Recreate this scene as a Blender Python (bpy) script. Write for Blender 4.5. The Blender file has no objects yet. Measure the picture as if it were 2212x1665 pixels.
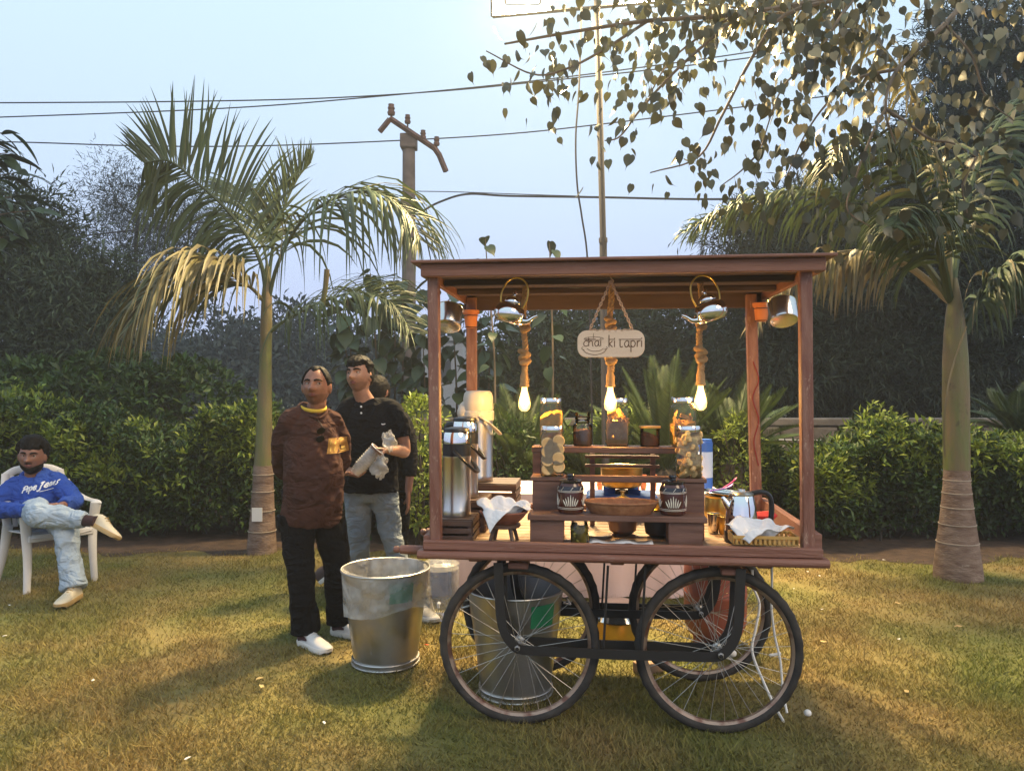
import bpy, math, random
import numpy as np
from mathutils import Vector, Matrix, Euler

# ---------------------------------------------------------------- camera, sky, light, exposure
D = bpy.data; S = bpy.context.scene; COL = S.collection
R = math.radians
random.seed(11); rng = np.random.default_rng(11)

CAM_H = 1.49
cam_d = D.cameras.new('camera'); cam = D.objects.new('camera', cam_d); COL.objects.link(cam)
cam.location = (0, 0, CAM_H); cam.rotation_euler = (R(90), 0, 0)
cam_d.sensor_width = 36; cam_d.lens = 27.0; cam_d.clip_start = 0.05; cam_d.clip_end = 3000
S.camera = cam

SUN_EL, SUN_AZ = R(34), R(-42)          # a low warm light behind the camera, to its right
W = D.worlds.new('World'); S.world = W; W.use_nodes = True
nt = W.node_tree; nt.nodes.clear()
wo = nt.nodes.new('ShaderNodeOutputWorld'); bg = nt.nodes.new('ShaderNodeBackground')
sky = nt.nodes.new('ShaderNodeTexSky'); sky.sky_type = 'NISHITA'; sky.sun_disc = False
sky.sun_elevation = R(4.0); sky.sun_rotation = R(190); sky.air_density = 1.0; sky.dust_density = 2.0; sky.ozone_density = 3.0
skm = nt.nodes.new('ShaderNodeVectorMath'); skm.operation = 'SCALE'; skm.inputs['Scale'].default_value = 1.0
tc = nt.nodes.new('ShaderNodeTexCoord'); sp = nt.nodes.new('ShaderNodeSeparateXYZ')
rmp = nt.nodes.new('ShaderNodeValToRGB')      # dusk sky: lavender blue low down, paler above, the same all round
rmp.color_ramp.elements[0].position = 0.0; rmp.color_ramp.elements[0].color = (0.37, 0.42, 0.61, 1)
rmp.color_ramp.elements[1].position = 1.0; rmp.color_ramp.elements[1].color = (0.42, 0.56, 0.69, 1)
for p_, c_ in ((0.10, (0.39, 0.45, 0.64)), (0.22, (0.405, 0.50, 0.66)), (0.45, (0.43, 0.565, 0.665))):
    e_ = rmp.color_ramp.elements.new(p_); e_.color = (*c_, 1)
mixw = nt.nodes.new('ShaderNodeMix'); mixw.data_type = 'RGBA'; mixw.inputs['Factor'].default_value = 0.95
sks = nt.nodes.new('ShaderNodeVectorMath'); sks.operation = 'SCALE'; sks.inputs['Scale'].default_value = 10.0
nt.links.new(tc.outputs['Generated'], sp.inputs[0]); nt.links.new(sp.outputs['Z'], rmp.inputs['Fac'])
nt.links.new(rmp.outputs['Color'], sks.inputs[0])
nt.links.new(sky.outputs['Color'], mixw.inputs['A']); nt.links.new(sks.outputs[0], mixw.inputs['B'])
nt.links.new(mixw.outputs['Result'], bg.inputs['Color']); bg.inputs['Strength'].default_value = 0.112
nt.links.new(bg.outputs[0], wo.inputs['Surface'])

sun_d = D.lights.new('sun', 'SUN'); sun = D.objects.new('sun', sun_d); COL.objects.link(sun)
sun_d.energy = 0.95; sun_d.angle = R(25); sun_d.color = (1.0, 0.74, 0.46)
sun.rotation_euler = Vector((math.cos(SUN_EL) * math.sin(-SUN_AZ), -math.cos(SUN_EL) * math.cos(SUN_AZ), math.sin(SUN_EL))).to_track_quat('Z', 'Y').to_euler()

S.view_settings.view_transform = 'Standard'; S.view_settings.look = 'None'
S.view_settings.exposure = 0.65; S.view_settings.gamma = 1.0; S.view_settings.use_curve_mapping = False
S.render.engine = 'CYCLES'
S.cycles.use_denoising = True; S.cycles.use_adaptive_sampling = True; S.cycles.adaptive_threshold = 0.02; S.cycles.max_bounces = 6; S.cycles.transparent_max_bounces = 12
S.cycles.transmission_bounces = 6; S.cycles.glossy_bounces = 4; S.cycles.diffuse_bounces = 2; S.cycles.volume_bounces = 0
S.cycles.sample_clamp_indirect = 4.0; S.cycles.volume_step_rate = 4
HAZE = 0.003; S.cycles.caustics_reflective = False; S.cycles.caustics_refractive = False

# ---------------------------------------------------------------- helpers
F_PX = 1660.0
def P(x, y, Y):
    """point at depth Y metres that is seen at (x, y) of a 2212-wide view"""
    return Vector(((x - 1106) / F_PX * Y, Y, CAM_H - (y - 832.5) / F_PX * Y))

def tag(o, label=None, cat=None, group=None, kind=None):
    if label: o['label'] = label
    if cat: o['category'] = cat
    if group: o['group'] = group
    if kind: o['kind'] = kind
    return o

def thing(name, label, cat, loc=(0, 0, 0), rz=0.0, group=None, M=None):
    o = D.objects.new(name, None); COL.objects.link(o); o.empty_display_size = 0.1
    if M is not None: o.matrix_world = M
    else:
        o.location = loc; o.rotation_euler = (0, 0, rz)
    return tag(o, label, cat, group)

def copy_tree(o, parent=None):
    c = o.copy(); COL.objects.link(c); c.parent = parent
    for ch in o.children: copy_tree(ch, c)
    return c

def catmull(pts, n):
    pts = [Vector(p) for p in pts]
    if len(pts) == 2: return [pts[0].lerp(pts[1], i / n) for i in range(n + 1)]
    q = [pts[0] * 2 - pts[1]] + pts + [pts[-1] * 2 - pts[-2]]
    out = []; m = len(pts) - 1
    for k in range(n + 1):
        t = k / n * m; i = min(int(t), m - 1); u = t - i
        a, b, c, d = q[i:i + 4]
        out.append(0.5 * ((2 * b) + (c - a) * u + (2 * a - 5 * b + 4 * c - d) * u * u + (3 * b - a - 3 * c + d) * u ** 3))
    return out

class MB:
    def __init__(s): s.v = []; s.f = []; s.mi = []; s.cur = 0
    def add(s, vs, fs, M=None):
        o = len(s.v)
        if M is not None: vs = [M @ Vector(v) for v in vs]
        s.v += [tuple(v) for v in vs]; s.f += [tuple(i + o for i in f) for f in fs]; s.mi += [s.cur] * len(fs)
        return s
    def box(s, x0, x1, y0, y1, z0, z1, b=0.0, M=None):
        if b <= 0:
            vs = [(x, y, z) for x in (x0, x1) for y in (y0, y1) for z in (z0, z1)]
            fs = [(0, 1, 3, 2), (4, 6, 7, 5), (0, 4, 5, 1), (2, 3, 7, 6), (0, 2, 6, 4), (1, 5, 7, 3)]
            return s.add(vs, fs, M)
        b = min(b, (x1 - x0) * .45, (y1 - y0) * .45, (z1 - z0) * .45)
        X = (x0, x1); Y = (y0, y1); Z = (z0, z1); vs = []; idx = {}
        for i in (0, 1):
            for j in (0, 1):
                for k in (0, 1):
                    sx, sy, sz = (1 if i == 0 else -1), (1 if j == 0 else -1), (1 if k == 0 else -1)
                    idx[i, j, k, 'x'] = len(vs); vs.append((X[i], Y[j] + sy * b, Z[k] + sz * b))
                    idx[i, j, k, 'y'] = len(vs); vs.append((X[i] + sx * b, Y[j], Z[k] + sz * b))
                    idx[i, j, k, 'z'] = len(vs); vs.append((X[i] + sx * b, Y[j] + sy * b, Z[k]))
        fs = []
        for a in (0, 1):
            fs.append([idx[a, j, k, 'x'] for j, k in ((0, 0), (0, 1), (1, 1), (1, 0))])
            fs.append([idx[i, a, k, 'y'] for i, k in ((0, 0), (0, 1), (1, 1), (1, 0))])
            fs.append([idx[i, j, a, 'z'] for i, j in ((0, 0), (0, 1), (1, 1), (1, 0))])
        for a in (0, 1):
            for c in (0, 1):
                fs.append([idx[0, a, c, 'y'], idx[1, a, c, 'y'], idx[1, a, c, 'z'], idx[0, a, c, 'z']])
                fs.append([idx[a, 0, c, 'x'], idx[a, 1, c, 'x'], idx[a, 1, c, 'z'], idx[a, 0, c, 'z']])
                fs.append([idx[a, c, 0, 'x'], idx[a, c, 1, 'x'], idx[a, c, 1, 'y'], idx[a, c, 0, 'y']])
        for i in (0, 1):
            for j in (0, 1):
                for k in (0, 1): fs.append([idx[i, j, k, 'x'], idx[i, j, k, 'y'], idx[i, j, k, 'z']])
        return s.add(vs, fs, M)
    def tube(s, pts, r, n=8, cap=True, up=None, closed=False, M=None):
        """r: number, list, or list of (rx, ry); rx runs along 'up' x tangent"""
        pts = [Vector(p) for p in pts]; m = len(pts)
        if not isinstance(r, (list, tuple)): r = [r] * m
        elif len(r) == 2 and m != 2: r = [r[0] + (r[1] - r[0]) * i / (m - 1) for i in range(m)]
        vs = []; prev = None
        for i, p in enumerate(pts):
            if closed: t = pts[(i + 1) % m] - pts[i - 1]
            else: t = pts[min(i + 1, m - 1)] - pts[max(i - 1, 0)]
            t = t.normalized() if t.length > 1e-9 else Vector((0, 0, 1))
            if up is not None:
                a = Vector(up).cross(t)
                if a.length < 1e-5: a = Vector((1, 0, 0)).cross(t)
                a.normalize()
            elif prev is None:
                a = (Vector((0, 0, 1)) if abs(t.z) < .9 else Vector((1, 0, 0))).cross(t).normalized()
            else:
                a = (prev - t * prev.dot(t))
                a = a.normalized() if a.length > 1e-6 else prev
            prev = a; b = t.cross(a)
            rx, ry = r[i] if isinstance(r[i], (tuple, list)) else (r[i], r[i])
            for k in range(n):
                th = 2 * math.pi * k / n
                vs.append(p + a * (rx * math.cos(th)) + b * (ry * math.sin(th)))
        fs = []
        for i in range(m if closed else m - 1):
            for k in range(n):
                j = (i + 1) % m
                fs.append((i * n + k, i * n + (k + 1) % n, j * n + (k + 1) % n, j * n + k))
        if cap and not closed:
            fs.append(tuple(range(n - 1, -1, -1))); fs.append(tuple((m - 1) * n + k for k in range(n)))
        return s.add(vs, fs, M)
    def lathe(s, prof, n=24, c=(0, 0, 0), M=None, sx=1.0, sy=1.0, sq=0.0, cap0=True, cap1=True):
        """sq > 0: squarish cross-section"""
        vs = []; fs = []; m = len(prof); c = Vector(c)
        for r_, z in prof:
            for k in range(n):
                th = 2 * math.pi * (k + .5) / n; q = 1.0
                if sq: q = (1 - sq) + sq * min(1 / max(abs(math.cos(th)), 1e-6), 1 / max(abs(math.sin(th)), 1e-6)) * .93
                vs.append(c + Vector((r_ * q * sx * math.cos(th), r_ * q * sy * math.sin(th), z)))
        for i in range(m - 1):
            for k in range(n):
                fs.append((i * n + k, i * n + (k + 1) % n, (i + 1) * n + (k + 1) % n, (i + 1) * n + k))
        if cap0 and prof[0][0] > 1e-6: fs.append(tuple(range(n - 1, -1, -1)))
        if cap1 and prof[-1][0] > 1e-6: fs.append(tuple((m - 1) * n + k for k in range(n)))
        return s.add(vs, fs, M)
    def ball(s, c, r, n=16, m=10, M=None):
        rx, ry, rz = r if isinstance(r, (tuple, list)) else (r, r, r); c = Vector(c); vs = []; fs = []
        for i in range(m + 1):
            ph = math.pi * i / m
            for k in range(n):
                th = 2 * math.pi * k / n
                vs.append(c + Vector((rx * math.sin(ph) * math.cos(th), ry * math.sin(ph) * math.sin(th), -rz * math.cos(ph))))
        for i in range(m):
            for k in range(n):
                fs.append((i * n + k, i * n + (k + 1) % n, (i + 1) * n + (k + 1) % n, (i + 1) * n + k))
        return s.add(vs, fs, M)
    def extrude(s, outline, d0, d1, M=None, b=0.0):
        """2-D outline (x, z), counter-clockwise seen from -y, extruded from y=d0 to y=d1"""
        n = len(outline); vs = []; fs = []
        rings = [(outline, d0), (outline, d1)]
        if b > 0:
            cx = sum(p[0] for p in outline) / n; cz = sum(p[1] for p in outline) / n
            def ins(q): 
                out = []
                for i in range(n):
                    a = Vector(q[i]) - Vector(q[i - 1]); e = Vector(q[(i + 1) % n]) - Vector(q[i])
                    t = (a.normalized() + e.normalized()); t = t.normalized() if t.length > 1e-6 else a.normalized()
                    out.append((q[i][0] - t.y * b, q[i][1] + t.x * b))
                return out
            io = ins(outline); rings = [(io, d0), (outline, d0 + b), (outline, d1 - b), (io, d1)]
        for o, y in rings: vs += [(p[0], y, p[1]) for p in o]
        m = len(rings)
        for i in range(m - 1):
            for k in range(n): fs.append((i * n + k, i * n + (k + 1) % n, (i + 1) * n + (k + 1) % n, (i + 1) * n + k))
        fs.append(tuple(range(n - 1, -1, -1))); fs.append(tuple((m - 1) * n + k for k in range(n)))
        return s.add(vs, fs, M)
    def build(s, name, mat, parent=None, smooth=True, angle=40, kind=None, label=None, loc=None):
        me = D.meshes.new(name); me.from_pydata(s.v, [], s.f)
        mats = mat if isinstance(mat, (list, tuple)) else [mat]
        for m_ in mats: me.materials.append(m_)
        if len(mats) > 1: me.polygons.foreach_set('material_index', s.mi)
        if smooth:
            me.polygons.foreach_set('use_smooth', [True] * len(me.polygons))
            me.set_sharp_from_angle(angle=R(angle))
        me.update()
        return link(name, me, parent, kind, label, loc)

def link(name, me, parent=None, kind=None, label=None, loc=None):
    o = D.objects.new(name, me); COL.objects.link(o)
    if parent is not None: o.parent = parent
    if loc is not None: o.location = loc
    if kind: o['kind'] = kind
    if label: o['label'] = label
    return o

def np_mesh(name, verts, tris, mat, smooth=False):
    me = D.meshes.new(name); nv = len(verts); nf = len(tris); k = tris.shape[1]
    me.vertices.add(nv); me.vertices.foreach_set('co', np.ascontiguousarray(verts, dtype=np.float32).ravel())
    me.loops.add(nf * k); me.loops.foreach_set('vertex_index', np.ascontiguousarray(tris, dtype=np.int32).ravel())
    me.polygons.add(nf); me.polygons.foreach_set('loop_start', np.arange(0, nf * k, k, dtype=np.int32))
    me.update(calc_edges=True); me.materials.append(mat)
    if smooth: me.polygons.foreach_set('use_smooth', np.ones(nf, dtype=bool))
    return me

def unit(a): return a / np.maximum(np.linalg.norm(a, axis=1, keepdims=True), 1e-9)

def leaves(pos, d, nrm, L, Wd, fold=0.25):
    """folded diamond leaves: base, left, tip, right; returns verts, tris"""
    n = len(pos); d = unit(d); side = unit(np.cross(d, nrm)); nn = unit(np.cross(side, d))
    L = np.broadcast_to(L, (n,))[:, None]; Wd = np.broadcast_to(Wd, (n,))[:, None]
    mid = pos + d * L * 0.45
    v = np.stack([pos, mid - side * Wd * .5 + nn * Wd * fold, pos + d * L - nn * L * .08, mid + side * Wd * .5 + nn * Wd * fold], 1).reshape(-1, 3)
    b = (np.arange(n) * 4)[:, None]
    t = np.concatenate([b + np.array([0, 1, 2]), b + np.array([0, 2, 3])], 1).reshape(-1, 3)
    return v, t

def rand_dirs(n, up=0.0):
    a = rng.normal(size=(n, 3)); a = unit(a); a[:, 2] += up
    return unit(a)

# ---------------------------------------------------------------- materials (all procedural)
def mat(name, col, rough=0.6, metal=0.0, col2=None, nscale=4.0, ndetail=4.0, stretch=(1, 1, 1), mixr=(0.35, 0.65), bump=0.0, bscale=40.0,
        island=0.0, trans=0.0, ior=1.45, emit=None, estr=0.0, translucent=0.0, spec=0.5, rough2=None, coat=0.0, objrand=0.0, sheen=0.0, alpha=1.0, bstretch=None, flecks=None, folds=0.0):
    m = D.materials.new(name); m.use_nodes = True; n = m.node_tree; N = n.nodes; Lk = n.links
    b = N['Principled BSDF']
    b.inputs['Base Color'].default_value = (*col, 1); b.inputs['Roughness'].default_value = rough; b.inputs['Metallic'].default_value = metal
    b.inputs['Specular IOR Level'].default_value = spec; b.inputs['IOR'].default_value = ior
    if trans: b.inputs['Transmission Weight'].default_value = trans
    if coat: b.inputs['Coat Weight'].default_value = coat; b.inputs['Coat Roughness'].default_value = .15
    if sheen: b.inputs['Sheen Weight'].default_value = sheen
    if alpha < 1: b.inputs['Alpha'].default_value = alpha
    if emit: b.inputs['Emission Color'].default_value = (*emit, 1); b.inputs['Emission Strength'].default_value = estr
    tco = N.new('ShaderNodeTexCoord'); mp = N.new('ShaderNodeMapping'); mp.inputs['Scale'].default_value = stretch
    Lk.new(tco.outputs['Object'], mp.inputs['Vector']); colour = None
    if col2 is not None or rough2 is not None:
        no = N.new('ShaderNodeTexNoise'); no.inputs['Scale'].default_value = nscale; no.inputs['Detail'].default_value = ndetail
        Lk.new(mp.outputs[0], no.inputs['Vector'])
        mr = N.new('ShaderNodeMapRange'); mr.inputs['From Min'].default_value = mixr[0]; mr.inputs['From Max'].default_value = mixr[1]
        Lk.new(no.outputs['Fac'], mr.inputs['Value'])
        if col2 is not None:
            mx = N.new('ShaderNodeMix'); mx.data_type = 'RGBA'
            mx.inputs['A'].default_value = (*col, 1); mx.inputs['B'].default_value = (*col2, 1)
            Lk.new(mr.outputs[0], mx.inputs['Factor']); colour = mx.outputs['Result']
        if rough2 is not None:
            m2 = N.new('ShaderNodeMapRange'); m2.inputs['To Min'].default_value = rough; m2.inputs['To Max'].default_value = rough2
            Lk.new(mr.outputs[0], m2.inputs['Value']); Lk.new(m2.outputs[0], b.inputs['Roughness'])
    if flecks:      # chipped, worn spots: (colour, scale, threshold)
        nf = N.new('ShaderNodeTexNoise'); nf.inputs['Scale'].default_value = flecks[1]; nf.inputs['Detail'].default_value = 8; nf.inputs['Roughness'].default_value = .7
        mpf = N.new('ShaderNodeMapping'); mpf.inputs['Scale'].default_value = tuple(.35 + .25 * q for q in stretch); Lk.new(tco.outputs['Object'], mpf.inputs['Vector']); Lk.new(mpf.outputs[0], nf.inputs['Vector'])
        mf = N.new('ShaderNodeMapRange'); mf.inputs['From Min'].default_value = flecks[2]; mf.inputs['From Max'].default_value = flecks[2] + .07; mf.inputs['To Max'].default_value = .75; Lk.new(nf.outputs['Fac'], mf.inputs['Value'])
        xf = N.new('ShaderNodeMix'); xf.data_type = 'RGBA'; xf.inputs['B'].default_value = (*flecks[0], 1); Lk.new(mf.outputs[0], xf.inputs['Factor'])
        if colour is not None: Lk.new(colour, xf.inputs['A'])
        else: xf.inputs['A'].default_value = (*col, 1)
        colour = xf.outputs['Result']
    if island or objrand:
        if island:
            g = N.new('ShaderNodeNewGeometry'); rnd = g.outputs['Random Per Island']
        else:
            g = N.new('ShaderNodeObjectInfo'); rnd = g.outputs['Random']
        amt = island or objrand
        h = N.new('ShaderNodeHueSaturation')
        mv = N.new('ShaderNodeMapRange'); mv.inputs['To Min'].default_value = 1 - amt; mv.inputs['To Max'].default_value = 1 + amt
        Lk.new(rnd, mv.inputs['Value']); Lk.new(mv.outputs[0], h.inputs['Value'])
        mu = N.new('ShaderNodeMath'); mu.operation = 'MULTIPLY'; mu.inputs[1].default_value = 7.31
        fr = N.new('ShaderNodeMath'); fr.operation = 'FRACT'; Lk.new(rnd, mu.inputs[0]); Lk.new(mu.outputs[0], fr.inputs[0])
        mh = N.new('ShaderNodeMapRange'); mh.inputs['To Min'].default_value = 0.5 - .03 * amt; mh.inputs['To Max'].default_value = 0.5 + .03 * amt
        Lk.new(fr.outputs[0], mh.inputs['Value']); Lk.new(mh.outputs[0], h.inputs['Hue'])
        if colour is not None: Lk.new(colour, h.inputs['Color'])
        else: h.inputs['Color'].default_value = (*col, 1)
        colour = h.outputs['Color']
    if colour is not None: Lk.new(colour, b.inputs['Base Color'])
    if bump:
        nb = N.new('ShaderNodeTexNoise'); nb.inputs['Scale'].default_value = bscale; nb.inputs['Detail'].default_value = 3
        bm = N.new('ShaderNodeBump'); bm.inputs['Strength'].default_value = bump; bm.inputs['Distance'].default_value = min(.01, .3 / bscale)
        if bstretch:
            mpb = N.new('ShaderNodeMapping'); mpb.inputs['Scale'].default_value = bstretch
            Lk.new(tco.outputs['Object'], mpb.inputs['Vector']); Lk.new(mpb.outputs[0], nb.inputs['Vector'])
        else: Lk.new(mp.outputs[0], nb.inputs['Vector'])
        Lk.new(nb.outputs['Fac'], bm.inputs['Height']); Lk.new(bm.outputs[0], b.inputs['Normal'])
        if folds:   # soft cloth creases
            nq = N.new('ShaderNodeTexNoise'); nq.inputs['Scale'].default_value = 7; nq.inputs['Detail'].default_value = 2.5; nq.inputs['Distortion'].default_value = 1.6
            mq = N.new('ShaderNodeMapping'); mq.inputs['Scale'].default_value = (1.0, 1.0, 1.7); mq.inputs['Rotation'].default_value = (.5, .35, 0); Lk.new(tco.outputs['Object'], mq.inputs['Vector']); Lk.new(mq.outputs[0], nq.inputs['Vector'])
            b2 = N.new('ShaderNodeBump'); b2.inputs['Strength'].default_value = folds; b2.inputs['Distance'].default_value = .05; Lk.new(nq.outputs['Fac'], b2.inputs['Height']); Lk.new(b2.outputs[0], bm.inputs['Normal'])
    if translucent:
        tr = N.new('ShaderNodeBsdfTranslucent'); ms = N.new('ShaderNodeMixShader'); ms.inputs[0].default_value = translucent
        if colour is not None: Lk.new(colour, tr.inputs['Color'])
        else: tr.inputs['Color'].default_value = (*col, 1)
        Lk.new(b.outputs[0], ms.inputs[1]); Lk.new(tr.outputs[0], ms.inputs[2]); Lk.new(ms.outputs[0], N['Material Output'].inputs['Surface'])
    return m
# ---------------------------------------------------------------- materials of the setting
M_lawn = mat('lawn', (0.115, 0.118, 0.028), 0.95, col2=(0.205, 0.148, 0.052), nscale=0.9, ndetail=6, mixr=(0.38, 0.62), bump=1.0, bscale=60)
M_blade = mat('grass_blade', (0.138, 0.152, 0.030), 0.8, col2=(0.265, 0.188, 0.062), nscale=0.9, ndetail=6, mixr=(0.36, 0.62), island=0.4, translucent=0.25)
M_soil = mat('soil', (0.040, 0.025, 0.018), 0.95, col2=(0.080, 0.050, 0.034), nscale=9, bump=1.0, bscale=30)
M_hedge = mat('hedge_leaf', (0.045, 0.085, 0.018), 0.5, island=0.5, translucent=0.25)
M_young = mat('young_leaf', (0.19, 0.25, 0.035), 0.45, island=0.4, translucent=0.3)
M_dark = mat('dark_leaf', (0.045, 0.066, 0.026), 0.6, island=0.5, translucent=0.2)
M_needle = mat('needle_leaf', (0.032, 0.046, 0.024), 0.7, island=0.5, translucent=0.15)
M_needle_green = mat('needle_leaf_green', (0.048, 0.072, 0.036), 0.7, island=0.5, translucent=0.15)
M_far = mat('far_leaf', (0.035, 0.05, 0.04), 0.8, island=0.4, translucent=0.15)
M_broad = mat('broad_leaf', (0.035, 0.06, 0.025), 0.4, objrand=0.4, translucent=0.2, bump=.3, bscale=30)
M_peepal = mat('peepal_leaf', (0.052, 0.056, 0.028), 0.4, objrand=0.45, translucent=0.06, spec=.5)
M_peepal_lit = mat('peepal_leaf_lit', (0.24, 0.20, 0.09), 0.4, objrand=0.35, translucent=0.1)  # pale yellow puts the light on the right-hand leaves into their colour
M_peepal_s = mat('peepal_leaf_small', (0.052, 0.056, 0.028), 0.4, island=0.45, translucent=0.06)
M_bark = mat('bark', (0.10, 0.075, 0.05), 0.9, col2=(0.17, 0.13, 0.095), nscale=14, stretch=(1, 1, .3), bump=.8, bscale=40)
M_barkdark = mat('bark_dark', (0.045, 0.035, 0.027), 0.95)
M_frond = mat('frond_green', (0.052, 0.078, 0.034), 0.5, objrand=0.4, translucent=0.15)
M_frond_y = mat('frond_yellowed', (0.16, 0.14, 0.060), 0.5, objrand=0.35, translucent=0.15)
M_frond_dry = mat('frond_dry', (0.20, 0.17, 0.10), 0.6, objrand=0.3, translucent=0.15)
M_cycad = mat('cycad_leaf', (0.055, 0.085, 0.025), 0.45, island=0.35, translucent=0.2)
M_shaft = mat('crownshaft', (0.115, 0.135, 0.036), 0.5, col2=(0.16, 0.115, 0.06), nscale=7, ndetail=8, stretch=(1.6, 1.6, .35), bump=.5, bscale=25, flecks=((.07, .05, .03), 9, .6))
M_wall = mat('rubble_wall', (0.13, 0.105, 0.085), 0.95, col2=(0.21, 0.175, 0.14), nscale=5, ndetail=6, bump=1.0, bscale=10)
M_concrete = mat('pole_concrete', (0.115, 0.092, 0.085), 0.95, col2=(0.18, 0.145, 0.13), nscale=6, ndetail=6, bump=.5, bscale=40)
M_iron = mat('rusty_iron', (0.07, 0.035, 0.03), 0.7, col2=(0.13, 0.06, 0.045), nscale=10)
M_wire = mat('wire', (0.03, 0.03, 0.035), 0.6)
M_white_cord = mat('white_cord', (0.75, 0.72, 0.68), 0.5)
M_galv = mat('galvanised_pipe', (0.075, 0.07, 0.07), 0.7)
M_lampface = mat('flood_face', (1, 1, 1), 0.4, emit=(1.0, 0.9, 0.75), estr=25)
M_housing = mat('lamp_housing', (0.05, 0.05, 0.055), 0.5)
M_render = mat('far_house_wall', (0.30, 0.31, 0.34), 0.9)

# ---------------------------------------------------------------- ground
g = MB(); n_ = 60
xs = np.concatenate([[-125, -60], np.linspace(-16, 16, n_), [60, 125]]); ys = np.concatenate([[-35], np.linspace(-4, 26, n_), [60, 145]])
gz = lambda x, y: (0.012 * math.sin(x * 1.3 + y * .7) + 0.01 * math.sin(y * 2.1 - x * .9)) * max(0, min(1, (y - 5.4))) if abs(x) < 15 and y < 25 else 0
vs = [(x, y, 0.0) for y in ys for x in xs]
nx = len(xs); fs = [(j * nx + i, j * nx + i + 1, (j + 1) * nx + i + 1, (j + 1) * nx + i) for j in range(len(ys) - 1) for i in range(nx - 1)]
g.add(vs, fs); g.build('lawn', M_lawn, kind='structure')

# the bare earth bed along the hedge, with an uneven edge
sb = MB(); front = []; back = []
for i in range(141):
    x = -9 + i * .13
    e = 6.95 + .16 * math.sin(x * 2.3) + .1 * math.sin(x * 6.1 + 1) + .05 * math.sin(x * 15)
    e -= .75 * math.exp(-((x - 3.5) / .9) ** 2) + .28 * math.exp(-((x + 2.25) / .5) ** 2)
    front.append((x, e, 0.004)); back.append((x, 12.0, 0.004))
sb.add(front + back, [(i, i + 1, 141 + i + 1, 141 + i) for i in range(140)])
sb.build('soil_bed', M_soil, kind='structure')
def soil_edge(x):
    return 6.95 + .16 * np.sin(x * 2.3) + .1 * np.sin(x * 6.1 + 1) - .75 * np.exp(-((x - 3.5) / .9) ** 2) - .28 * np.exp(-((x + 2.25) / .5) ** 2)

# short grass blades
N = 330000
yy = 2.2 + (8.2 - 2.2) * rng.random(N) ** 1.5; xx = (rng.random(N) * 2 - 1) * (0.72 * yy + .4)
keep = (yy < soil_edge(xx) + rng.normal(size=N) * .08); xx = xx[keep]; yy = yy[keep]; N = len(xx)
dens = np.sin(xx * 5.1) * np.sin(yy * 4.3 + xx) + np.sin(xx * 13 + yy * 7) * .6 + rng.normal(size=N) * .8
keep = dens > -1.0; xx = xx[keep]; yy = yy[keep]; N = len(xx)
hh = (0.012 + 0.022 * rng.random(N) ** 1.5) * (1 + .3 * np.sin(xx * 3 + yy * 2) + .5 * np.maximum(0, np.sin(xx * 9.7 + 2 * np.sin(yy * 5)) * np.sin(yy * 8.3 + xx * 2))); ww = 0.0022 + 0.0022 * rng.random(N)
an = rng.random(N) * 6.283; lean = rng.normal(size=(N, 2)) * .75
base = np.stack([xx, yy, np.zeros(N)], 1); sd = np.stack([np.cos(an), np.sin(an), np.zeros(N)], 1) * ww[:, None]
tip = base + np.stack([lean[:, 0] * hh, lean[:, 1] * hh, hh], 1)
V_ = np.stack([base - sd, base + sd, tip], 1).reshape(-1, 3); T_ = np.arange(3 * N).reshape(-1, 3)
tag(link('grass', np_mesh('grass', V_, T_, M_blade)), 'short patchy green and straw lawn grass', 'grass', kind='stuff')

# scattered dry bits on the lawn
M_litter = mat('dry_leaf', (0.42, 0.29, 0.12), 0.7, objrand=.4)
M_paper = mat('paper_scrap', (0.72, 0.68, 0.64), 0.8)
M_petal = mat('orange_petal', (0.62, 0.10, 0.03), 0.6)
def scrap(name, label, cat, x, y, size, m, group=None):
    Y = CAM_H * F_PX / (y - 832.5); p = P(x, y, Y); p.z = 0.018
    b = MB(); k = 7; a0 = random.random() * 6; vs = []
    for i in range(k):
        a = a0 + i / k * 6.283; r_ = size * (.55 + .5 * random.random())
        vs.append((r_ * math.cos(a), r_ * .5 * math.sin(a), size * .25 * random.random()))
    top = [(v[0], v[1], v[2] + size * .12) for v in vs]
    b.add(vs + top, [tuple(range(k - 1, -1, -1)), tuple(range(k, 2 * k))] + [(i, (i + 1) % k, k + (i + 1) % k, k + i) for i in range(k)])
    o = b.build(name, m, smooth=False); o.location = p; o.rotation_euler = (0, 0, random.random() * 3)
    tag(o, label, cat, group)
for x, y, lb in ((1780, 1394, 'curled ochre fallen leaf on the lawn right of the front wheel'), (1940, 1310, 'small dry leaf on the lawn in front of the thick palm'), (560, 1475, 'dry leaf on the lawn left of the steel bin, farther of a pair'), (565, 1492, 'dry leaf on the lawn left of the steel bin, nearer of a pair'), (1958, 1502, 'dry leaf on the open lawn at the lower right'), (2070, 1360, 'dry leaf on the lawn just in front of the thick palm trunk')):
    scrap('dry_leaf', lb, 'leaf', x, y, .028, M_litter, 'dry leaves on the lawn')
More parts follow.
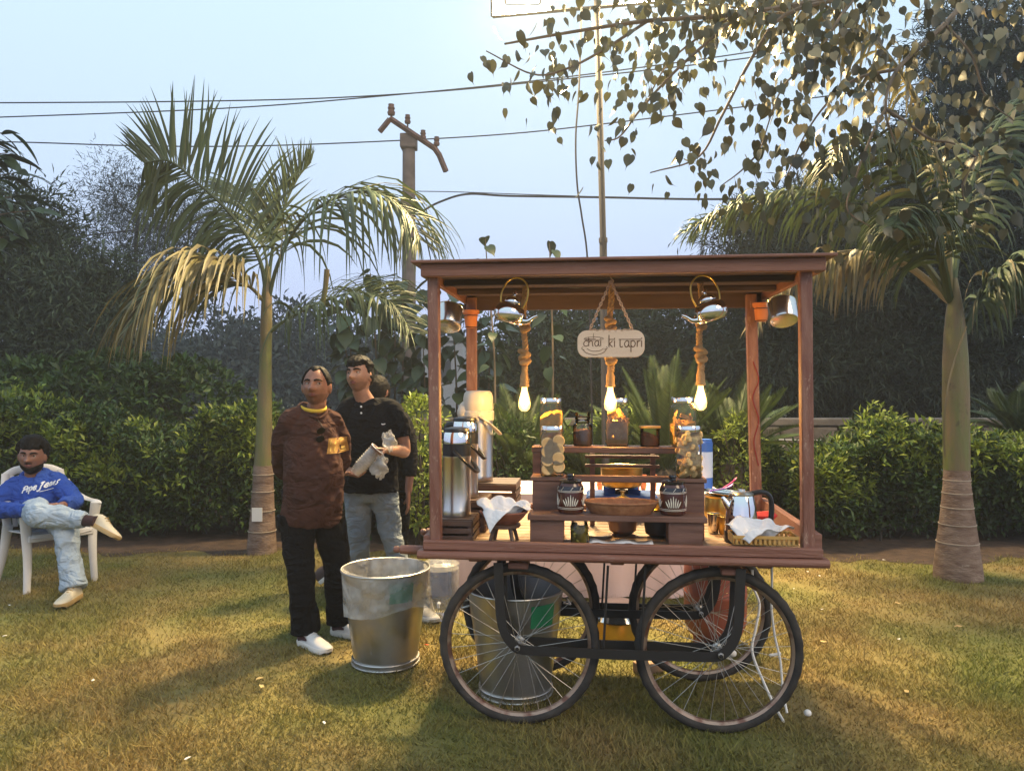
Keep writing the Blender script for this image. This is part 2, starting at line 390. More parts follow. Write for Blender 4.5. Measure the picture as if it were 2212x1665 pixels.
for x, y, lb in ((1776, 1322, 'pale scrap on the lawn right of the hanging white cord'), (1942, 1387, 'pale petal-like scrap alone on the right lawn'), (1715, 1277, 'short white strip of litter on the lawn under the right end of the cart'), (1770, 1249, 'white scrap of litter beyond the right end of the cart'), (1910, 1214, 'white scrap of litter on the soil left of the thick palm'), (200, 1478, 'pale scrap on the lawn below the seated man'), (700, 1570, 'pale scrap on the foreground lawn left of the front wheel'), (405, 1648, 'pale scrap at the bottom edge of the lawn on the left'), (20, 1313, 'pale scrap at the left picture edge beside the chair'), (10, 1380, 'pale scrap at the left picture edge in front of the chair'), (1745, 1240, 'tiny yellowish scrap close behind the right end of the cart')):
    scrap('paper_scrap', lb, 'litter', x, y, .015, M_paper, 'pale litter on the lawn')
scrap('petal', 'bright orange-red petal on the grass beside the steel bin', 'petal', 921, 1400, .016, M_petal)
b = MB(); b.ball((0, 0, .016), (.017, .017, .015), 12, 8)
o = b.build('crumpled_tissue', M_paper); o.location = P(1745, 1553, CAM_H * F_PX / (1553 - 832.5)); o.location.z = 0.012
tag(o, 'small white crumpled ball on the grass right of the front wheel', 'litter')
b = MB(); b.ball((0, 0, .02), (.024, .02, .02), 12, 8)
o = b.build('crumpled_tissue', M_paper); o.location = P(1582, 1419, CAM_H * F_PX / (1425 - 832.5)); o.location.z = .015
tag(o, 'small white crumpled wad seen through the right front wheel', 'litter')

# ---------------------------------------------------------------- boundary wall: rough stone courses with a cap
wl = tag(thing('boundary_wall', 'low rough brown stone boundary wall behind the hedges', 'wall', (0, 9.3, 0)))if False else thing('boundary_wall', 'low rough brown stone boundary wall behind the hedges', 'wall', (0, 9.3, 0))
wc = MB(); wc.box(-13, 13, .06, .22, 0, 1.0); wc.build('wall_core', M_wall, wl)
wc = MB(); wc.box(-13, 13, -.02, .26, 1.0, 1.09, .012); wc.build('coping', M_wall, wl)
stone_mesh = []
for k in range(6):
    b = MB(); b.box(-.16, .16, 0, .08, 0, .21, .02); 
    b.v = [(v[0] + random.uniform(-.012, .012), v[1] + random.uniform(-.012, .012), v[2] + random.uniform(-.01, .01)) for v in b.v]
    me = D.meshes.new('stone'); me.from_pydata(b.v, [], b.f); me.materials.append(M_wall); stone_mesh.append(me)
for row in range(3):                       # only the courses that show above the hedge
    for i in range(30):
        x = 2.4 + (i + .5 * (row % 2)) * .345
        if x > 8.6: continue
        o = link('stone', random.choice(stone_mesh), wl); o.location = (x, random.uniform(-.012, .006), .345 + row * .218); o.scale = (random.uniform(.92, 1.0), 1, 1)
# wires strung along the wall
for k, (z, Y, lb) in enumerate(((.86, 9.1, 'thin pale wire strung along the top of the stone wall'),)):
    b = MB(); b.tube(catmull([(2.3, Y, z + .01), (4, Y - .05, z - .02), (5.2, Y, z + .0), (7, Y - .03, z + .03), (8.4, Y, z + .05)], 30), .006, 5)
    tag(b.build('fence_wire', M_white_cord), lb, 'wire')

# ---------------------------------------------------------------- foliage builders
def twig_leaves(centers, outward, per, L, Wd, spread=.05, up=.25, droop=0.0, flat=.6):
    n = len(centers); c = np.repeat(centers, per, 0); o = np.repeat(outward, per, 0)
    d = unit(rng.normal(size=(n * per, 3)) * .9 + o * flat + np.array([0, 0, up - droop]))
    pos = c + d * spread * rng.random((n * per, 1)) + rng.normal(size=(n * per, 3)) * spread * .35
    nrm = unit(np.array([0, 0, 1.0]) + o * .5 + rng.normal(size=(n * per, 3)) * .5)
    return leaves(pos, d, nrm, L * (.6 + .7 * rng.random(n * per)), Wd * (.6 + .7 * rng.random(n * per)))

def blob_points(blobs, n, shell=.45):
    vol = np.array([b[1][0] * b[1][1] * b[1][2] for b in blobs]) ** .67; vol = vol / vol.sum()
    pts = []; outs = []
    for (c, r), w in zip(blobs, vol):
        k = max(4, int(n * w)); d = rand_dirs(k); rad = (1 - shell * rng.random(k) ** 1.6)[:, None]
        lump = 1 + .22 * np.sin(d[:, :1] * 5 + c[0]) * np.sin(d[:, 2:] * 6 + c[1]) + .12 * np.sin(d[:, 1:2] * 11)
        pts.append(np.array(c) + d * rad * lump * np.array(r)); outs.append(d)
    return np.concatenate(pts), np.concatenate(outs)

def tree(name, label, base, top, r0, blobs, n, per, L, Wd, m, bark=None, group=None, droop=0.0, spread=.12, shell=.6, cat='tree', flat=.6, limbs=True, up=.25):
    base = Vector(base); t = thing(name, label, cat, base, 0, group)
    loc = [(tuple(Vector(c) - base), r) for c, r in blobs]; top = Vector(top) - base
    tb = MB(); tb.tube(catmull([(0, 0, -.05), top * .35 + Vector((.06 * r0 * 8, 0, 0)), top * .7, top], 10), [r0 * (1.25 - .75 * i / 10) for i in range(11)], 9)
    tb.build('trunk', bark or M_barkdark, t)
    if limbs:
        for c, r in loc:
            c = Vector(c); a = top * random.uniform(.45, .9); mid = a.lerp(c, .5) + Vector((0, 0, -.1 * r[2]))
            lb = MB(); lb.tube(catmull([a, mid, c, c + Vector((random.uniform(-.4, .4) * r[0], 0, .6 * r[2]))], 10), [max(.006, r0 * .5 * (1 - i / 11)) for i in range(11)], 6)
            lb.build('branch', bark or M_barkdark, t)
    p, o = blob_points(loc, n, shell)
    v, f = twig_leaves(p, o, per, L, Wd, spread, up, droop, flat)
    link('crown', np_mesh('crown', v, f, m), t, 'stuff')
    return t

def pb(x, y, Y, rx, ry, rd=None):
    c = P(x, y, Y); k = Y / F_PX
    return (tuple(c), (rx * k, (rd if rd else min(rx, ry)) * k, ry * k))
def gp(x, Y): return ((x - 1106) / F_PX * Y, Y, 0)

# ---------------------------------------------------------------- hedges
def hedge(name, label, x0, x1, Y, depth, h, seed, lo=.12):
    t = thing(name, label, 'hedge', ((x0 + x1) / 2, Y, 0), 0, 'clipped hedges along the wall')
    w = (x1 - x0) / 2; r_ = np.random.default_rng(seed)
    def top(x): return h * (1 + .12 * np.sin(x * 2.1 + seed) + .08 * np.sin(x * 5.3 + seed * 2) + .06 * np.sin(x * 11))
    def fr(x, z): return -depth / 2 + .10 * np.sin(x * 2.7 + seed) + .07 * np.sin(x * 7 + z * 5) + .10 * (z < .35)
    n = int((x1 - x0) * 520)
    # front face, top face and inner fill
    x = r_.uniform(-w, w, n); z = lo + (top(x) - lo) * r_.random(n) ** .75; y = fr(x, z) + np.abs(r_.normal(size=n)) * .13
    x2 = r_.uniform(-w, w, n // 2); y2 = r_.uniform(-depth / 2, depth / 2, n // 2); z2 = top(x2) - np.abs(r_.normal(size=n // 2)) * .09
    c = np.concatenate([np.stack([x, y, z], 1), np.stack([x2, y2, z2], 1)])
    o = np.concatenate([np.stack([r_.normal(size=n) * .3, -np.ones(n), .35 + 0 * x], 1), np.stack([r_.normal(size=n // 2) * .4, r_.normal(size=n // 2) * .4 - .3, np.ones(n // 2)], 1)])
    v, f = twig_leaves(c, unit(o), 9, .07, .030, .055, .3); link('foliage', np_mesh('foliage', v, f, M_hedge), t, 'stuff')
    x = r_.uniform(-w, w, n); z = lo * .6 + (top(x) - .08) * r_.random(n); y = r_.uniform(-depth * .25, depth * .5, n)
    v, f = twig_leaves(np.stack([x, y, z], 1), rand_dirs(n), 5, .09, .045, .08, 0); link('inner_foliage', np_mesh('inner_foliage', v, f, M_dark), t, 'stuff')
    # bright young rosettes near the top and on shoots
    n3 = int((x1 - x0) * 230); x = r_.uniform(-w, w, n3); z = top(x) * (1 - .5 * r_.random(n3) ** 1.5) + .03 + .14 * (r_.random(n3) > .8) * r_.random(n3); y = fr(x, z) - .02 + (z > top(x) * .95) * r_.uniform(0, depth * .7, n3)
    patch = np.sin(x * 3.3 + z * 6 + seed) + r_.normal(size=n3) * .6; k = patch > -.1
    c = np.stack([x, y, z], 1)[k]; o = unit(np.stack([r_.normal(size=k.sum()) * .4, -np.ones(k.sum()) * .7, np.ones(k.sum())], 1))
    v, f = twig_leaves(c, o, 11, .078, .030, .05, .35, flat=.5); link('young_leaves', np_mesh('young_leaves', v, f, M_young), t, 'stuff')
    for i in range(int((x1 - x0) * 5)):
        xx_ = random.uniform(-w, w); b = MB(); b.tube(catmull([(xx_, random.uniform(-.25, .1), -.02), (xx_ + random.uniform(-.1, .1), random.uniform(-.3, .0), .3), (xx_ + random.uniform(-.2, .2), random.uniform(-.3, .1), .75)], 6), [.011, .004], 5)
        b.build('stem', M_barkdark, t)
hedge('hedge', 'long leafy hedge with bright tips behind the seated man and the left palm', -6.0, -2.45, 7.75, 1.0, 1.16, 3)
hedge('hedge', 'leafy hedge behind the two standing men', -2.45, .35, 7.95, 1.0, 1.0, 5)
hedge('hedge', 'low dark hedge seen behind the cart shelves', .35, 2.6, 8.0, .9, .98, 8)
hedge('hedge', 'dark green hedge between the cart and the thick right palm', 2.6, 4.35, 7.6, 1.0, .93, 13)
hedge('hedge', 'dark green hedge to the right of the thick palm trunk', 4.35, 6.4, 7.6, 1.0, .92, 17)

def shrub(name, label, x, Y, h, w, n, L=.06, m=None, seed=0, lo=.2):
    t = thing(name, label, 'shrub', gp(x, Y)); k = n
    d = rand_dirs(k); c = np.stack([d[:, 0] * w, d[:, 1] * w, lo + (h - lo) * (.5 + .5 * d[:, 2])], 1) * np.array([1, 1, 1])
    c *= np.stack([1 - .4 * rng.random(k) ** 2] * 2 + [np.ones(k)], 1)
    v, f = twig_leaves(c, d, 9, L, L * .42, .05, .3); link('foliage', np_mesh('foliage', v, f, m or M_young), t, 'stuff')
    for i in range(5):
        b = MB(); b.tube(catmull([(random.uniform(-.05, .05), 0, -.02), (random.uniform(-.5, .5) * w, random.uniform(-.5, .5) * w, h * .5), (random.uniform(-.8, .8) * w, random.uniform(-.6, .6) * w, h * .9)], 6), [.014, .004], 5)
        b.build('stem', M_barkdark, t)
shrub('shrub', 'bright yellow-green shrub beside the left front post of the cart', 905, 7.0, 1.36, .30, 260)
shrub('shrub', 'green shrub seen between the steel flasks and the shelf', 1100, 6.9, 1.18, .32, 170, m=M_hedge)
shrub('shrub', 'sprig of yellow-green leaves right behind the cart shelves', 1595, 7.0, 1.18, .22, 110)
for i, (x, w_, h_, lb) in enumerate(((70, .5, 1.62, 'taller loose shrub with yellowing leaves above the hedge behind the seated man'), (240, .6, 1.7, 'taller loose shrub rising above the hedge left of the palm'), (400, .55, 1.62, 'loose shrub rising above the hedge just left of the palm trunk'))):
    shrub('tall_shrub', lb, x, 8.8, h_ + .12, w_ + .15, 330, .11, M_hedge, lo=.7)

# ---------------------------------------------------------------- trees behind the wall
tree('dense_tree', 'dense dark feathery tree rising at the far left', gp(70, 12.5), P(90, 520, 12.5), .13,
     [pb(50, 580, 12.5, 150, 130), pb(150, 660, 12.2, 120, 110), pb(40, 760, 12, 150, 110), pb(205, 770, 12, 90, 110), pb(30, 470, 12.5, 110, 80), pb(235, 640, 12.5, 60, 90), pb(120, 850, 11.6, 170, 70), pb(-120, 600, 12.5, 150, 160)],
     3600, 14, .17, .030, M_needle_green, droop=.5, spread=.2)
tree('feathery_tree', 'thin airy tree with fine foliage behind the left palm fronds', gp(274, 17), P(300, 400, 17), .06,
     [pb(330, 470, 17, 130, 120), pb(280, 560, 17, 100, 90), pb(390, 560, 17, 110, 90), pb(250, 430, 17, 70, 90), pb(430, 480, 17, 70, 90)], 1500, 10, .16, .016, M_far, droop=.35, spread=.25, shell=.9)
t = thing('mango_branch_tree', 'long-leaved tree reaching in at the left edge high above the seated man', 'tree', gp(-160, 8.5))
b = MB(); b.tube(catmull([(0, 0, 0), (.05, 0, 1.8), (.1, .1, 3.2), (.25, 0, 4.2)], 10), [.09, .03], 8); b.build('trunk', M_bark, t)
lm = []
def long_leaf(L, Wd):
    k = 7; vs = []; 
    for i in range(k + 1):
        s = i / k; w_ = Wd * .5 * math.sin(math.pi * min(1, s * .93 + .04)) ** .8; z = -.35 * L * s * s
        vs += [(-w_, L * s, z + w_ * .25), (0, L * s, z), (w_, L * s, z + w_ * .25)]
    fs = []
    for i in range(k): a = i * 3; fs += [(a, a + 1, a + 4, a + 3), (a + 1, a + 2, a + 5, a + 4)]
    me = D.meshes.new('leaf'); me.from_pydata(vs, [], fs); me.materials.append(M_broad); me.polygons.foreach_set('use_smooth', [True] * len(fs)); return me
lm = [long_leaf(.34, .10), long_leaf(.40, .12), long_leaf(.28, .09)]
for (x, y) in ((20, 285), (15, 330), (30, 375), (25, 425), (-30, 330), (-40, 420), (70, 455), (0, 470), (-40, 520), (30, 510)):
    e = P(x, y, 8.5) - t.location; a = Vector((.2, 0, e.z - .25))
    b = MB(); b.tube(catmull([a, a.lerp(e, .6) + Vector((0, 0, .05)), e], 6), [.014, .005], 5); b.build('branch', M_bark, t)
    for i in range(12):
        o = link('leaf', random.choice(lm), t); o.location = e - (e - a) * (.12 * (i // 2)); o.rotation_euler = (random.uniform(-.5, .25), random.uniform(-.6, .6), -1.57 + random.uniform(-1.1, 1.1)); 

for i, (x, y, rx, ry, lb) in enumerate(((480, 790, 120, 120, 'hazy bluish far tree low behind the left palm trunk'), (640, 760, 110, 100, 'hazy bluish far tree above the brown-sweater man'), (780, 800, 100, 90, 'hazy bluish far tree left of the utility pole'),
        (960, 800, 110, 90, 'hazy bluish far tree right of the utility pole'), (330, 800, 110, 110, 'hazy far tree between dense left tree and palm'))):
    tree('far_tree', lb, gp(x, 30 + i), P(x, y, 30 + i), .16, [pb(x, y, 30 + i, rx, ry), pb(x - rx * .6, y + 60, 30 + i, rx * .7, ry * .7), pb(x + rx * .6, y + 50, 29 + i, rx * .7, ry * .7)], 900, 9, .32, .14, M_far, group='far trees', spread=.35, shell=.8)
for i, (x, y, rx, ry, lb) in enumerate(((1170, 770, 100, 120, 'dark tree behind the left end of the cart canopy'), (1330, 740, 120, 120, 'dark tree straight behind the hanging sign'), (1490, 720, 120, 130, 'dark bluish tree behind the right bulb of the cart'))):
    tree('dark_tree', lb, gp(x, 15 + i), P(x, y, 15 + i), .12, [pb(x, y, 15 + i, rx, ry), pb(x - rx * .5, y + 90, 14.5 + i, rx * .8, 80), pb(x + rx * .5, y + 80, 15 + i, rx * .8, 90)], 1300, 12, .2, .045, M_dark, group='dark trees behind the cart', spread=.25, droop=.3)
tree('casuarina_tree', 'very dark feathery tree filling the space behind the right post', gp(1780, 12.5), P(1780, 560, 12.5), .14,
     [pb(1700, 640, 12.5, 150, 130), pb(1860, 620, 12.3, 150, 140), pb(1700, 790, 12, 150, 110), pb(1870, 800, 12, 150, 120), pb(1640, 510, 13, 110, 70), pb(1780, 480, 13, 140, 90)], 4000, 14, .2, .022, M_needle, droop=.7, spread=.2, group='dark feathery trees at the right')
tree('casuarina_tree', 'very dark feathery tree behind the thick right palm', gp(2080, 12), P(2080, 420, 12), .15,
     [pb(2040, 640, 12, 150, 150), pb(2200, 700, 12, 150, 160), pb(2060, 810, 11.6, 170, 110), pb(2230, 500, 12, 130, 150), pb(2080, 450, 12.4, 130, 130)], 3400, 14, .2, .022, M_needle, droop=.7, spread=.2, group='dark feathery trees at the right')
tree('casuarina_tree', 'tall dark feathery tree closing the top right corner', gp(2260, 14), P(2200, 60, 14), .2,
     [pb(2190, 180, 14, 150, 160), pb(2060, 300, 14, 120, 110), pb(2240, 360, 14, 140, 140), pb(2090, 90, 14.5, 110, 90), pb(1960, 380, 14, 110, 80)], 2600, 13, .22, .024, M_needle, droop=.6, spread=.25, group='dark feathery trees at the right')
# tree line closing the view far off
p, o_ = blob_points([((x, 60 + 6 * math.sin(x), 1.8 + .8 * math.sin(x * .37)), (4.5, 3, 2.4 + .7 * math.sin(x * 1.3))) for x in range(-62, 66, 5)], 5200, .8)
v, f = twig_leaves(p, o_, 8, .6, .3, .6, .2); tag(link('far_wood', np_mesh('far_wood', v, f, M_far)), 'distant line of trees seen low through the haze', 'wood', kind='stuff')
# pale house wall glimpsed between leaves
hb = thing('far_house', 'pale house glimpsed between leaves left of the cart canopy', 'house', (P(955, 740, 26).x, 26, 0))
b = MB(); b.box(-.7, .7, 0, 3, 0, 3.0); b.build('wall', M_render, hb)
b = MB(); b.box(-.8, .8, -.1, 3.1, 3.0, 3.15); b.build('roof', M_render, hb)
b = MB(); b.box(-.3, .3, -.03, .0, 1.6, 2.5); b.build('window', M_housing, hb)

# ---------------------------------------------------------------- broad-leaved saplings
def heart_leaf(L, Wd, tipf=.22, curl=.15, m=None):
    pts = [(0, 0), (.30, -.07), (.62, -.02), (.92, .16), (1.0, .34), (.86, .56), (.55, .76), (.2, .90), (.06, 1.0), (0, 1.0 + tipf)]
    vs = []; fs = []
    for px, py in pts:
        x = px * Wd * .5; y = py * L / (1 + tipf); z = -curl * L * (py ** 2) + .18 * x
        vs += [(x, y, z), (-x, y, z), (0, max(0, y), z - .18 * x)]
    for i in range(len(pts) - 1):
        a, c = i * 3, (i + 1) * 3
        fs += [(a + 2, a, c, c + 2), (a + 1, a + 2, c + 2, c + 1)]
    me = D.meshes.new('leaf'); me.from_pydata(vs, [], fs); me.materials.append(m); me.polygons.foreach_set('use_smooth', [True] * len(fs)); return me
BL = [heart_leaf(.24, .17, .1, .25, M_broad), heart_leaf(.28, .19, .1, .12, M_broad), heart_leaf(.20, .15, .1, .35, M_broad)]
def sapling(name, label, stems, n, Y, lsz=1.0, zr=(.3, 1), me=BL):
    t = thing(name, label, 'tree', gp(stems[0][0], Y))
    for (x0, x1, yt) in stems:
        a = Vector(gp(x0, Y)) - t.location; e = P(x1, yt, Y) - t.location
        path = catmull([a, a.lerp(e, .5) + Vector((random.uniform(-.08, .08), random.uniform(-.1, .1), 0)), e], 12)
        b = MB(); b.tube(path, [.022, .006], 6); b.build('stem', M_bark, t)
        for i in range(n):
            s = zr[0] + (zr[1] - zr[0]) * (i / (n - 1)); p = path[min(12, int(s * 12))].lerp(path[min(12, int(s * 12) + 1)], s * 12 % 1)
            o = link('leaf', random.choice(me), t); az = i * 2.4 + random.uniform(-.4, .4)
            k = .1 if s < .97 else .02
            o.location = p + Vector((-math.sin(az) * k, math.cos(az) * k, .02)); sc = lsz * random.uniform(.75, 1.15); o.scale = (sc,) * 3
            o.rotation_euler = (random.uniform(-1.1, -.05), random.uniform(-.5, .5), az)
    return t
sapling('broad_leaved_tree', 'sapling with big dark round leaves left of the utility pole', ((790, 750, 640), (815, 800, 590), (840, 850, 600), (780, 735, 700), (850, 870, 640)), 36, 9.9, 1.2, (.25, 1))
sapling('broad_leaved_tree', 'sapling with big dark round leaves behind the left cart posts', ((930, 925, 600), (985, 975, 640), (1040, 1060, 660), (1000, 1040, 720), (905, 912, 700)), 34, 9.7, 1.15, (.25, 1))
sapling('broad_leaved_tree', 'two leafy shoots poking up above the cart roof', ((1060, 1048, 515), (1180, 1187, 525)), 14, 8.6, .8, (.5, 1))

# ---------------------------------------------------------------- peepal tree hanging in from the top right
PL = [heart_leaf(.115, .076, .30, .10, M_peepal), heart_leaf(.100, .064, .34, .45, M_peepal), heart_leaf(.120, .070, .28, -.25, M_peepal), heart_leaf(.085, .060, .3, .2, M_peepal)]
PL_LIT = [heart_leaf(.11, .062, .30, .35, M_peepal_lit), heart_leaf(.10, .055, .34, .5, M_peepal_lit)]
pt = thing('peepal_tree', 'peepal tree with hanging heart-shaped leaves reaching in from the top right', 'tree', (6.2, 7.2, 0))
b = MB(); b.tube(catmull([(0, 0, -.05), (-.1, 0, 1.5), (.05, -.1, 3.2), (-.2, -.2, 5.0), (-.8, -.4, 6.4)], 14), [.26, .12], 12); b.build('trunk', M_bark, pt)
BR = [  # branch paths as seen, at depths of their own; leaf count, share of leaves coloured as lit, radius
    ([(2350, -120, 6.4), (2120, -40, 6.0), (1850, -10, 5.7), (1600, 30, 5.6), (1400, 45, 5.5), (1230, 70, 5.5), (1090, 95, 5.4)], 75, .0, .030),
    ([(1850, -10, 5.7), (1700, 30, 5.6), (1629, 118, 5.6), (1560, 250, 5.5), (1508, 340, 5.5), (1405, 373, 5.4)], 52, .05, .018),
    ([(1600, 30, 5.6), (1468, 145, 5.5), (1385, 235, 5.5), (1340, 294, 5.4), (1306, 304, 5.4)], 34, .0, .014),
    ([(1400, 45, 5.5), (1300, 110, 5.5), (1220, 150, 5.4), (1150, 160, 5.4), (1050, 110, 5.3)], 40, .0, .012),
    ([(2120, -40, 6.0), (2042, 52, 5.3), (1940, 149, 5.1), (1913, 235, 5.0), (1935, 311, 5.0)], 40, .5, .022),
    ([(1913, 235, 5.0), (1960, 265, 4.95), (2010, 300, 4.9), (2060, 310, 4.9), (2110, 340, 4.9)], 30, .3, .013),
    ([(1940, 149, 5.1), (1850, 170, 5.1), (1790, 220, 5.1), (1740, 290, 5.1), (1700, 380, 5.1)], 46, .5, .012),
    ([(1850, -10, 5.7), (1800, 60, 5.4), (1760, 130, 5.3), (1690, 190, 5.3), (1640, 330, 5.3)], 46, .4, .013),
    ([(1600, 30, 5.6), (1540, 60, 5.7), (1450, 130, 5.8), (1400, 210, 5.8)], 40, .0, .012),
    ([(2042, 52, 5.3), (2100, 120, 5.2), (2130, 210, 5.2), (2190, 260, 5.2)], 24, .2, .012),
    ([(1700, 30, 5.6), (1620, 20, 5.9), (1500, 10, 6.0), (1350, 20, 6.0)], 36, .0, .012),
    ([(1913, 235, 5.0), (1880, 300, 4.9), (1850, 380, 4.9), (1830, 450, 4.9), (1880, 490, 4.9)], 26, .25, .010),
    ([(2110, 340, 4.9), (2080, 400, 4.9), (2090, 460, 4.9)], 14, .05, .008),
    ([(1640, 330, 5.3), (1600, 370, 5.3), (1560, 400, 5.3)], 14, .1, .008)]
cnt = 0; rest_p = []; rest_d = []
for path, nleaf, dry, r0 in BR:  # dry: share of leaves given the lit colour
    pts = catmull([P(*q) - pt.location for q in path], 24)
    b = MB(); b.tube(pts, [r0, max(.004, r0 * .25)], 6); b.build('branch', M_bark, pt)
    for i in range(nleaf):
        s = .12 + .88 * ((i + random.random()) / nleaf); k = min(23, int(s * 24)); p = pts[k].lerp(pts[k + 1], s * 24 - k)
        off = Vector((random.gauss(0, .11), random.gauss(0, .13), random.gauss(-.05, .10)))
        p = p + off
        if cnt % 9 == 8 and random.random() < .7 or cnt >= 300:
            rest_p.append(p); rest_d.append((random.gauss(0, .5), random.gauss(0, .5), -1)); cnt += cnt >= 300; 
            if cnt < 300: cnt += 1
            continue
        o = link('leaf', random.choice(PL_LIT if random.random() < dry else PL), pt)
        o.location = p; sc = random.uniform(.7, 1.2); o.scale = (sc * random.uniform(.75, 1.05), sc, sc)
        o.rotation_mode = 'QUATERNION'
        d = Vector((random.gauss(0, .45), random.gauss(0, .45), -1)).normalized(); o.rotation_quaternion = d.to_track_quat('Y', 'Z') @ Euler((0, random.uniform(-1.5, 1.5), 0)).to_quaternion()
        cnt += 1
rp = np.array([tuple(p) for p in rest_p]); extra = rp[rng.integers(0, len(rp), 380)] + np.clip(rng.normal(size=(380, 3)), -1.5, 1.5) * np.array([.14, .22, .11])
dense = np.array([tuple(P(x, y, Y_) - pt.location) for x, y, Y_ in zip(np.clip(rng.normal(1490, 170, 300), 1190, 1900), np.abs(rng.normal(0, 120, 300)) - 30, rng.uniform(5.3, 6.2, 300))])
dense2 = np.array([tuple(P(x, y, Y_) - pt.location) for x, y, Y_ in zip(rng.uniform(1650, 2230, 420), np.abs(rng.normal(60, 180, 420)) - 30, rng.uniform(5.0, 6.2, 420))])
rp = np.concatenate([rp, extra, dense, dense2]); hl_v = np.zeros(len(PL[0].vertices) * 3); PL[0].vertices.foreach_get('co', hl_v); hl_v = hl_v.reshape(-1, 3); hl_f = np.array([tuple(p.vertices) for p in PL[0].polygons])
av = []; af = []
for i, p in enumerate(rp):
    q = (Vector((random.gauss(0, .45), random.gauss(0, .45), -1)).normalized().to_track_quat('Y', 'Z') @ Euler((0, random.uniform(-1.5, 1.5), 0)).to_quaternion()).to_matrix()
    av.append(hl_v @ np.array(q).T * random.uniform(.6, 1.05) + p); af.append(hl_f + i * len(hl_v))
n_lit = 190      # the last ones, out to the right, are coloured paler as if lit
f2 = np.concatenate(af[-n_lit:]) - (len(rp) - n_lit) * len(hl_v); link('lit_crown', np_mesh('lit_crown', np.concatenate(av[-n_lit:]), f2, mat('peepal_leaf_lit_mass', (.20, .175, .085), .4, island=.4, translucent=.08)), pt, 'stuff')
v, f = np.concatenate(av[:-n_lit]), np.concatenate(af[:-n_lit])
link('crown', np_mesh('crown', v, f, M_peepal_s), pt, 'stuff')

# ---------------------------------------------------------------- palms
def leaflet_mesh(L, d, side, Wd, droop, m, k=6):
    """ribbon starting at the origin, heading d, pulled down by gravity"""
    vs = []; fs = []; d = Vector(d).normalized(); side = Vector(side).normalized(); p = Vector((0, 0, 0)); dr = d.copy(); st = L / k
    for i in range(k + 1):
        s = i / k; w_ = Wd * .5 * (min(1, .35 + s * 3) if s < .3 else (1 - ((s - .3) / .7) ** 1.7)) + .0006
        n_up = side.cross(dr); n_up = n_up.normalized() if n_up.length > 1e-6 else Vector((0, 0, 1))
        vs += [p - side * w_ + n_up * w_ * .35, p, p + side * w_ + n_up * w_ * .35]
        dr = (dr + Vector((0, 0, -1)) * droop * st * (.5 + 1.5 * s)).normalized(); p = p + dr * st
    for i in range(k): a = i * 3; fs += [(a, a + 1, a + 4, a + 3), (a + 1, a + 2, a + 5, a + 4)]
    me = D.meshes.new('leaflet'); me.from_pydata(vs, [], fs); me.materials.append(m); me.polygons.foreach_set('use_smooth', [True] * len(fs)); return me

def frond(parent, pts, nl, L, A, B, m, rr=.016, Wd=.034, s0=.18, m2=None, mix2=0.0, mr=None, extra=0):
    """A, B: (lateral, forward, up, droop) of the two rows of leaflets"""
    o0 = Vector(parent.location); path = catmull([Vector(p) - o0 for p in pts], 30)
    b = MB(); b.tube(path, [rr, .004], 7); fo = b.build('frond', mr or m, parent)
    ev = []; ef = []; tot = nl + extra
    for i in range(tot):
        s = s0 + (1 - s0) * ((i + .5 * (extra and random.random())) / tot) ** .95; k = min(29, int(s * 30)); p = path[k].lerp(path[k + 1], s * 30 - k)
        T = (path[min(30, k + 2)] - path[max(0, k - 1)]).normalized(); sd = T.cross(Vector((0, 0, 1)))
        sd = sd.normalized() if sd.length > 1e-4 else Vector((1, 0, 0)); up = sd.cross(T)
        sgn, (la, fw, u, dp) = ((1, A), (-1, B))[i % 2]
        d = sd * sgn * la + T * fw + up * u + Vector((random.gauss(0, .11), random.gauss(0, .11), random.gauss(0, .09)))
        ll = L * (.35 + .65 * math.sin(math.pi * min(1, .12 + .80 * s)) ** .7) * random.uniform(.8, 1.12) * (1 - .5 * s ** 3)
        me = leaflet_mesh(ll, d, T, Wd * random.uniform(.75, 1.25), dp * random.uniform(.6, 1.4), m2 if (m2 and random.random() < mix2) else m)
        if extra and (i * nl) // tot == ((i - 1) * nl) // tot and i:
            o_n = len(ev); ev += [tuple(v.co + p) for v in me.vertices]; ef += [tuple(q + o_n for q in pl.vertices) for pl in me.polygons]; D.meshes.remove(me)
        else: lf = link('leaflet', me, fo); lf.location = p
    if ev:
        me = D.meshes.new('leaflet_mass'); me.from_pydata(ev, [], ef); me.materials.append(MASS.get(m.name, m)); me.polygons.foreach_set('use_smooth', [True] * len(ef)); link('leaflet_mass', me, fo, 'stuff')
    return fo

MASS = {'frond_green': mat('frond_green_mass', (0.052, 0.078, 0.034), .5, island=.4, translucent=.15), 'frond_yellowed': mat('frond_yellowed_mass', (0.15, 0.13, 0.055), .5, island=.4, translucent=.15), 'frond_dry': mat('frond_dry_mass', (0.19, 0.16, 0.095), .6, island=.35, translucent=.15)}
def palm_trunk(t, prof_lo, prof_hi, lean, rings):
    b = MB(); k = len(prof_lo)
    b.tube([Vector((lean * z, 0, z)) for r_, z in prof_lo], [r_ for r_, z in prof_lo], 20); tr = b.build('trunk', M_palmtrunk, t)
    for z, r_ in rings:
        c = MB(); c.tube([Vector((lean * z + (r_) * math.cos(a), r_ * math.sin(a), z)) for a in np.linspace(0, 6.283, 25)[:-1]], .004, 5, closed=True); c.build('ring_scar', M_ring, tr)
    b = MB(); b.tube([Vector((lean * z, 0, z)) for r_, z in prof_hi], [r_ for r_, z in prof_hi], 20); b.build('crownshaft', M_shaft, t)
M_palmtrunk = mat('palm_trunk', (0.13, 0.080, 0.058), 0.95, col2=(0.24, 0.17, 0.13), nscale=7, ndetail=8, stretch=(1, 1, 3), bump=.9, bscale=30, flecks=((.33, .27, .21), 14, .6))
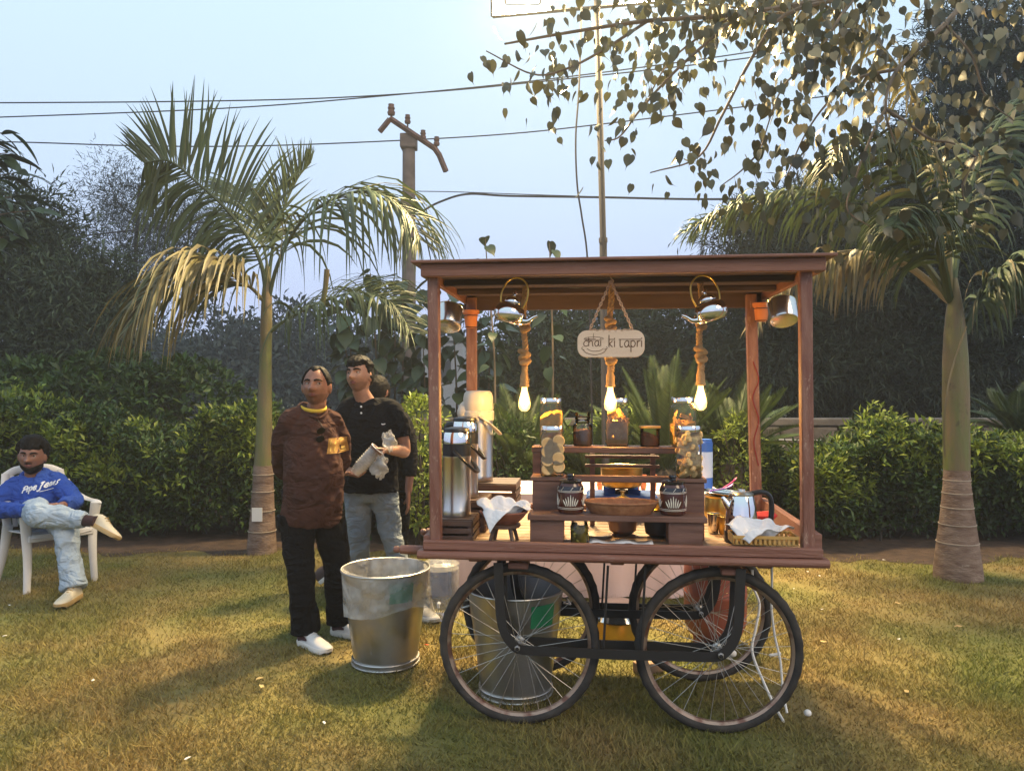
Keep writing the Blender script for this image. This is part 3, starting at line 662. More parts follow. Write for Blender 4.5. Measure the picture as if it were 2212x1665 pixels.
M_ring = mat('ring_scar', (0.34, 0.28, 0.22), 0.9)

YL = 6.85
lp = thing('palm', 'young slender palm with arching fronds left of the standing men', 'palm', gp(565, YL))
palm_trunk(lp, [(.13, -.02), (.125, .08), (.105, .35), (.09, .6), (.085, .78)], [(.08, .78), (.072, 1.0), (.06, 1.4), (.052, 1.75), (.052, 2.0), (.045, 2.3), (.02, 2.55)], .02, ((.2, .122), (.38, .108), (.55, .098), (.7, .092)))
hang = (.55, .35, .15, 3.2); stiff = (.10, .55, .95, .5); side_ = (.8, .5, .25, 1.6)
c0 = P(577, 660, YL)
frond(lp, [c0, P(560, 560, 6.8), P(500, 465, 6.7), P(420, 390, 6.6), P(365, 348, 6.5), P(310, 352, 6.45)], 60, .90, (.35, .25, -.35, 3.2), stiff, M_frond, .022, Wd=.030, extra=70)
frond(lp, [c0, P(540, 620, 6.75), P(470, 580, 6.55), P(400, 575, 6.35), P(345, 615, 6.2), P(310, 680, 6.1)], 56, 1.2, (.7, .55, .1, 2.2), (.6, .6, .25, 1.8), M_frond_y, .018, m2=M_frond, mix2=.45, Wd=.034, extra=120)
frond(lp, [c0, P(585, 560, 6.9), P(605, 470, 6.9), P(640, 390, 6.95), P(672, 350, 7.0)], 36, .55, (.35, .8, .5, 1.0), (.35, .8, .4, .9), M_frond, .02, Wd=.025, s0=.3, extra=70)
frond(lp, [c0, P(600, 570, 6.8), P(650, 480, 6.65), P(730, 425, 6.5), P(810, 415, 6.4), P(880, 460, 6.3), P(910, 520, 6.25)], 60, 1.1, (.4, .3, .0, 3.4), (.35, .35, .25, 2.8), M_frond, .02, m2=M_frond_y, mix2=.12, Wd=.028, extra=70)
frond(lp, [P(580, 720, YL), P(620, 690, 6.8), P(690, 655, 6.7), P(770, 632, 6.6), P(840, 650, 6.5), P(890, 720, 6.45)], 50, .75, (.4, .3, .0, 3.2), (.45, .45, .5, 2.2), M_frond, .016, Wd=.025, extra=70)
frond(lp, [c0, P(575, 560, 7.1), P(550, 480, 7.3), P(520, 420, 7.5), P(500, 400, 7.7)], 36, .6, (.6, .5, .2, 1.8), (.6, .5, .2, 1.8), M_frond, .016, s0=.3, extra=70)
b = MB(); b.tube([P(695, 668, 6.68) - lp.location, P(703, 620, 6.66) - lp.location, P(706, 582, 6.66) - lp.location], [.022, .024], 8); b.build('cut_frond_stub', M_shaft, lp)
b = MB(); b.box(-.045, .045, -.128, -.122, .30, .42); b.build('paper_tag', M_paper, lp)

YR = 5.95
rp_ = thing('palm', 'thick bottle-trunked palm with drooping fronds at the right', 'palm', gp(2070, YR))
palm_trunk(rp_, [(.175, -.02), (.172, .06), (.15, .25), (.118, .5), (.098, .72), (.092, .84)], [(.094, .84), (.095, 1.1), (.096, 1.4), (.09, 1.7), (.078, 1.9), (.064, 2.05), (.045, 2.18), (.02, 2.32)], -.012, ((.28, .148), (.42, .13), (.55, .114), (.66, .104), (.76, .097)))
c0 = P(2052, 650, YR)
hang2 = (.45, .3, .05, 4.5)
frond(rp_, [c0, P(1990, 560, 6.0), P(1860, 450, 6.0), P(1720, 415, 6.0), P(1590, 440, 6.0), P(1480, 500, 6.0)], 50, .62, hang2, (.4, .45, .1, 3.0), M_frond, .032, Wd=.028, extra=120)
frond(rp_, [c0, P(2020, 500, 5.8), P(1960, 360, 5.6), P(1880, 290, 5.4), P(1815, 310, 5.3), P(1790, 370, 5.25)], 46, .66, hang2, hang2, M_frond, .032, m2=M_frond_y, mix2=.25, Wd=.028, extra=120)
frond(rp_, [c0, P(1960, 575, 6.1), P(1850, 545, 6.2), P(1740, 565, 6.2), P(1670, 620, 6.2), P(1630, 690, 6.2)], 46, .66, hang2, hang2, M_frond_dry, .032, m2=M_frond_y, mix2=.4, Wd=.03, extra=120)
frond(rp_, [P(2085, 720, YR), P(2120, 640, 5.9), P(2180, 570, 5.8), P(2260, 540, 5.7), P(2340, 570, 5.6)], 38, .62, hang2, hang2, M_frond, .032, m2=M_frond_dry, mix2=.3, extra=120)
frond(rp_, [c0, P(2035, 400, 6.0), P(1960, 180, 6.1), P(1830, 40, 6.2), P(1690, -10, 6.2), P(1580, 30, 6.2)], 50, .62, hang2, hang2, M_frond_y, .032, m2=M_frond, mix2=.3, extra=120)
frond(rp_, [c0, P(2085, 450, 6.1), P(2150, 280, 6.3), P(2260, 170, 6.5), P(2380, 180, 6.6)], 36, .62, hang2, hang2, M_frond, .032, extra=120)
frond(rp_, [c0, P(2030, 540, 5.7), P(1990, 470, 5.45), P(1950, 450, 5.2), P(1930, 490, 5.0)], 34, .6, hang2, hang2, M_frond, .032, m2=M_frond_dry, mix2=.2, extra=120)
# old leaf sheath hanging down the trunk
b = MB(); b.tube(catmull([P(2088, 705, 5.83) - rp_.location, P(2062, 780, 5.82) - rp_.location, P(2046, 850, 5.80) - rp_.location, P(2040, 930, 5.80) - rp_.location, P(2042, 985, 5.80) - rp_.location], 14), [(.012, .004)] * 15, 6); b.build('dry_sheath', M_frond_dry, rp_)

# cycads behind the cart
def cycad(name, label, x, Y, n, L, z0=.25, tilt=(.25, 1.1)):
    t = thing(name, label, 'cycad', gp(x, Y))
    b = MB(); b.lathe([(.09, -.02), (.12, .1), (.11, z0), (.03, z0 + .06)], 14); b.build('trunk', M_bark, t)
    for i in range(n):
        az = i * 2.4 + random.uniform(-.2, .2); tl = tilt[0] + (tilt[1] - tilt[0]) * (i / n); d = Vector((math.cos(az) * math.sin(tl), math.sin(az) * math.sin(tl), math.cos(tl)))
        l = L * random.uniform(.85, 1.1); path = catmull([(0, 0, z0), Vector((0, 0, z0)) + d * l * .5, Vector((0, 0, z0)) + d * l + Vector((0, 0, -l * .22 * math.sin(tl)))], 14)
        b = MB(); b.tube(path, [.008, .003], 5); fo = b.build('frond', M_cycad, t)
        k = 44; s = np.repeat(np.linspace(.15, 1, k), 2); pa = np.array([tuple(p) for p in path]); idx = np.minimum((s * 14).astype(int), 13); fr_ = (s * 14 - idx)[:, None]
        pos = pa[idx] * (1 - fr_) + pa[idx + 1] * fr_; T = unit(pa[idx + 1] - pa[idx]); sd = unit(np.cross(T, np.array([0, 0, 1.0]))) * np.where(np.arange(2 * k) % 2, 1, -1)[:, None]
        v, f = leaves(pos, sd * .8 + T * .65 + np.array([0, 0, .25]), np.cross(T, sd), .16 * np.sin(np.pi * np.minimum(1, s * .85 + .1)) + .02, .011, .1)
        link('leaflets', np_mesh('leaflets', v, f, M_cycad), fo, 'stuff')
cycad('cycad', 'feathery green cycad behind the left jars of the cart', 1130, 7.1, 26, 1.0, .55)
cycad('cycad', 'feathery green cycad right behind the hanging sign', 1440, 7.3, 30, 1.15, .65, (.1, 1.0))
cycad('cycad', 'feathery green cycad behind the right bulb of the cart', 1580, 7.5, 24, 1.0, .7)
cycad('cycad', 'feathery green cycad behind the middle of the cart shelves', 1290, 7.4, 24, .9, .4)
cycad('cycad', 'small cycad at the right picture edge in front of the wall', 2200, 8.3, 18, .7, .9)

# ---------------------------------------------------------------- utility pole and wires
YP = 11.4
up_ = thing('utility_pole', 'tapered concrete utility pole with bent iron cross-arm', 'utility pole', gp(883, YP))
k = YP / F_PX
b = MB(); b.tube([(0, 0, -.1), (0, 0, 2.5), (0, 0, P(0, 290, YP).z)], [(.115, .10), (.105, .09), (.092, .08)], 4 * 3, up=(0, 1, 0)); b.build('shaft', M_concrete, up_)
b = MB(); b.box(-.118, .118, -.115, .115, P(0, 322, YP).z, P(0, 292, YP).z, .01); b.build('clamp_band', M_concrete, up_)
b = MB(); b.box(-.112, .112, -.108, .108, P(0, 452, YP).z, P(0, 430, YP).z, .01); b.build('band', M_concrete, up_)
def up(x, y, dy=-.13): q = P(x, y, YP) - up_.location; return Vector((q.x, dy, q.z))
for seg in (((845, 262), (940, 326)), ((845, 264), (823, 291)), ((938, 322), (950, 340)), ((949, 337), (965, 376))):
    a, c = up(*seg[0]), up(*seg[1]); b = MB(); b.tube([a, c], .042, 4); b.build('cross_arm', M_iron, up_)
for x, y, s in ((848, 245, 1.0), (883, 265, .8), (916, 298, .8), (945, 312, .8)):
    q = up(x, y); b = MB(); b.lathe([(.012, -.14 * s), (.012, -.07 * s), (.05 * s, -.07 * s), (.058 * s, -.03 * s), (.042 * s, 0), (.055 * s, .03 * s), (.04 * s, .06 * s), (.045 * s, .085 * s), (.015, .095 * s)], 14, q); b.build('insulator', M_iron, up_)
def wire(label, pts, Y, r=.010, m=None):
    b = MB(); b.tube(catmull([P(x, y, Y if not isinstance(Y, tuple) else Y[0] + (Y[1] - Y[0]) * i / (len(pts) - 1)) for i, (x, y) in enumerate(pts)], 40), r, 5)
    tag(b.build('overhead_wire', m or M_wire), label, 'wire')
wire('upper of the two overhead wires crossing the top left sky', [(-500, 223), (0, 222), (400, 219), (700, 212), (950, 197), (1150, 178), (1500, 140), (1800, 100)], 11.2)
wire('lower of the two overhead wires that meet above the pole', [(-500, 268), (0, 253), (500, 233), (840, 206), (1150, 175), (1500, 130), (1800, 85)], 11.6)
wire('overhead wire held by the cross-arm of the pole', [(-500, 300), (0, 306), (300, 315), (560, 315), (870, 303), (1100, 289), (1300, 268), (1650, 225), (2000, 180)], 11.3)
wire('thick twisted cable sagging from the pole to the right', [(905, 460), (950, 436), (1010, 419), (1100, 423), (1300, 426), (1560, 430), (1900, 420)], 11.3, .017)
wire('thin wire just above the twisted cable', [(900, 413), (1000, 415), (1200, 422), (1560, 431), (1900, 425)], 11.5, .007)
wire('cable crossing the airy tree behind the left palm', [(-100, 555), (140, 515), (300, 496), (450, 478), (600, 455)], 14, .016)

# ---------------------------------------------------------------- flood-light mast behind the cart
YF = 7.0
fp = thing('floodlight_mast', 'slim metal mast with floodlights on a frame behind the cart', 'lamp post', gp(1306, YF))
def fq(x, y, dy=0.0): q = P(x, y, YF) - fp.location; return Vector((q.x, dy, q.z))
b = MB(); b.tube([(0.02, 0, -.05), fq(1303, 520)], .034, 14); b.build('lower_pipe', M_galv, fp)
b = MB(); b.tube([fq(1303, 520), fq(1290, 20), fq(1287, -120)], .029, 14); b.build('upper_pipe', M_galv, fp)
b = MB(); b.tube([fq(1303.2, 524), fq(1302.8, 514)], .04, 14); b.build('pipe_collar', M_galv, fp)
fr4 = [fq(1064, 36), fq(1064, -230), fq(1520, -260), fq(1520, -5)]
for a, c in zip(fr4, fr4[1:] + fr4[:1]):
    b = MB(); b.tube([a, c], .018, 4); b.build('frame_bar', M_housing, fp)
b = MB(); b.tube([fq(1190, 24), fq(1190, -235)], .016, 4); b.build('frame_bar', M_housing, fp)
for x in (1130, 1400):
    q = fq(x, -40 if x < 1300 else -60, .14); Mx = Matrix.Translation(q) @ Matrix.Rotation(R(38), 4, 'X')
    b = MB(); b.box(-.17, .17, -.02, .07, -.13, .13, .015, Mx); hs = b.build('floodlight', M_housing, fp)
    b = MB(); b.box(-.15, .15, -.026, -.021, -.11, .11, 0, Mx); b.build('light_face', M_lampface, hs)
    b = MB(); b.tube([q + Vector((-.19, .03, 0)), q + Vector((-.19, .11, .02)), q + Vector((.19, .11, .02)), q + Vector((.19, .03, 0))], .012, 5); b.build('bracket', M_housing, hs)
    ld = D.lights.new('floodlight_beam', 'AREA'); ld.shape = 'RECTANGLE'; ld.size = .34; ld.size_y = .26; ld.energy = 400; ld.color = (1.0, 0.73, 0.36)
    lo = D.objects.new('floodlight_beam', ld); COL.objects.link(lo); lo.parent = fp
    lo.location = q + Vector((0, -.075, -.035)); lo.rotation_euler = (R(-38), 0, 0); ld.spread = R(150)
b = MB(); b.tube(catmull([fq(1255, 20, -.06), fq(1250, 190, -.05), fq(1243, 300, -.04), fq(1246, 400, -.04), fq(1256, 470, -.04), fq(1268, 560, -.04), fq(1275, 760, -.04), Vector((-.1, -.05, .02))], 40), .009, 6)
b.build('hanging_cable', M_wire, fp)
# ---------------------------------------------------------------- cart materials
M_cart = mat('cart_paint', (0.175, 0.066, 0.042), 0.36, col2=(0.27, 0.125, 0.085), nscale=5, ndetail=8, stretch=(.5, 3, 9), mixr=(.3, .75), bump=.5, bscale=30, rough2=.6, flecks=((.30, .20, .15), 20, .63))
M_cartv = mat('cart_post_paint', (0.180, 0.068, 0.045), 0.42, col2=(0.28, 0.145, 0.105), nscale=7, ndetail=8, stretch=(5, 5, .8), mixr=(.38, .72), bump=.6, bscale=50, rough2=.65, flecks=((.42, .28, .21), 26, .575))
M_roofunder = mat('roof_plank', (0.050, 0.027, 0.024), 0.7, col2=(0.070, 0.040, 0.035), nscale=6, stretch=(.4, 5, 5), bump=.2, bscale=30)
M_shelf = mat('shelf_wood', (0.120, 0.058, 0.041), 0.5, col2=(0.19, 0.098, 0.070), nscale=8, ndetail=8, stretch=(.6, 4, 6), bump=.3, bscale=50)
M_slat = mat('deck_plank', (0.26, 0.16, 0.095), 0.6, col2=(0.36, 0.24, 0.15), nscale=6, stretch=(.4, 6, 5), bump=.3, bscale=40, objrand=.2)
M_crate = mat('dark_crate_wood', (0.060, 0.032, 0.022), 0.5, col2=(0.105, 0.058, 0.040), nscale=9, stretch=(.5, 3, 6), bump=.2, bscale=40)
M_rubber = mat('tyre_rubber', (0.018, 0.016, 0.015), 0.8, col2=(0.05, 0.042, 0.035), nscale=14, bump=.5, bscale=80)
M_rim = mat('rusty_rim', (0.42, 0.30, 0.22), 0.38, metal=.8, col2=(0.20, 0.10, 0.07), nscale=16, ndetail=6, mixr=(.45, .6))
M_spoke = mat('spoke_steel', (0.45, 0.42, 0.38), 0.35, metal=.9)
M_black = mat('black_iron', (0.018, 0.016, 0.015), 0.5)
M_steel = mat('brushed_steel', (0.62, 0.60, 0.57), 0.28, metal=1.0, rough2=.36, nscale=3, stretch=(40, 40, .5))
M_chrome = mat('chrome', (0.80, 0.79, 0.77), 0.06, metal=1.0)
M_alu = mat('aluminium', (0.66, 0.65, 0.63), 0.22, metal=1.0)
M_brass = mat('brass', (0.62, 0.42, 0.10), 0.30, metal=1.0, col2=(0.48, 0.30, 0.08), nscale=8)
M_copper = mat('copper_pot', (0.16, 0.075, 0.045), 0.45, metal=.4, col2=(0.22, 0.12, 0.07), nscale=12)
M_blackplastic = mat('black_plastic', (0.018, 0.018, 0.02), 0.35)
M_cream = mat('cream_plastic', (0.60, 0.52, 0.43), 0.35)
M_terra = mat('terracotta', (0.52, 0.16, 0.05), 0.7, col2=(0.60, 0.21, 0.08), nscale=10)
M_rope = mat('jute_rope', (0.42, 0.24, 0.10), 0.9, col2=(0.55, 0.34, 0.16), nscale=60, bump=.8, bscale=120)
M_cloth = mat('white_napkin', (0.74, 0.73, 0.74), 0.9, bump=.15, bscale=60, folds=.35)
M_tablecloth = mat('tablecloth', (0.66, 0.50, 0.49), 0.9, col2=(0.72, 0.56, 0.54), nscale=3, bump=.1, bscale=30)
M_wicker = mat('wicker', (0.23, 0.095, 0.04), 0.7, col2=(0.33, 0.15, 0.07), nscale=40, bump=.6, bscale=80)
M_wickerr = mat('wicker_reddish', (0.27, 0.09, 0.05), 0.7, col2=(0.20, 0.07, 0.04), nscale=30, bump=.6, bscale=80)
M_bamboo = mat('bamboo', (0.45, 0.25, 0.06), 0.5, col2=(0.55, 0.33, 0.10), nscale=10, stretch=(.6, 4, 4))
M_signwood = mat('sign_wood', (0.68, 0.50, 0.35), 0.5, col2=(0.75, 0.57, 0.42), nscale=6, stretch=(.6, 4, 5))
M_ink = mat('burnt_lettering', (0.14, 0.07, 0.035), 0.8)
M_chain = mat('chain_bronze', (0.50, 0.33, 0.22), 0.45, metal=.5)
M_ceramic = mat('brown_ceramic', (0.060, 0.014, 0.010), 0.18, coat=.5)
M_cerblack = mat('black_ceramic', (0.010, 0.010, 0.014), 0.15, coat=.5)
M_cerwhite = mat('cream_glaze', (0.72, 0.66, 0.56), 0.35)
M_blue = mat('blue_enamel', (0.025, 0.075, 0.26), 0.4)
M_blueplastic = mat('blue_plastic', (0.04, 0.14, 0.50), 0.4)
M_label = mat('pale_label', (0.50, 0.60, 0.78), 0.6)
M_bin = mat('steel_bin', (0.55, 0.53, 0.50), 0.30, metal=1.0, col2=(0.42, 0.40, 0.37), nscale=7, ndetail=6, rough2=.5, bump=.05, bscale=14)
M_bininside = mat('bin_inside', (0.30, 0.29, 0.28), 0.6, metal=.6)
M_green = mat('green_sticker', (0.02, 0.20, 0.08), 0.5)
M_gas = mat('gas_red', (0.32, 0.085, 0.05), 0.5, col2=(0.22, 0.062, 0.040), nscale=8, ndetail=6)
M_redstring = mat('red_string', (.22, .02, .02), .8)
M_redcloth = mat('red_cloth', (0.50, 0.03, 0.03), 0.8)
M_purple = mat('purple_plastic', (0.18, 0.05, 0.42), 0.4)
M_pink = mat('pink_plastic', (0.62, 0.06, 0.26), 0.4)
M_biscuit = mat('biscuit', (0.62, 0.38, 0.16), 0.8, col2=(0.72, 0.48, 0.22), nscale=30, bump=.4, bscale=90)
M_rusk = mat('rusk', (0.70, 0.44, 0.17), 0.8, col2=(0.80, 0.55, 0.25), nscale=30, bump=.4, bscale=90, objrand=.2)
M_sev = mat('orange_snack', (0.78, 0.34, 0.035), 0.7, col2=(0.85, 0.45, 0.06), nscale=60, bump=1.0, bscale=140)
M_sticks = mat('brown_snack', (0.66, 0.30, 0.06), 0.7, col2=(0.74, 0.38, 0.09), nscale=50, bump=.8, bscale=120, objrand=.25)
M_pods = mat('cardamom_mix', (0.52, 0.27, 0.10), 0.7, col2=(0.62, 0.36, 0.15), nscale=50, bump=.8, bscale=120, objrand=.3)
M_powder = mat('brown_powder', (0.20, 0.105, 0.06), 0.9, bump=.6, bscale=120)
M_pickle = mat('green_pickle', (0.17, 0.14, 0.015), 0.5, col2=(0.26, 0.21, 0.03), nscale=30, objrand=.3)

def glass_mat(name, tint=(1, 1, 1), gl=.02, ior=1.45):
    m = D.materials.new(name); m.use_nodes = True; n = m.node_tree; N = n.nodes; N.clear()
    o = N.new('ShaderNodeOutputMaterial'); t = N.new('ShaderNodeBsdfTransparent'); t.inputs[0].default_value = (*tint, 1)
    g_ = N.new('ShaderNodeBsdfGlossy'); g_.inputs['Roughness'].default_value = gl; f = N.new('ShaderNodeFresnel'); f.inputs[0].default_value = ior
    x = N.new('ShaderNodeMixShader'); n.links.new(f.outputs[0], x.inputs[0]); n.links.new(t.outputs[0], x.inputs[1]); n.links.new(g_.outputs[0], x.inputs[2]); n.links.new(x.outputs[0], o.inputs[0]); return m
M_glass = glass_mat('jar_glass', (.97, .98, .975), .03, 1.55)
M_bulbglass = glass_mat('bulb_glass', (1.0, .86, .55), .02, 1.4)
_n = M_bulbglass.node_tree; _e = _n.nodes.new('ShaderNodeEmission'); _e.inputs[0].default_value = (1.0, .60, .16, 1); _e.inputs[1].default_value = 2.2; _a = _n.nodes.new('ShaderNodeAddShader')   # the lit bulb glows
_o = [q for q in _n.nodes if q.type == 'OUTPUT_MATERIAL'][0]; _s = _o.inputs[0].links[0].from_socket; _n.links.new(_s, _a.inputs[0]); _n.links.new(_e.outputs[0], _a.inputs[1]); _n.links.new(_a.outputs[0], _o.inputs[0])
def film_mat(name, white=.25, gl=.15):
    m = D.materials.new(name); m.use_nodes = True; n = m.node_tree; N = n.nodes; N.clear()
    o = N.new('ShaderNodeOutputMaterial'); t = N.new('ShaderNodeBsdfTransparent'); p = N.new('ShaderNodeBsdfPrincipled')
    p.inputs['Base Color'].default_value = (.72, .70, .66, 1); p.inputs['Roughness'].default_value = gl
    no = N.new('ShaderNodeTexNoise'); no.inputs['Scale'].default_value = 9; no.inputs['Detail'].default_value = 5
    mr = N.new('ShaderNodeMapRange'); mr.inputs['From Min'].default_value = .35; mr.inputs['From Max'].default_value = .7; mr.inputs['To Min'].default_value = white * .5; mr.inputs['To Max'].default_value = white * 1.7
    tcx = N.new('ShaderNodeTexCoord'); bmp = N.new('ShaderNodeBump'); bmp.inputs['Strength'].default_value = .9; bmp.inputs['Distance'].default_value = .03; n2 = N.new('ShaderNodeTexNoise'); n2.inputs['Scale'].default_value = 14; n2.inputs['Detail'].default_value = 2; n.links.new(tcx.outputs['Object'], n2.inputs['Vector']); n.links.new(n2.outputs['Fac'], bmp.inputs['Height']); n.links.new(bmp.outputs[0], p.inputs['Normal']); n.links.new(tcx.outputs['Object'], no.inputs['Vector']); n.links.new(no.outputs['Fac'], mr.inputs['Value'])
    x = N.new('ShaderNodeMixShader'); n.links.new(mr.outputs[0], x.inputs[0]); n.links.new(t.outputs[0], x.inputs[1]); n.links.new(p.outputs[0], x.inputs[2]); n.links.new(x.outputs[0], o.inputs[0]); return m
M_film = film_mat('clear_plastic_bag', .38, .1)
M_cup = film_mat('clear_cup_plastic', .38, .2)
M_jug = film_mat('clear_water_jar', .22, .2)

# ---------------------------------------------------------------- the cart
CART = Matrix.Translation((.449, 3.26, 0)) @ Matrix.Rotation(R(-6), 4, 'Z')
def cm(u, v, z, rz=0.0): return CART @ Matrix.Translation((u, v, z)) @ Matrix.Rotation(R(rz), 4, 'Z')
cart = thing('tea_cart', 'reddish-brown wooden tea cart with canopy on four bicycle wheels', 'cart', M=CART)
def cpart(name, m=M_cart, *boxes, b=.004, parent=None):
    k = MB()
    for q in boxes: k.box(*q, b)
    return k.build(name, m, parent or cart)
DK = .785
# deck frame and slats
mo = MB(); pr = []
for i in range(9):
    a = math.pi * (i / 8 - .5); pr.append((0.017 * math.cos(a), .753 + .0175 * math.sin(a)))
mo.add([(x, -.0 - p[0], p[1]) for x in (-.865, .865) for p in pr] + [(x, .05, z) for x in (-.865, .865) for z in (.7355, .7705)],
       [(i, i + 1, 9 + i + 1, 9 + i) for i in range(8)] + [tuple(range(8, -1, -1)) + (18, 19), tuple(range(9, 18)) + (21, 20), (8, 17, 21, 19), (0, 18, 20, 9)])
mo.build('front_moulding', M_cart, cart)
cpart('front_rail', M_cart, (-.845, .845, .008, .042, .772, .812))
cpart('back_rail', M_cart, (-.845, .845, 1.10, 1.135, .735, .812))
cpart('side_rail', M_cart, (-.85, -.815, .044, 1.098, .735, .83))
cpart('side_rail', M_cart, (.815, .85, .044, 1.098, .735, .868))
k_ = 14; w_ = (1.094 - .048) / k_
for i in range(k_):
    cpart('deck_plank', M_slat, (-.812, .812, .048 + i * w_ + .003, .048 + (i + 1) * w_ - .003, .765, DK + random.uniform(-.001, .001)), b=.002)
for u in (-.62, 0, .62): cpart('cross_bearer', M_cart, (u - .03, u + .03, .055, 1.09, .715, .7645))
# posts
for (u, v) in ((-.795, .06), (.795, .06), (-.795, 1.08), (.795, 1.08)):
    k = MB(); s = .0245 if v < .5 else .028
    lean = -.012 if v < .5 else (-.004 if u < 0 else -.03)
    k.box(-s, s, -s, s, .768, 1.995, .004); k.v = [(x + u + lean * ((z - .768) / 1.23), y + v, z) for x, y, z in k.v]
    k.build('post', M_cartv, cart)
# roof
cpart('fascia', M_cart, (-.85, .85, -.012, .014, 1.962, 2.017))
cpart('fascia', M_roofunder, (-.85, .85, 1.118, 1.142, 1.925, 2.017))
cpart('fascia', M_cart, (-.85, -.826, .016, 1.116, 1.962, 2.017))
cpart('fascia', M_cart, (.826, .85, .016, 1.116, 1.962, 2.017))
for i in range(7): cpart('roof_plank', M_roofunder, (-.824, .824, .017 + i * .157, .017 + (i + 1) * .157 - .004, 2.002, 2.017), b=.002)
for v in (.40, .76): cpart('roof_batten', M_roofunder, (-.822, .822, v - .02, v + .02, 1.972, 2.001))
cpart('roof_sheet', M_cart, (-.888, .888, -.04, 1.17, 2.0185, 2.031), b=.003)
# push handles
for v, z, u1 in ((.10, .752, -1.0), (.45, .765, -.955)):
    k = MB(); prof = [(.0, 0), (.011, .002), (.016, .01), (.016, .022), (.012, .028), (.019, .034), (.021, .06), (.020, .17)]
    k.lathe(prof, 14, (0, 0, 0), Matrix.Translation((u1, v, z)) @ Matrix.Rotation(R(90), 4, 'Y')); k.build('push_handle', M_cart, cart)
# hanging blocks under the deck
for u, v in ((-.43, .10), (.48, .08), (-.43, .70), (.48, .70), (.03, .60)): cpart('bearing_block', M_cart, (u - .045, u + .045, v - .05, v + .05, .688, .7145))

def wheel(u, v, spin):
    t = D.objects.new('wheel', None); COL.objects.link(t); t.parent = cart; t.location = (u, v, .355); t.rotation_euler = (R(90), spin, 0)
    ty = MB(); n = 72; ro = .334
    vs = []; fs = []; sec = 10
    for i in range(n):
        a = 2 * math.pi * i / n; tread = .0018 if i % 2 else -.0012
        for j in range(sec):
            b_ = 2 * math.pi * j / sec; rr = .0215 + (tread if math.cos(b_) > .2 else 0)
            r_ = ro + rr * math.cos(b_); vs.append((r_ * math.cos(a), r_ * math.sin(a), .021 * math.sin(b_)))
    for i in range(n):
        for j in range(sec): fs.append((i * sec + j, ((i + 1) % n) * sec + j, ((i + 1) % n) * sec + (j + 1) % sec, i * sec + (j + 1) % sec))
    ty.add(vs, fs); ty.build('tyre', M_rubber, t)
    rm = MB(); prof = [(.320, -.014), (.3255, -.016), (.3255, -.011), (.312, -.008), (.308, 0), (.312, .008), (.3255, .011), (.3255, .016), (.320, .014), (.306, .009), (.302, 0), (.306, -.009), (.320, -.014)]
    vs = []; fs = []; m_ = len(prof) - 1
    for i in range(n):
        a = 2 * math.pi * i / n
        for r_, z in prof[:-1]: vs.append((r_ * math.cos(a), r_ * math.sin(a), z))
    for i in range(n):
        for j in range(m_): fs.append((i * m_ + j, ((i + 1) % n) * m_ + j, ((i + 1) % n) * m_ + (j + 1) % m_, i * m_ + (j + 1) % m_))
    rm.add(vs, fs); rm.build('rim', M_rim, t)
    hb_ = MB(); hb_.lathe([(.006, -.06), (.008, -.06), (.008, -.036), (.02, -.034), (.021, -.028), (.013, -.024), (.013, .024), (.021, .028), (.02, .034), (.008, .036), (.008, .06), (.0, .06)], 14); hb_.build('hub', M_spoke, t)
    sp_ = MB(); sp_.tube([(.019, 0, 0), (.304, 0, 0)], .0013, 5); sme = None
    for i in range(32):
        a = 2 * math.pi * i / 32; fl = 1 if i % 2 else -1; off = (1 if (i // 2) % 2 else -1) * R(62)
        p0 = Vector((.019 * math.cos(a + off), .019 * math.sin(a + off), .030 * fl)); p1 = Vector((.304 * math.cos(a), .304 * math.sin(a), .003 * fl))
        s_ = MB(); s_.tube([p0, p1], .0014, 4); s_.build('spoke', M_spoke, t)
    return t
for u, v, s in ((-.43, .085, .1), (.43, .085, .5), (-.425, .675, .3), (.43, .665, .8)): wheel(u, v, s)
# U-shaped iron straps carrying the axles, two per pair of wheels
for v in (.025, .145, .615, .735):
    k = MB(); path = [(-.515, v, .72), (-.51, v, .62), (-.505, v, .50), (-.487, v, .42), (-.45, v, .367), (-.40, v, .345), (-.2, v, .342), (0, v, .340), (.2, v, .342), (.40, v, .345), (.45, v, .367), (.487, v, .42), (.505, v, .50), (.51, v, .62), (.515, v, .72)]
    k.tube(catmull(path, 48), [(.005, .0205)] * 49, 8, up=(0, 1, 0)) if False else None
    pts = catmull(path, 48); vs = []; fs = []
    for i, p in enumerate(pts):
        tg = (pts[min(48, i + 1)] - pts[max(0, i - 1)]).normalized(); nn = Vector((-tg.z, 0, tg.x))
        for a, c in ((-.020, -.005), (.020, -.005), (.020, .005), (-.020, .005)): vs.append(p + nn * a + Vector((0, c, 0)))
    for i in range(48):
        for j in range(4): fs.append((i * 4 + j, i * 4 + (j + 1) % 4, (i + 1) * 4 + (j + 1) % 4, (i + 1) * 4 + j))
    fs += [(3, 2, 1, 0), (192, 193, 194, 195)]; k.add(vs, fs); k.build('axle_strap', M_black, cart, angle=30)
for v in (.085, .675):
    for u in (-.43, .43):
        k = MB(); k.tube([(u, v - .085, .355), (u, v + .085, .355)], .008, 10); k.build('axle', M_black, cart)
        k = MB(); k.lathe([(.013, 0), (.013, .010), (.004, .013)], 6, (0, 0, 0), Matrix.Translation((u, v - .066, .355)) @ Matrix.Rotation(R(90), 4, 'X')); k.build('axle_nut', M_spoke, cart)
    for u in (-.06, .10): 
        k = MB(); k.tube([(u, v - .03, .345), (u + .02, v - .03, .712)], .006, 6); k.build('stay_rod', M_black, cart)
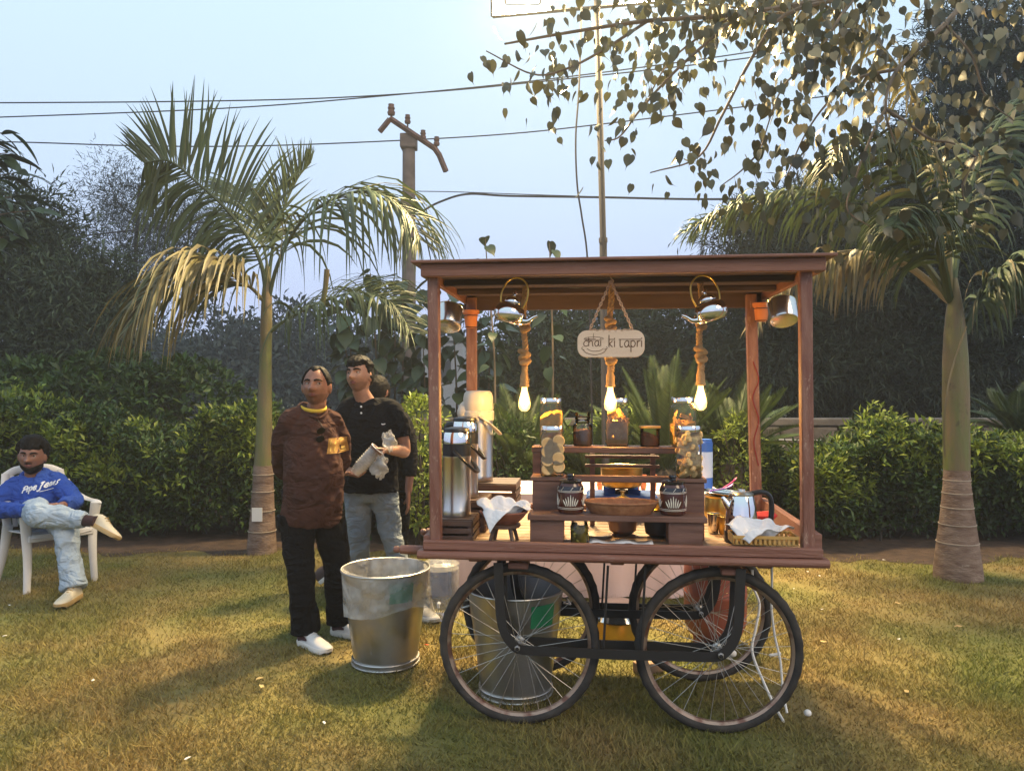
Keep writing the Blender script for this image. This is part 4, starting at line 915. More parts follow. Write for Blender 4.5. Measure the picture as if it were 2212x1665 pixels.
k = MB(); k.tube(catmull([(.772, 1.05, 1.62), (.80, 1.046, 1.52), (.768, 1.045, 1.42), (.80, 1.046, 1.30), (.775, 1.047, 1.18), (.80, 1.048, 1.05)], 30), .0028, 6); k.build('red_string', M_redstring, cart)

# white flex hanging from the cart at the right
wf = thing('power_cord', 'white power cord hanging from the right end of the cart to the grass', 'cord', M=CART)
k = MB(); k.tube(catmull([(.70, .30, .735), (.703, .30, .60), (.70, .30, .50), (.715, .30, .36), (.735, .28, .25), (.74, .25, .12), (.745, .2, .05)], 30), .0055, 6); k.build('cord', M_white_cord, wf)
k = MB(); k.tube(catmull([(.66, .52, .60), (.665, .52, .52), (.69, .5, .44), (.665, .46, .34), (.64, .42, .24), (.68, .36, .12), (.72, .30, .03), (.73, .2, .012)], 40), .0065, 6); k.build('cord_loop', M_white_cord, wf)
k = MB(); k.tube([(.69, .29, .27), (.74, .29, .28)], .007, 6); k.build('cable_tie', M_white_cord, wf)

# ---------------------------------------------------------------- the shelf unit on the deck
sh = thing('stepped_shelf', 'stepped dark wooden display shelf standing on the cart deck', 'shelf', M=CART)
def spart(name, *q, b=.003, m=M_shelf): k = MB(); k.box(*q, b); return k.build(name, m, sh)
UX = -.010   # centre of the shelf along the cart
spart('lower_block', UX - .375, UX - .225, .14, .26, DK + .001, .890); spart('lower_block', UX + .235, UX + .385, .14, .26, DK + .001, .890)
spart('lower_shelf', UX - .385, UX + .40, .12, .275, .8905, .915)
spart('upper_block', UX - .375, UX - .235, .277, .40, DK + .001, 1.046); spart('upper_block', UX + .295, UX + .41, .277, .40, DK + .001, 1.046)
spart('block_cap', UX - .385, UX - .225, .27, .41, 1.0465, 1.066); spart('block_cap', UX + .285, UX + .42, .27, .41, 1.0465, 1.066)
spart('middle_rail', UX - .223, UX + .283, .385, .41, 1.030, 1.062)
spart('upright', UX - .385, UX - .345, .42, .52, DK + .001, 1.165); spart('upright', UX + .335, UX + .375, .42, .52, DK + .001, 1.165)
spart('top_shelf', UX - .39, UX + .385, .42, .55, 1.1655, 1.195)
for z in (1.082, 1.128): spart('thin_slat', UX - .135, UX + .235, .56, .59, z, z + .015)
spart('slat_upright', UX - .11, UX - .085, .591, .61, DK + .001, 1.15); spart('slat_upright', UX + .19, UX + .215, .591, .61, DK + .001, 1.15)

# ---------------------------------------------------------------- things on the cart
def at(name, label, cat, u, v, z, rz=0, group=None): return thing(name, label, cat, group=group, M=cm(u, v, z, rz))
def JAR(t, w, h, lid=M_chrome, lidh=.028, sq=.75):
    r_ = w / 2; k = MB()
    k.lathe([(r_ * .86, 0), (r_, .008), (r_, h - lidh - .035), (r_ * .93, h - lidh - .018), (r_ * .80, h - lidh - .008), (r_ * .80, h - lidh)], 28, sq=sq); g_ = k.build('glass', M_glass, t)
    if lid:
        k = MB(); k.lathe([(r_ * .87, 0), (r_ * .88, .002), (r_ * .88, lidh - .003), (r_ * .84, lidh), (.0, lidh + .001)], 28, (0, 0, h - lidh - .001)); k.build('lid', lid, t)
    return r_
def fill_cyl(t, r_, h0, h1, m, name, tilt=.0, sq=.75, lump=.008):
    k = MB(); n = 28; pr = [(r_ * .85, h0), (r_ * .95, h0 + .008), (r_ * .95, h1)]
    k.lathe(pr + [(r_ * .6, h1 + .010), (0, h1 + .014)], n, sq=sq)
    k.v = [(x, y, z + (tilt * x if z > h0 + .02 else 0) + (random.uniform(-lump, lump) if z > h1 - .001 else 0)) for x, y, z in k.v]; k.build(name, m, t)
TS, MS, LS = 1.1955, 1.0665, .9155
j = at('glass_jar', 'tall square glass jar half full of orange snack on the top shelf left', 'jar', UX - .300, .49, TS, 4); r_ = JAR(j, .122, .236); fill_cyl(j, r_, .008, .150, M_sev, 'orange_snack', .25)
j = at('glass_jar', 'tall square glass jar of mixed brown snacks on the top shelf middle', 'jar', UX + .023, .49, TS, -3); r_ = JAR(j, .118, .236); fill_cyl(j, r_, .008, .115, M_pods, 'spice_bed')
pm = MB(); pm.ball((0, 0, 0), (.012, .006, .006), 8, 6); pme = None
for i in range(70):
    k = MB(); a = random.random() * 6.28; rr = r_ * random.uniform(.78, .92); Mx = Matrix.Translation((rr * math.cos(a), rr * math.sin(a), random.uniform(.015, .135))) @ Euler((random.random() * 3, random.random() * 3, random.random() * 3)).to_matrix().to_4x4()
    if pme is None: o = pm.build('nut', M_pods, j); pme = o.data
    else: o = link('nut', pme, j)
    o.matrix_local = Mx
for i in range(9):
    k = MB(); k.box(-.022, .022, -.003, .003, -.014, .014, .002); o = k.build('snack_piece', M_sev, j)
    o.location = (random.uniform(-.03, .03), random.uniform(-.04, .0), .140 + random.uniform(0, .03)); o.rotation_euler = (random.uniform(-1, 1), random.uniform(-1.2, 1.2), random.uniform(-1, 1))
j = at('glass_jar', 'tall square glass jar of orange-brown sticks on the top shelf right', 'jar', UX + .335, .485, TS + .004, 6); r_ = JAR(j, .122, .236); fill_cyl(j, r_, .008, .105, M_sticks, 'stick_bed', .2)
for i in range(26):
    k = MB(); k.box(-.035, .035, -.004, .004, -.010, .010, .003); o = k.build('snack_stick', M_sticks, j); a = random.random() * 6.28
    o.location = (.036 * math.cos(a), .036 * math.sin(a), random.uniform(.04, .14)); o.rotation_euler = (random.uniform(-.4, .4), random.uniform(.3, 1.0), a + 1.57)
j = at('glass_jar', 'open ridged-neck glass jar of brown powder on the top shelf', 'jar', UX - .145, .485, TS)
k = MB(); k.lathe([(.040, 0), (.047, .006), (.048, .095), (.044, .108), (.036, .113), (.036, .120), (.040, .124), (.036, .128), (.040, .138), (.036, .143), (.038, .164), (.035, .164)], 24); k.build('glass', M_glass, j); fill_cyl(j, .047, .006, .07, M_powder, 'brown_powder', sq=0, lump=.002)
j = at('glass_jar', 'short glass jar of red spice with a thin golden lid on the top shelf', 'jar', UX + .18, .485, TS)
k = MB(); k.lathe([(.042, 0), (.048, .005), (.048, .085), (.045, .088)], 24); k.build('glass', M_glass, j); k = MB(); k.lathe([(.050, .088), (.052, .090), (.052, .099), (.0, .101)], 24); k.build('lid', M_bamboo, j)
fill_cyl(j, .045, .005, .045, mat('red_spice', (.26, .09, .045), .8, bump=.6, bscale=90), 'red_spice', -.3, sq=0)
# biscuit jars
j = at('glass_jar', 'tall glass jar of round biscuits on the left shelf step', 'jar', UX - .285, .325, MS, 3); r_ = JAR(j, .120, .236)
k = MB(); k.lathe([(0, 0), (.026, 0), (.029, .003), (.029, .007), (.026, .010), (0, .010)], 20); bme = None
for i in range(30):
    if bme is None: o = k.build('biscuit', M_biscuit, j); bme = o.data
    else: o = link('biscuit', bme, j)
    if i < 8:
        o.location = ((-.024, .028)[i % 2] + random.uniform(-.003, .003), -.048 + random.uniform(0, .004), .035 + .040 * (i // 2) + (.012 if i % 2 else 0)); o.rotation_euler = (R(90) + random.uniform(-.15, .15), random.uniform(-.12, .12), random.uniform(-.1, .1))
    else:
        o.location = (random.uniform(-.022, .022), random.uniform(-.02, .03), random.uniform(.02, .15)); o.rotation_euler = (random.uniform(-1.6, 1.6), random.uniform(-.8, .8), random.random() * 6)
j = at('glass_jar', 'tall glass jar of golden rusks on the right shelf step', 'jar', UX + .345, .325, MS, -4); r_ = JAR(j, .122, .240)
rme = None
k = MB(); k.box(-.038, .038, -.010, .010, -.014, .014, .006)
for i in range(48):
    if rme is None: o = k.build('rusk', M_rusk, j); rme = o.data
    else: o = link('rusk', rme, j)
    a = random.random() * 6.28; lay = i // 4
    o.location = (.028 * math.cos(a), .034 * math.sin(a) * (1 if i % 2 else -1), .020 + .0155 * lay); o.rotation_euler = (random.uniform(-.5, .5), random.uniform(-.5, .5) + (1.3 if i in (26, 30) else 0), random.choice((0, 1.57)) + random.uniform(-.3, .3)); 
# painted ceramic jars
def ceramic(label, u):
    t = at('ceramic_jar', label, 'jar', u, .20, LS, random.uniform(-6, 6), 'painted ceramic jars')
    k = MB(); k.lathe([(.050, 0), (.057, .006), (.058, .03), (.058, .105), (.055, .122), (.050, .132), (.048, .136)], 36); k.build('body', M_ceramic, t)
    k = MB(); k.lathe([(.0585, .104), (.0588, .104), (.0555, .1225), (.0552, .1225)], 36); k.build('shoulder_band', M_cerblack, t)
    k = MB(); k.lathe([(.046, .136), (.052, .138), (.053, .146), (.045, .150), (.018, .155), (.014, .160), (.019, .168), (.015, .175), (0, .177)], 28); k.build('lid', M_cerblack, t)
    for z in (.022, .028, .098, .103):
        k = MB(); k.lathe([(.0578, z - .001), (.0592, z - .0008), (.0592, z + .0008), (.0578, z + .001)], 36); k.build('painted_band', M_cerwhite, t)
    for c0_ in (-90, 0, 180, 90):
        for i in range(7):
            s = (i - 3) / 3; ang = R(c0_ + s * 20); ht = .05 * (1 - .45 * abs(s)); r0 = .0592; a2 = R(c0_ + s * 34)
            q = [Vector((r0 * math.cos(ang + (a2 - ang) * f), r0 * math.sin(ang + (a2 - ang) * f), .036 + ht * f)) for f in (0, .5, 1)]
            k = MB(); k.tube(q, [.0016, .0030, .0012], 5); k.build('painted_petal', M_cerwhite, t)
    for i in range(8):
        a = i / 8 * 6.283; q = [Vector((.0588 * math.cos(a), .0588 * math.sin(a), .106)), Vector((.0566 * math.cos(a + .2), .0566 * math.sin(a + .2), .120))]
        k = MB(); k.tube(q, .0013, 5); k.build('painted_dash', M_cerwhite, t)
ceramic('brown painted ceramic jar with black lid left of the wicker tray', UX - .195); ceramic('brown painted ceramic jar with black lid right of the wicker tray', UX + .26)

def woven(t, rx, ry, h, flare, m, name='basket', n=40, rows=5):
    k = MB(); vs = []; fs = []; R_ = 10
    for i in range(R_ + 1):
        s = i / R_; z = h * s
        for a in range(n):
            th = 2 * math.pi * a / n; w2 = .0025 * math.sin(a * math.pi + i * math.pi)
            f = 1 - flare * (1 - s) ** 1.5; vs.append(((rx * f + w2) * math.cos(th), (ry * f + w2) * math.sin(th), z))
    for i in range(R_):
        for a in range(n): fs.append((i * n + a, i * n + (a + 1) % n, (i + 1) * n + (a + 1) % n, (i + 1) * n + a))
    fs.append(tuple(range(n - 1, -1, -1)))
    k.add(vs, fs); b_ = k.build(name, m, t)
    mod = b_.modifiers.new('thick', 'SOLIDIFY'); mod.thickness = .005
    k = MB(); k.tube([(rx * math.cos(a), ry * math.sin(a), h) for a in np.linspace(0, 6.283, n + 1)[:-1]], .0055, 6, closed=True); k.build('rim', m, t)
def cloth_heap(t, rx, ry, z0, z1, m, seed, name='napkin', over=1.25, drop=.04):
    """square napkin thrown into a basket: corners hang over, one side stands up, sharp irregular folds"""
    r2 = random.Random(seed); ph = [r2.random() * 6.28 for _ in range(8)]; k = MB(); n = 46; vs = []; fs = []
    for j in range(n + 1):
        for i in range(n + 1):
            a, c = 2 * i / n - 1, 2 * j / n - 1; a2, c2 = a * .88 - c * .42, a * .42 + c * .88
            rr = math.hypot(a2, c2) * over; th = math.atan2(c2, a2)
            ridge = abs(math.sin(2.5 * th + ph[0] + .8 * rr)) + .6 * abs(math.sin(4.5 * th + ph[1])) - .8
            sh = 1 + .10 * math.sin(3 * th + ph[2]) + .05 * math.sin(7 * th + ph[3])
            if rr < .9: z = z0 + (z1 - z0) * (rr / .9) ** 2 + .014 * ridge * rr + .008 * math.sin(9 * a + ph[4]) * math.sin(8 * c + ph[5])
            else:
                w = (rr - .9) / (over * 1.35 - .9); z = z1 + .016 * ridge + .020 * math.sin(min(1, w * 3) * math.pi * .5) - drop * (1.3 + math.sin(th * 2 + ph[6])) * w ** 1.2; sh *= 1 - .16 * w
            z += .030 * max(0, math.sin(th)) * min(1, rr)            # the far side stands a little higher
            vs.append((rx * rr * sh * math.cos(th) * .86, ry * rr * sh * math.sin(th) * .86, z))
    for j in range(n):
        for i in range(n): q = j * (n + 1) + i; fs.append((q, q + 1, q + n + 2, q + n + 1))
    k.add(vs, fs); o = k.build(name, m, t, angle=180)
    mod = o.modifiers.new('thick', 'SOLIDIFY'); mod.thickness = .002
t = at('wicker_tray', 'long oval brown wicker tray on the lower shelf', 'tray', UX + .03, .215, LS); woven(t, .165, .095, .050, .18, M_wicker, 'tray')
# pots below and behind the lower shelf
def handi(label, u, v, body, lidm, r_, h):
    t = at('lidded_pot', label, 'pot', u, v, DK + .001)
    k = MB(); k.lathe([(r_ * .55, 0), (r_ * .9, h * .12), (r_, h * .4), (r_ * .92, h * .68), (r_ * .72, h * .80), (r_ * .78, h * .86), (r_ * .70, h * .86)], 28); k.build('body', body, t)
    k = MB(); k.lathe([(r_ * .90, h * .862), (r_ * .92, h * .88), (r_ * .72, h * .95), (r_ * .32, h * 1.02), (r_ * .12, h * 1.06), (r_ * .10, h * 1.14), (r_ * .22, h * 1.18), (0, h * 1.19)], 28); k.build('lid', lidm, t)
handi('brown copper pot with knobbed golden lid behind the wicker tray', UX + .045, .38, M_copper, M_brass, .070, .175)
handi('blackened pot with golden lid beside the right ceramic jar', UX + .21, .34, M_black, M_brass, .068, .15)
j = at('glass_jar', 'small glass jar of green pickle below the lower shelf', 'jar', UX - .155, .15, DK + .001)
k = MB(); k.lathe([(.034, 0), (.039, .005), (.040, .075), (.036, .088), (.036, .098)], 24); k.build('glass', M_glass, j); fill_cyl(j, .038, .006, .062, M_pickle, 'pickle_oil', sq=0)
k = MB(); k.ball((0, 0, 0), (.013, .011, .009), 8, 6); pk = None
for i in range(16):
    if pk is None: o = k.build('pickle_piece', M_pickle, j); pk = o.data
    else: o = link('pickle_piece', pk, j)
    a = random.random() * 6.28; o.location = (.031 * math.cos(a), .031 * math.sin(a), random.uniform(.015, .08)); o.rotation_euler = (random.random() * 3, random.random() * 3, 0)
k = MB(); k.box(-.15, .13, -.05, .05, 0, .002); k.v = [(x, y + .02 * x, z + .010 * math.sin(x * 20)) for x, y, z in k.v]
t = at('paper_sheet', 'white paper sheet lying on the deck under the lower shelf', 'paper', UX + .02, .17, DK + .003)
vs = []; fs = []
for i in range(15):
    for q in (0, 1): vs.append((-.13 + .02 * i, -.045 + .09 * q + .005 * math.sin(i), .004 + .006 * math.sin(i * .9 + q)))
for i in range(14): fs.append((2 * i, 2 * i + 2, 2 * i + 3, 2 * i + 1))
k = MB(); k.add(vs, fs); o = k.build('sheet', M_cloth, t); o.modifiers.new('thick', 'SOLIDIFY').thickness = .0015
t = at('plate', 'small white plate on the deck beside the pickle jar', 'plate', UX - .07, .30, DK + .001); k = MB(); k.lathe([(.03, 0), (.045, .003), (.065, .016), (.063, .017), (.04, .006), (0, .005)], 28); k.build('dish', M_cerwhite, t)

# stove and brass pan behind the shelf
t = at('gas_stove', 'blue gas stove at the back of the cart deck', 'stove', UX + .06, .93, DK + .001)
k = MB(); k.box(-.19, .19, -.13, .13, .02, .12, .012); k.build('body', M_blue, t)
for sx in (-.16, .16):
    for sy in (-.1, .1): k = MB(); k.lathe([(.014, 0), (.012, .02)], 10, (sx, sy, 0)); k.build('foot', M_blackplastic, t)
for i in range(4):
    a = R(45 + 90 * i); k = MB(); k.box(.05, .135, -.004, .004, .121, .150, .002, Matrix.Rotation(a, 4, 'Z')); k.build('pan_support', M_blue, t)
k = MB(); k.lathe([(.05, .12), (.05, .132), (.03, .137), (0, .137)], 20); k.build('burner', M_black, t)
for sx in (-.1, .1): k = MB(); k.lathe([(.018, 0), (.016, .02), (0, .021)], 14, (0, 0, 0), Matrix.Translation((sx, -.131, .07)) @ Matrix.Rotation(R(90), 4, 'X')); k.build('knob', M_blackplastic, t)
t = at('brass_pan', 'wide brass cooking pan on the blue stove', 'pan', UX + .06, .93, DK + .153)
k = MB(); k.lathe([(.085, 0), (.106, .010), (.112, .03), (.113, .105), (.128, .112), (.126, .115), (.109, .108), (.107, .03), (.09, .014), (0, .012)], 36); k.build('pan_body', M_brass, t)
k = MB(); k.lathe([(0, .062), (.107, .060), (0, .063)], 28); k.build('milk', M_cerwhite, t)
# brass pot with ladles, right
t = at('brass_pot', 'round brass pot with steel plate on top behind the electric kettle', 'pot', .555, .76, DK + .001)
k = MB(); k.lathe([(.06, 0), (.085, .01), (.092, .05), (.088, .11), (.082, .130), (.088, .140)], 30); k.build('body', M_brass, t)
t2 = at('steel_plate', 'shiny steel plate resting on the brass pot', 'plate', .565, .76, DK + .143)
k = MB(); k.lathe([(0, 0), (.085, 0), (.108, .012), (.110, .014), (.107, .016), (.084, .005), (0, .005)], 32, M=Matrix.Rotation(R(4), 4, 'Y')); k.build('dish', M_chrome, t2)
for nm, lb, m, pts in (('plastic_spoon', 'purple plastic spoon on the steel plate', M_purple, [(-.08, -.03, .02), (-.03, -.01, .025), (.02, 0, .035), (.05, .01, .055)]), ('plastic_spoon', 'pink plastic spoon standing up from the steel plate', M_pink, [(.0, .02, .03), (.04, .02, .055), (.07, .02, .085)])):
    q = at(nm, lb, 'spoon', .565, .76, DK + .145); k = MB(); k.tube(catmull(pts, 12), [(.007, .004)] * 9 + [(.012, .004), (.014, .004), (.010, .003), (.003, .002)], 8); k.build('spoon_body', m, q)
for i, (u, v, h, lb) in enumerate(((.468, .46, .095, 'tall brass-rimmed tumbler beside the right shelf block'), (.515, .44, .085, 'shorter brass tumbler in front of the kettle'))):
    t = at('tumbler', lb, 'tumbler', u, v, DK + .001); k = MB(); k.lathe([(.022, 0), (.024, .004), (.031, h), (.029, h), (.022, .008), (0, .006)], 22); k.build('cup', M_brass if i else M_alu, t)
    k = MB(); k.tube([(.0305 * math.cos(a), .0305 * math.sin(a), h) for a in np.linspace(0, 6.283, 25)[:-1]], .0018, 5, closed=True); k.build('rim', M_brass, t)
# electric kettle
t = at('electric_kettle', 'shiny electric kettle with black handle at the right of the deck', 'kettle', .562, .27, DK + .001, 8)
k = MB(); k.lathe([(.07, 0), (.076, .004), (.076, .045), (.074, .05)], 32); k.build('base', M_blackplastic, t)
k = MB(); k.lathe([(.073, .0505), (.072, .09), (.064, .16), (.055, .205), (.052, .21)], 36); k.build('kettle_body', M_chrome, t)
k = MB(); k.lathe([(.0535, .2105), (.054, .217), (.045, .224), (.018, .228), (.016, .236), (0, .238)], 28); k.build('lid', M_steel, t)
k = MB(); k.tube(catmull([(.045, 0, .215), (.09, 0, .222), (.125, 0, .208), (.138, 0, .165), (.135, 0, .10), (.125, 0, .05), (.07, 0, .03)], 20), [(.012, .015)] * 21, 10, up=(0, 1, 0)); k.build('handle', M_blackplastic, t)
k = MB(); k.tube([(-.05, 0, .15), (-.075, 0, .185), (-.085, 0, .2)], [.022, .008], 10); k.build('spout', M_chrome, t)
# red and white cloth behind the kettle
t = at('folded_cloth', 'folded red and white cloth behind the electric kettle', 'cloth', .70, .50, DK + .001)
k = MB(); k.box(-.06, .06, -.05, .05, 0, .055, .018); k.v = [(x + .006 * math.sin(z * 90), y, z + .008 * math.sin(x * 60)) for x, y, z in k.v]; k.build('white_fold', M_cloth, t)
k = MB(); k.box(-.065, .065, -.055, .055, .056, .10, .02); k.v = [(x, y, z + .010 * math.sin(x * 50 + y * 30)) for x, y, z in k.v]; k.build('red_fold', M_redcloth, t)
# napkin baskets
t = at('napkin_basket', 'shallow bamboo tray lined with a crumpled white napkin on the right rail', 'basket', .617, .115, .8125)
k = MB(); k.box(-.125, .135, -.06, .06, 0, .006, .002); k.build('tray_base', M_bamboo, t)
for i in range(13): 
    for sy in (-.0615, .0615): x = -.115 + i * .0195; k = MB(); k.box(x - .006, x + .006, sy - .003, sy + .003, .002, .040, .002); k.build('tray_slat', M_bamboo, t)
for sx in (-.128, .138): k = MB(); k.box(sx - .003, sx + .003, -.06, .06, .002, .042, .002); k.build('tray_end', M_bamboo, t)
for sy in (-.066, .066): k = MB(); k.box(-.131, .141, sy - .002, sy + .002, .028, .042, .001); k.build('tray_rail', M_bamboo, t)
t2 = at('napkin', 'crumpled white napkin spilling over the bamboo tray', 'napkin', .600, .115, .823); cloth_heap(t2, .125, .075, .005, .045, M_cloth, 4, 'cloth', 1.22, .032)
t = at('stool', 'tiny dark round stool carrying the left napkin basket', 'stool', -.505, .15, DK + .001)
k = MB(); k.lathe([(.072, .068), (.076, .070), (.076, .082), (.072, .084), (0, .084)], 26); k.lathe([(0, .068), (.072, .068)], 26); k.build('seat', M_crate, t)
for i in range(4): a = R(40 + 90 * i); k = MB(); k.tube([(.075 * math.cos(a), .075 * math.sin(a), 0), (.052 * math.cos(a), .052 * math.sin(a), .070)], [.008, .010], 8); k.build('leg', M_crate, t)
t = at('napkin_basket', 'round reddish woven basket on the tiny stool at the left', 'basket', -.505, .15, DK + .086); woven(t, .105, .090, .052, .42, M_wickerr)
t = at('napkin', 'white napkin draped over the left woven basket', 'napkin', -.505, .15, DK + .098); cloth_heap(t, .108, .092, .004, .055, M_cloth, 9, 'cloth', 1.28, .045)

# crates and flasks at the left
def crate(label, u0, u1, v0, v1, z0, z1, n):
    t = thing('wooden_crate', label, 'crate', M=cm((u0 + u1) / 2, (v0 + v1) / 2, z0), group='dark slatted crates'); w2, d2, h = (u1 - u0) / 2, (v1 - v0) / 2, z1 - z0; g_ = h / n
    for sx in (-1, 1):
        for sy in (-1, 1): k = MB(); x, y = sx * (w2 - .010), sy * (d2 - .010); k.box(x - .009, x + .009, y - .009, y + .009, 0, h - .012, .001); k.build('corner_post', M_crate, t)
    for i in range(n):
        z = i * g_ + .004; zt = (i + 1) * g_ - .006
        for sy in (-1, 1): k = MB(); k.box(-w2, w2, sy * d2 - .004, sy * d2 + .004, z, zt, .0015); k.build('slat', M_crate, t)
        for sx in (-1, 1): k = MB(); k.box(sx * w2 - .004, sx * w2 + .004, -d2 + .0045, d2 - .0045, z, zt, .0015); k.build('slat', M_crate, t)
    k5 = 4; w = 2 * d2 / k5
    for i in range(k5): k = MB(); k.box(-w2 - .002, w2 + .002, -d2 + i * w + .002, -d2 + (i + 1) * w - .002, h - .0115, h, .0015); k.build('top_slat', M_crate, t)
crate('dark slatted crate under the front steel flask', -.810, -.645, .12, .33, DK + .001, .888, 3)
crate('dark slatted crate under the second steel flask', -.810, -.62, .36, .60, DK + .001, .938, 4)
crate('dark slatted crate under the cream-topped flask', -.80, -.50, .63, .90, DK + .001, .985, 5)
def flask(label, u, v, z, r_, h, cap, capm, rz):
    t = at('pump_flask', label, 'flask', u, v, z, rz, 'steel pump flasks'); hb2 = h - cap
    k = MB(); k.lathe([(r_ * .97, 0), (r_, .004), (r_, .03), (r_ * .975, .034), (r_ * .975, hb2 - .07), (r_, hb2 - .068), (r_, hb2 - .06)], 36); k.build('steel_body', M_steel, t)
    if capm is M_cream:
        k = MB(); k.lathe([(r_ * 1.04, 0), (r_ * 1.06, .01), (r_ * 1.06, .045), (r_ * 1.0, .05), (r_ * 1.0, .055), (r_ * 1.02, .058), (r_ * .98, cap + .03), (r_ * .92, cap + .052), (r_ * .78, cap + .064), (0, cap + .068)], 36, (0, 0, hb2 - .06)); k.build('pump_head', capm, t); k = MB(); k.ball((-r_ * .78, 0, hb2 - .02), (r_ * .62, r_ * .55, .05), 18, 12); k.build('spout_housing', capm, t)
        k = MB(); k.tube(catmull([(-r_ * .7, 0, hb2 + .02), (-r_ * 1.0, 0, hb2 + .015), (-r_ * 1.15, 0, hb2 - .02), (-r_ * 1.15, 0, hb2 - .04)], 8), [(.03, .03), (.028, .028), (.024, .022), (.022, .02), (.02, .018), (.018, .016), (.016, .015), (.015, .015), (.014, .014)], 10); k.build('spout', capm, t)
    else:
        k = MB(); k.lathe([(r_ * .985, 0), (r_ * .985, .055)], 36, (0, 0, hb2 - .06)); k.build('collar_band', M_blackplastic, t)
        k = MB(); k.lathe([(r_ * 1.0, -.003), (r_ * 1.0, .012), (r_ * .93, .045), (r_ * .86, .052)], 36, (0, 0, hb2)); k.build('steel_cap', M_chrome, t)
        k = MB(); k.lathe([(r_ * .9, .050), (r_ * .92, .056), (r_ * .85, .066), (r_ * .4, .072), (0, .072)], 32, (0, 0, hb2)); k.build('push_button', M_blackplastic, t)
        k = MB(); k.tube(catmull([(-r_ * .8, 0, hb2 + .03), (-r_ * 1.3, 0, hb2 + .028), (-r_ * 1.45, 0, hb2 - .01)], 8), [.018, .012], 10); k.build('spout', M_blackplastic, t)
    zz = hb2 - .035
    k = MB(); k.tube(catmull([(0, -r_ * 1.04, zz), (r_ * .6, -r_ * 1.25, zz - .035), (r_ * 1.28, -r_ * .7, zz - .085), (r_ * 1.45, 0, zz - .10), (r_ * 1.28, r_ * .7, zz - .085), (r_ * .6, r_ * 1.25, zz - .035), (0, r_ * 1.04, zz)], 24), [(.012, .006)] * 25, 8, up=(0, 0, 1)); k.build('carry_handle', capm, t)
flask('front steel pump flask with black cap beside the left post', -.733, .225, .889, .0665, .412, .075, M_blackplastic, 0)
flask('second steel pump flask with black cap behind the front one', -.735, .47, .939, .066, .40, .075, M_blackplastic, 5)
flask('largest steel pump flask with cream plastic head', -.712, .755, .986, .080, .47, .09, M_cream, 12)
j = at('glass_tumbler', 'small clear glass beside the left shelf block', 'glass', -.345, .22, DK + .001); k = MB(); k.lathe([(.024, 0), (.026, .004), (.032, .09), (.0305, .09), (.024, .006), (0, .005)], 22); k.build('glass', M_glass, j)

# ---------------------------------------------------------------- hanging things
def bulb_light(label, u, v, zb, top=1.995, w=0):
    t = at('pendant_lamp', label, 'lamp', u, v, zb, group='rope pendant lamps'); H = top - zb
    k = MB(); n = 90; 
    for s in range(3):      # three-strand rope
        pts = [Vector((.0075 * math.cos(s * 2.094 + i * .55) + .006 * math.sin(i * .09 + w), .0075 * math.sin(s * 2.094 + i * .55), .19 + (H - .19) * i / n)) for i in range(n + 1)]
        c = MB(); c.tube(pts, .0082, 6); c.build('rope_strand', M_rope, t)
    for zk, s in ((.262, 1.0), (.262 + (H - .26) * .42, .92)):
        for a in range(3):
            c = MB(); pts = [Vector(((.017 * math.cos(th) + .006 * math.cos(2 * th + a)) * s, .017 * math.sin(th) * s, zk + (a - 1) * .018 * s + .012 * s * math.sin(th + a * 2.1))) for th in np.linspace(0, 6.283, 21)[:-1]]
            c.tube(pts, .0125 * s, 8, closed=True); c.build('knot_loop', M_rope, t)
    c = MB(); c.lathe([(.020, .118), (.0235, .120), (.024, .128), (.021, .134), (.0205, .17), (.014, .19), (.013, .23)], 20); c.build('socket_wrap', M_rope, t)
    c = MB(); c.lathe([(.013, .117), (.015, .10), (.026, .06), (.0295, .035), (.026, .014), (.012, .001), (0, 0)], 24); c.build('bulb_glass', M_bulbglass, t)
    for i in range(6):
        a = i * 1.047; c = MB(); c.tube([(.006 * math.cos(a), .006 * math.sin(a), .10), (.014 * math.cos(a + .3), .014 * math.sin(a + .3), .03)], .0028, 6); c.build('filament', M_fil, t)
    ld = D.lights.new('bulb_glow', 'POINT'); ld.energy = 19.0; ld.color = (1.0, .66, .28); ld.shadow_soft_size = .018
    lo = D.objects.new('bulb_glow', ld); COL.objects.link(lo); lo.parent = t; lo.location = (0, 0, .06)
M_fil = mat('filament', (1, .8, .4), .5, emit=(1.0, .62, .2), estr=60)
bulb_light('left rope pendant lamp with glowing bulb', -.435, .42, 1.365, w=0); bulb_light('middle rope pendant lamp with glowing bulb behind the sign', -.022, .42, 1.365, w=1); bulb_light('right rope pendant lamp with glowing bulb', .402, .42, 1.372, w=2)

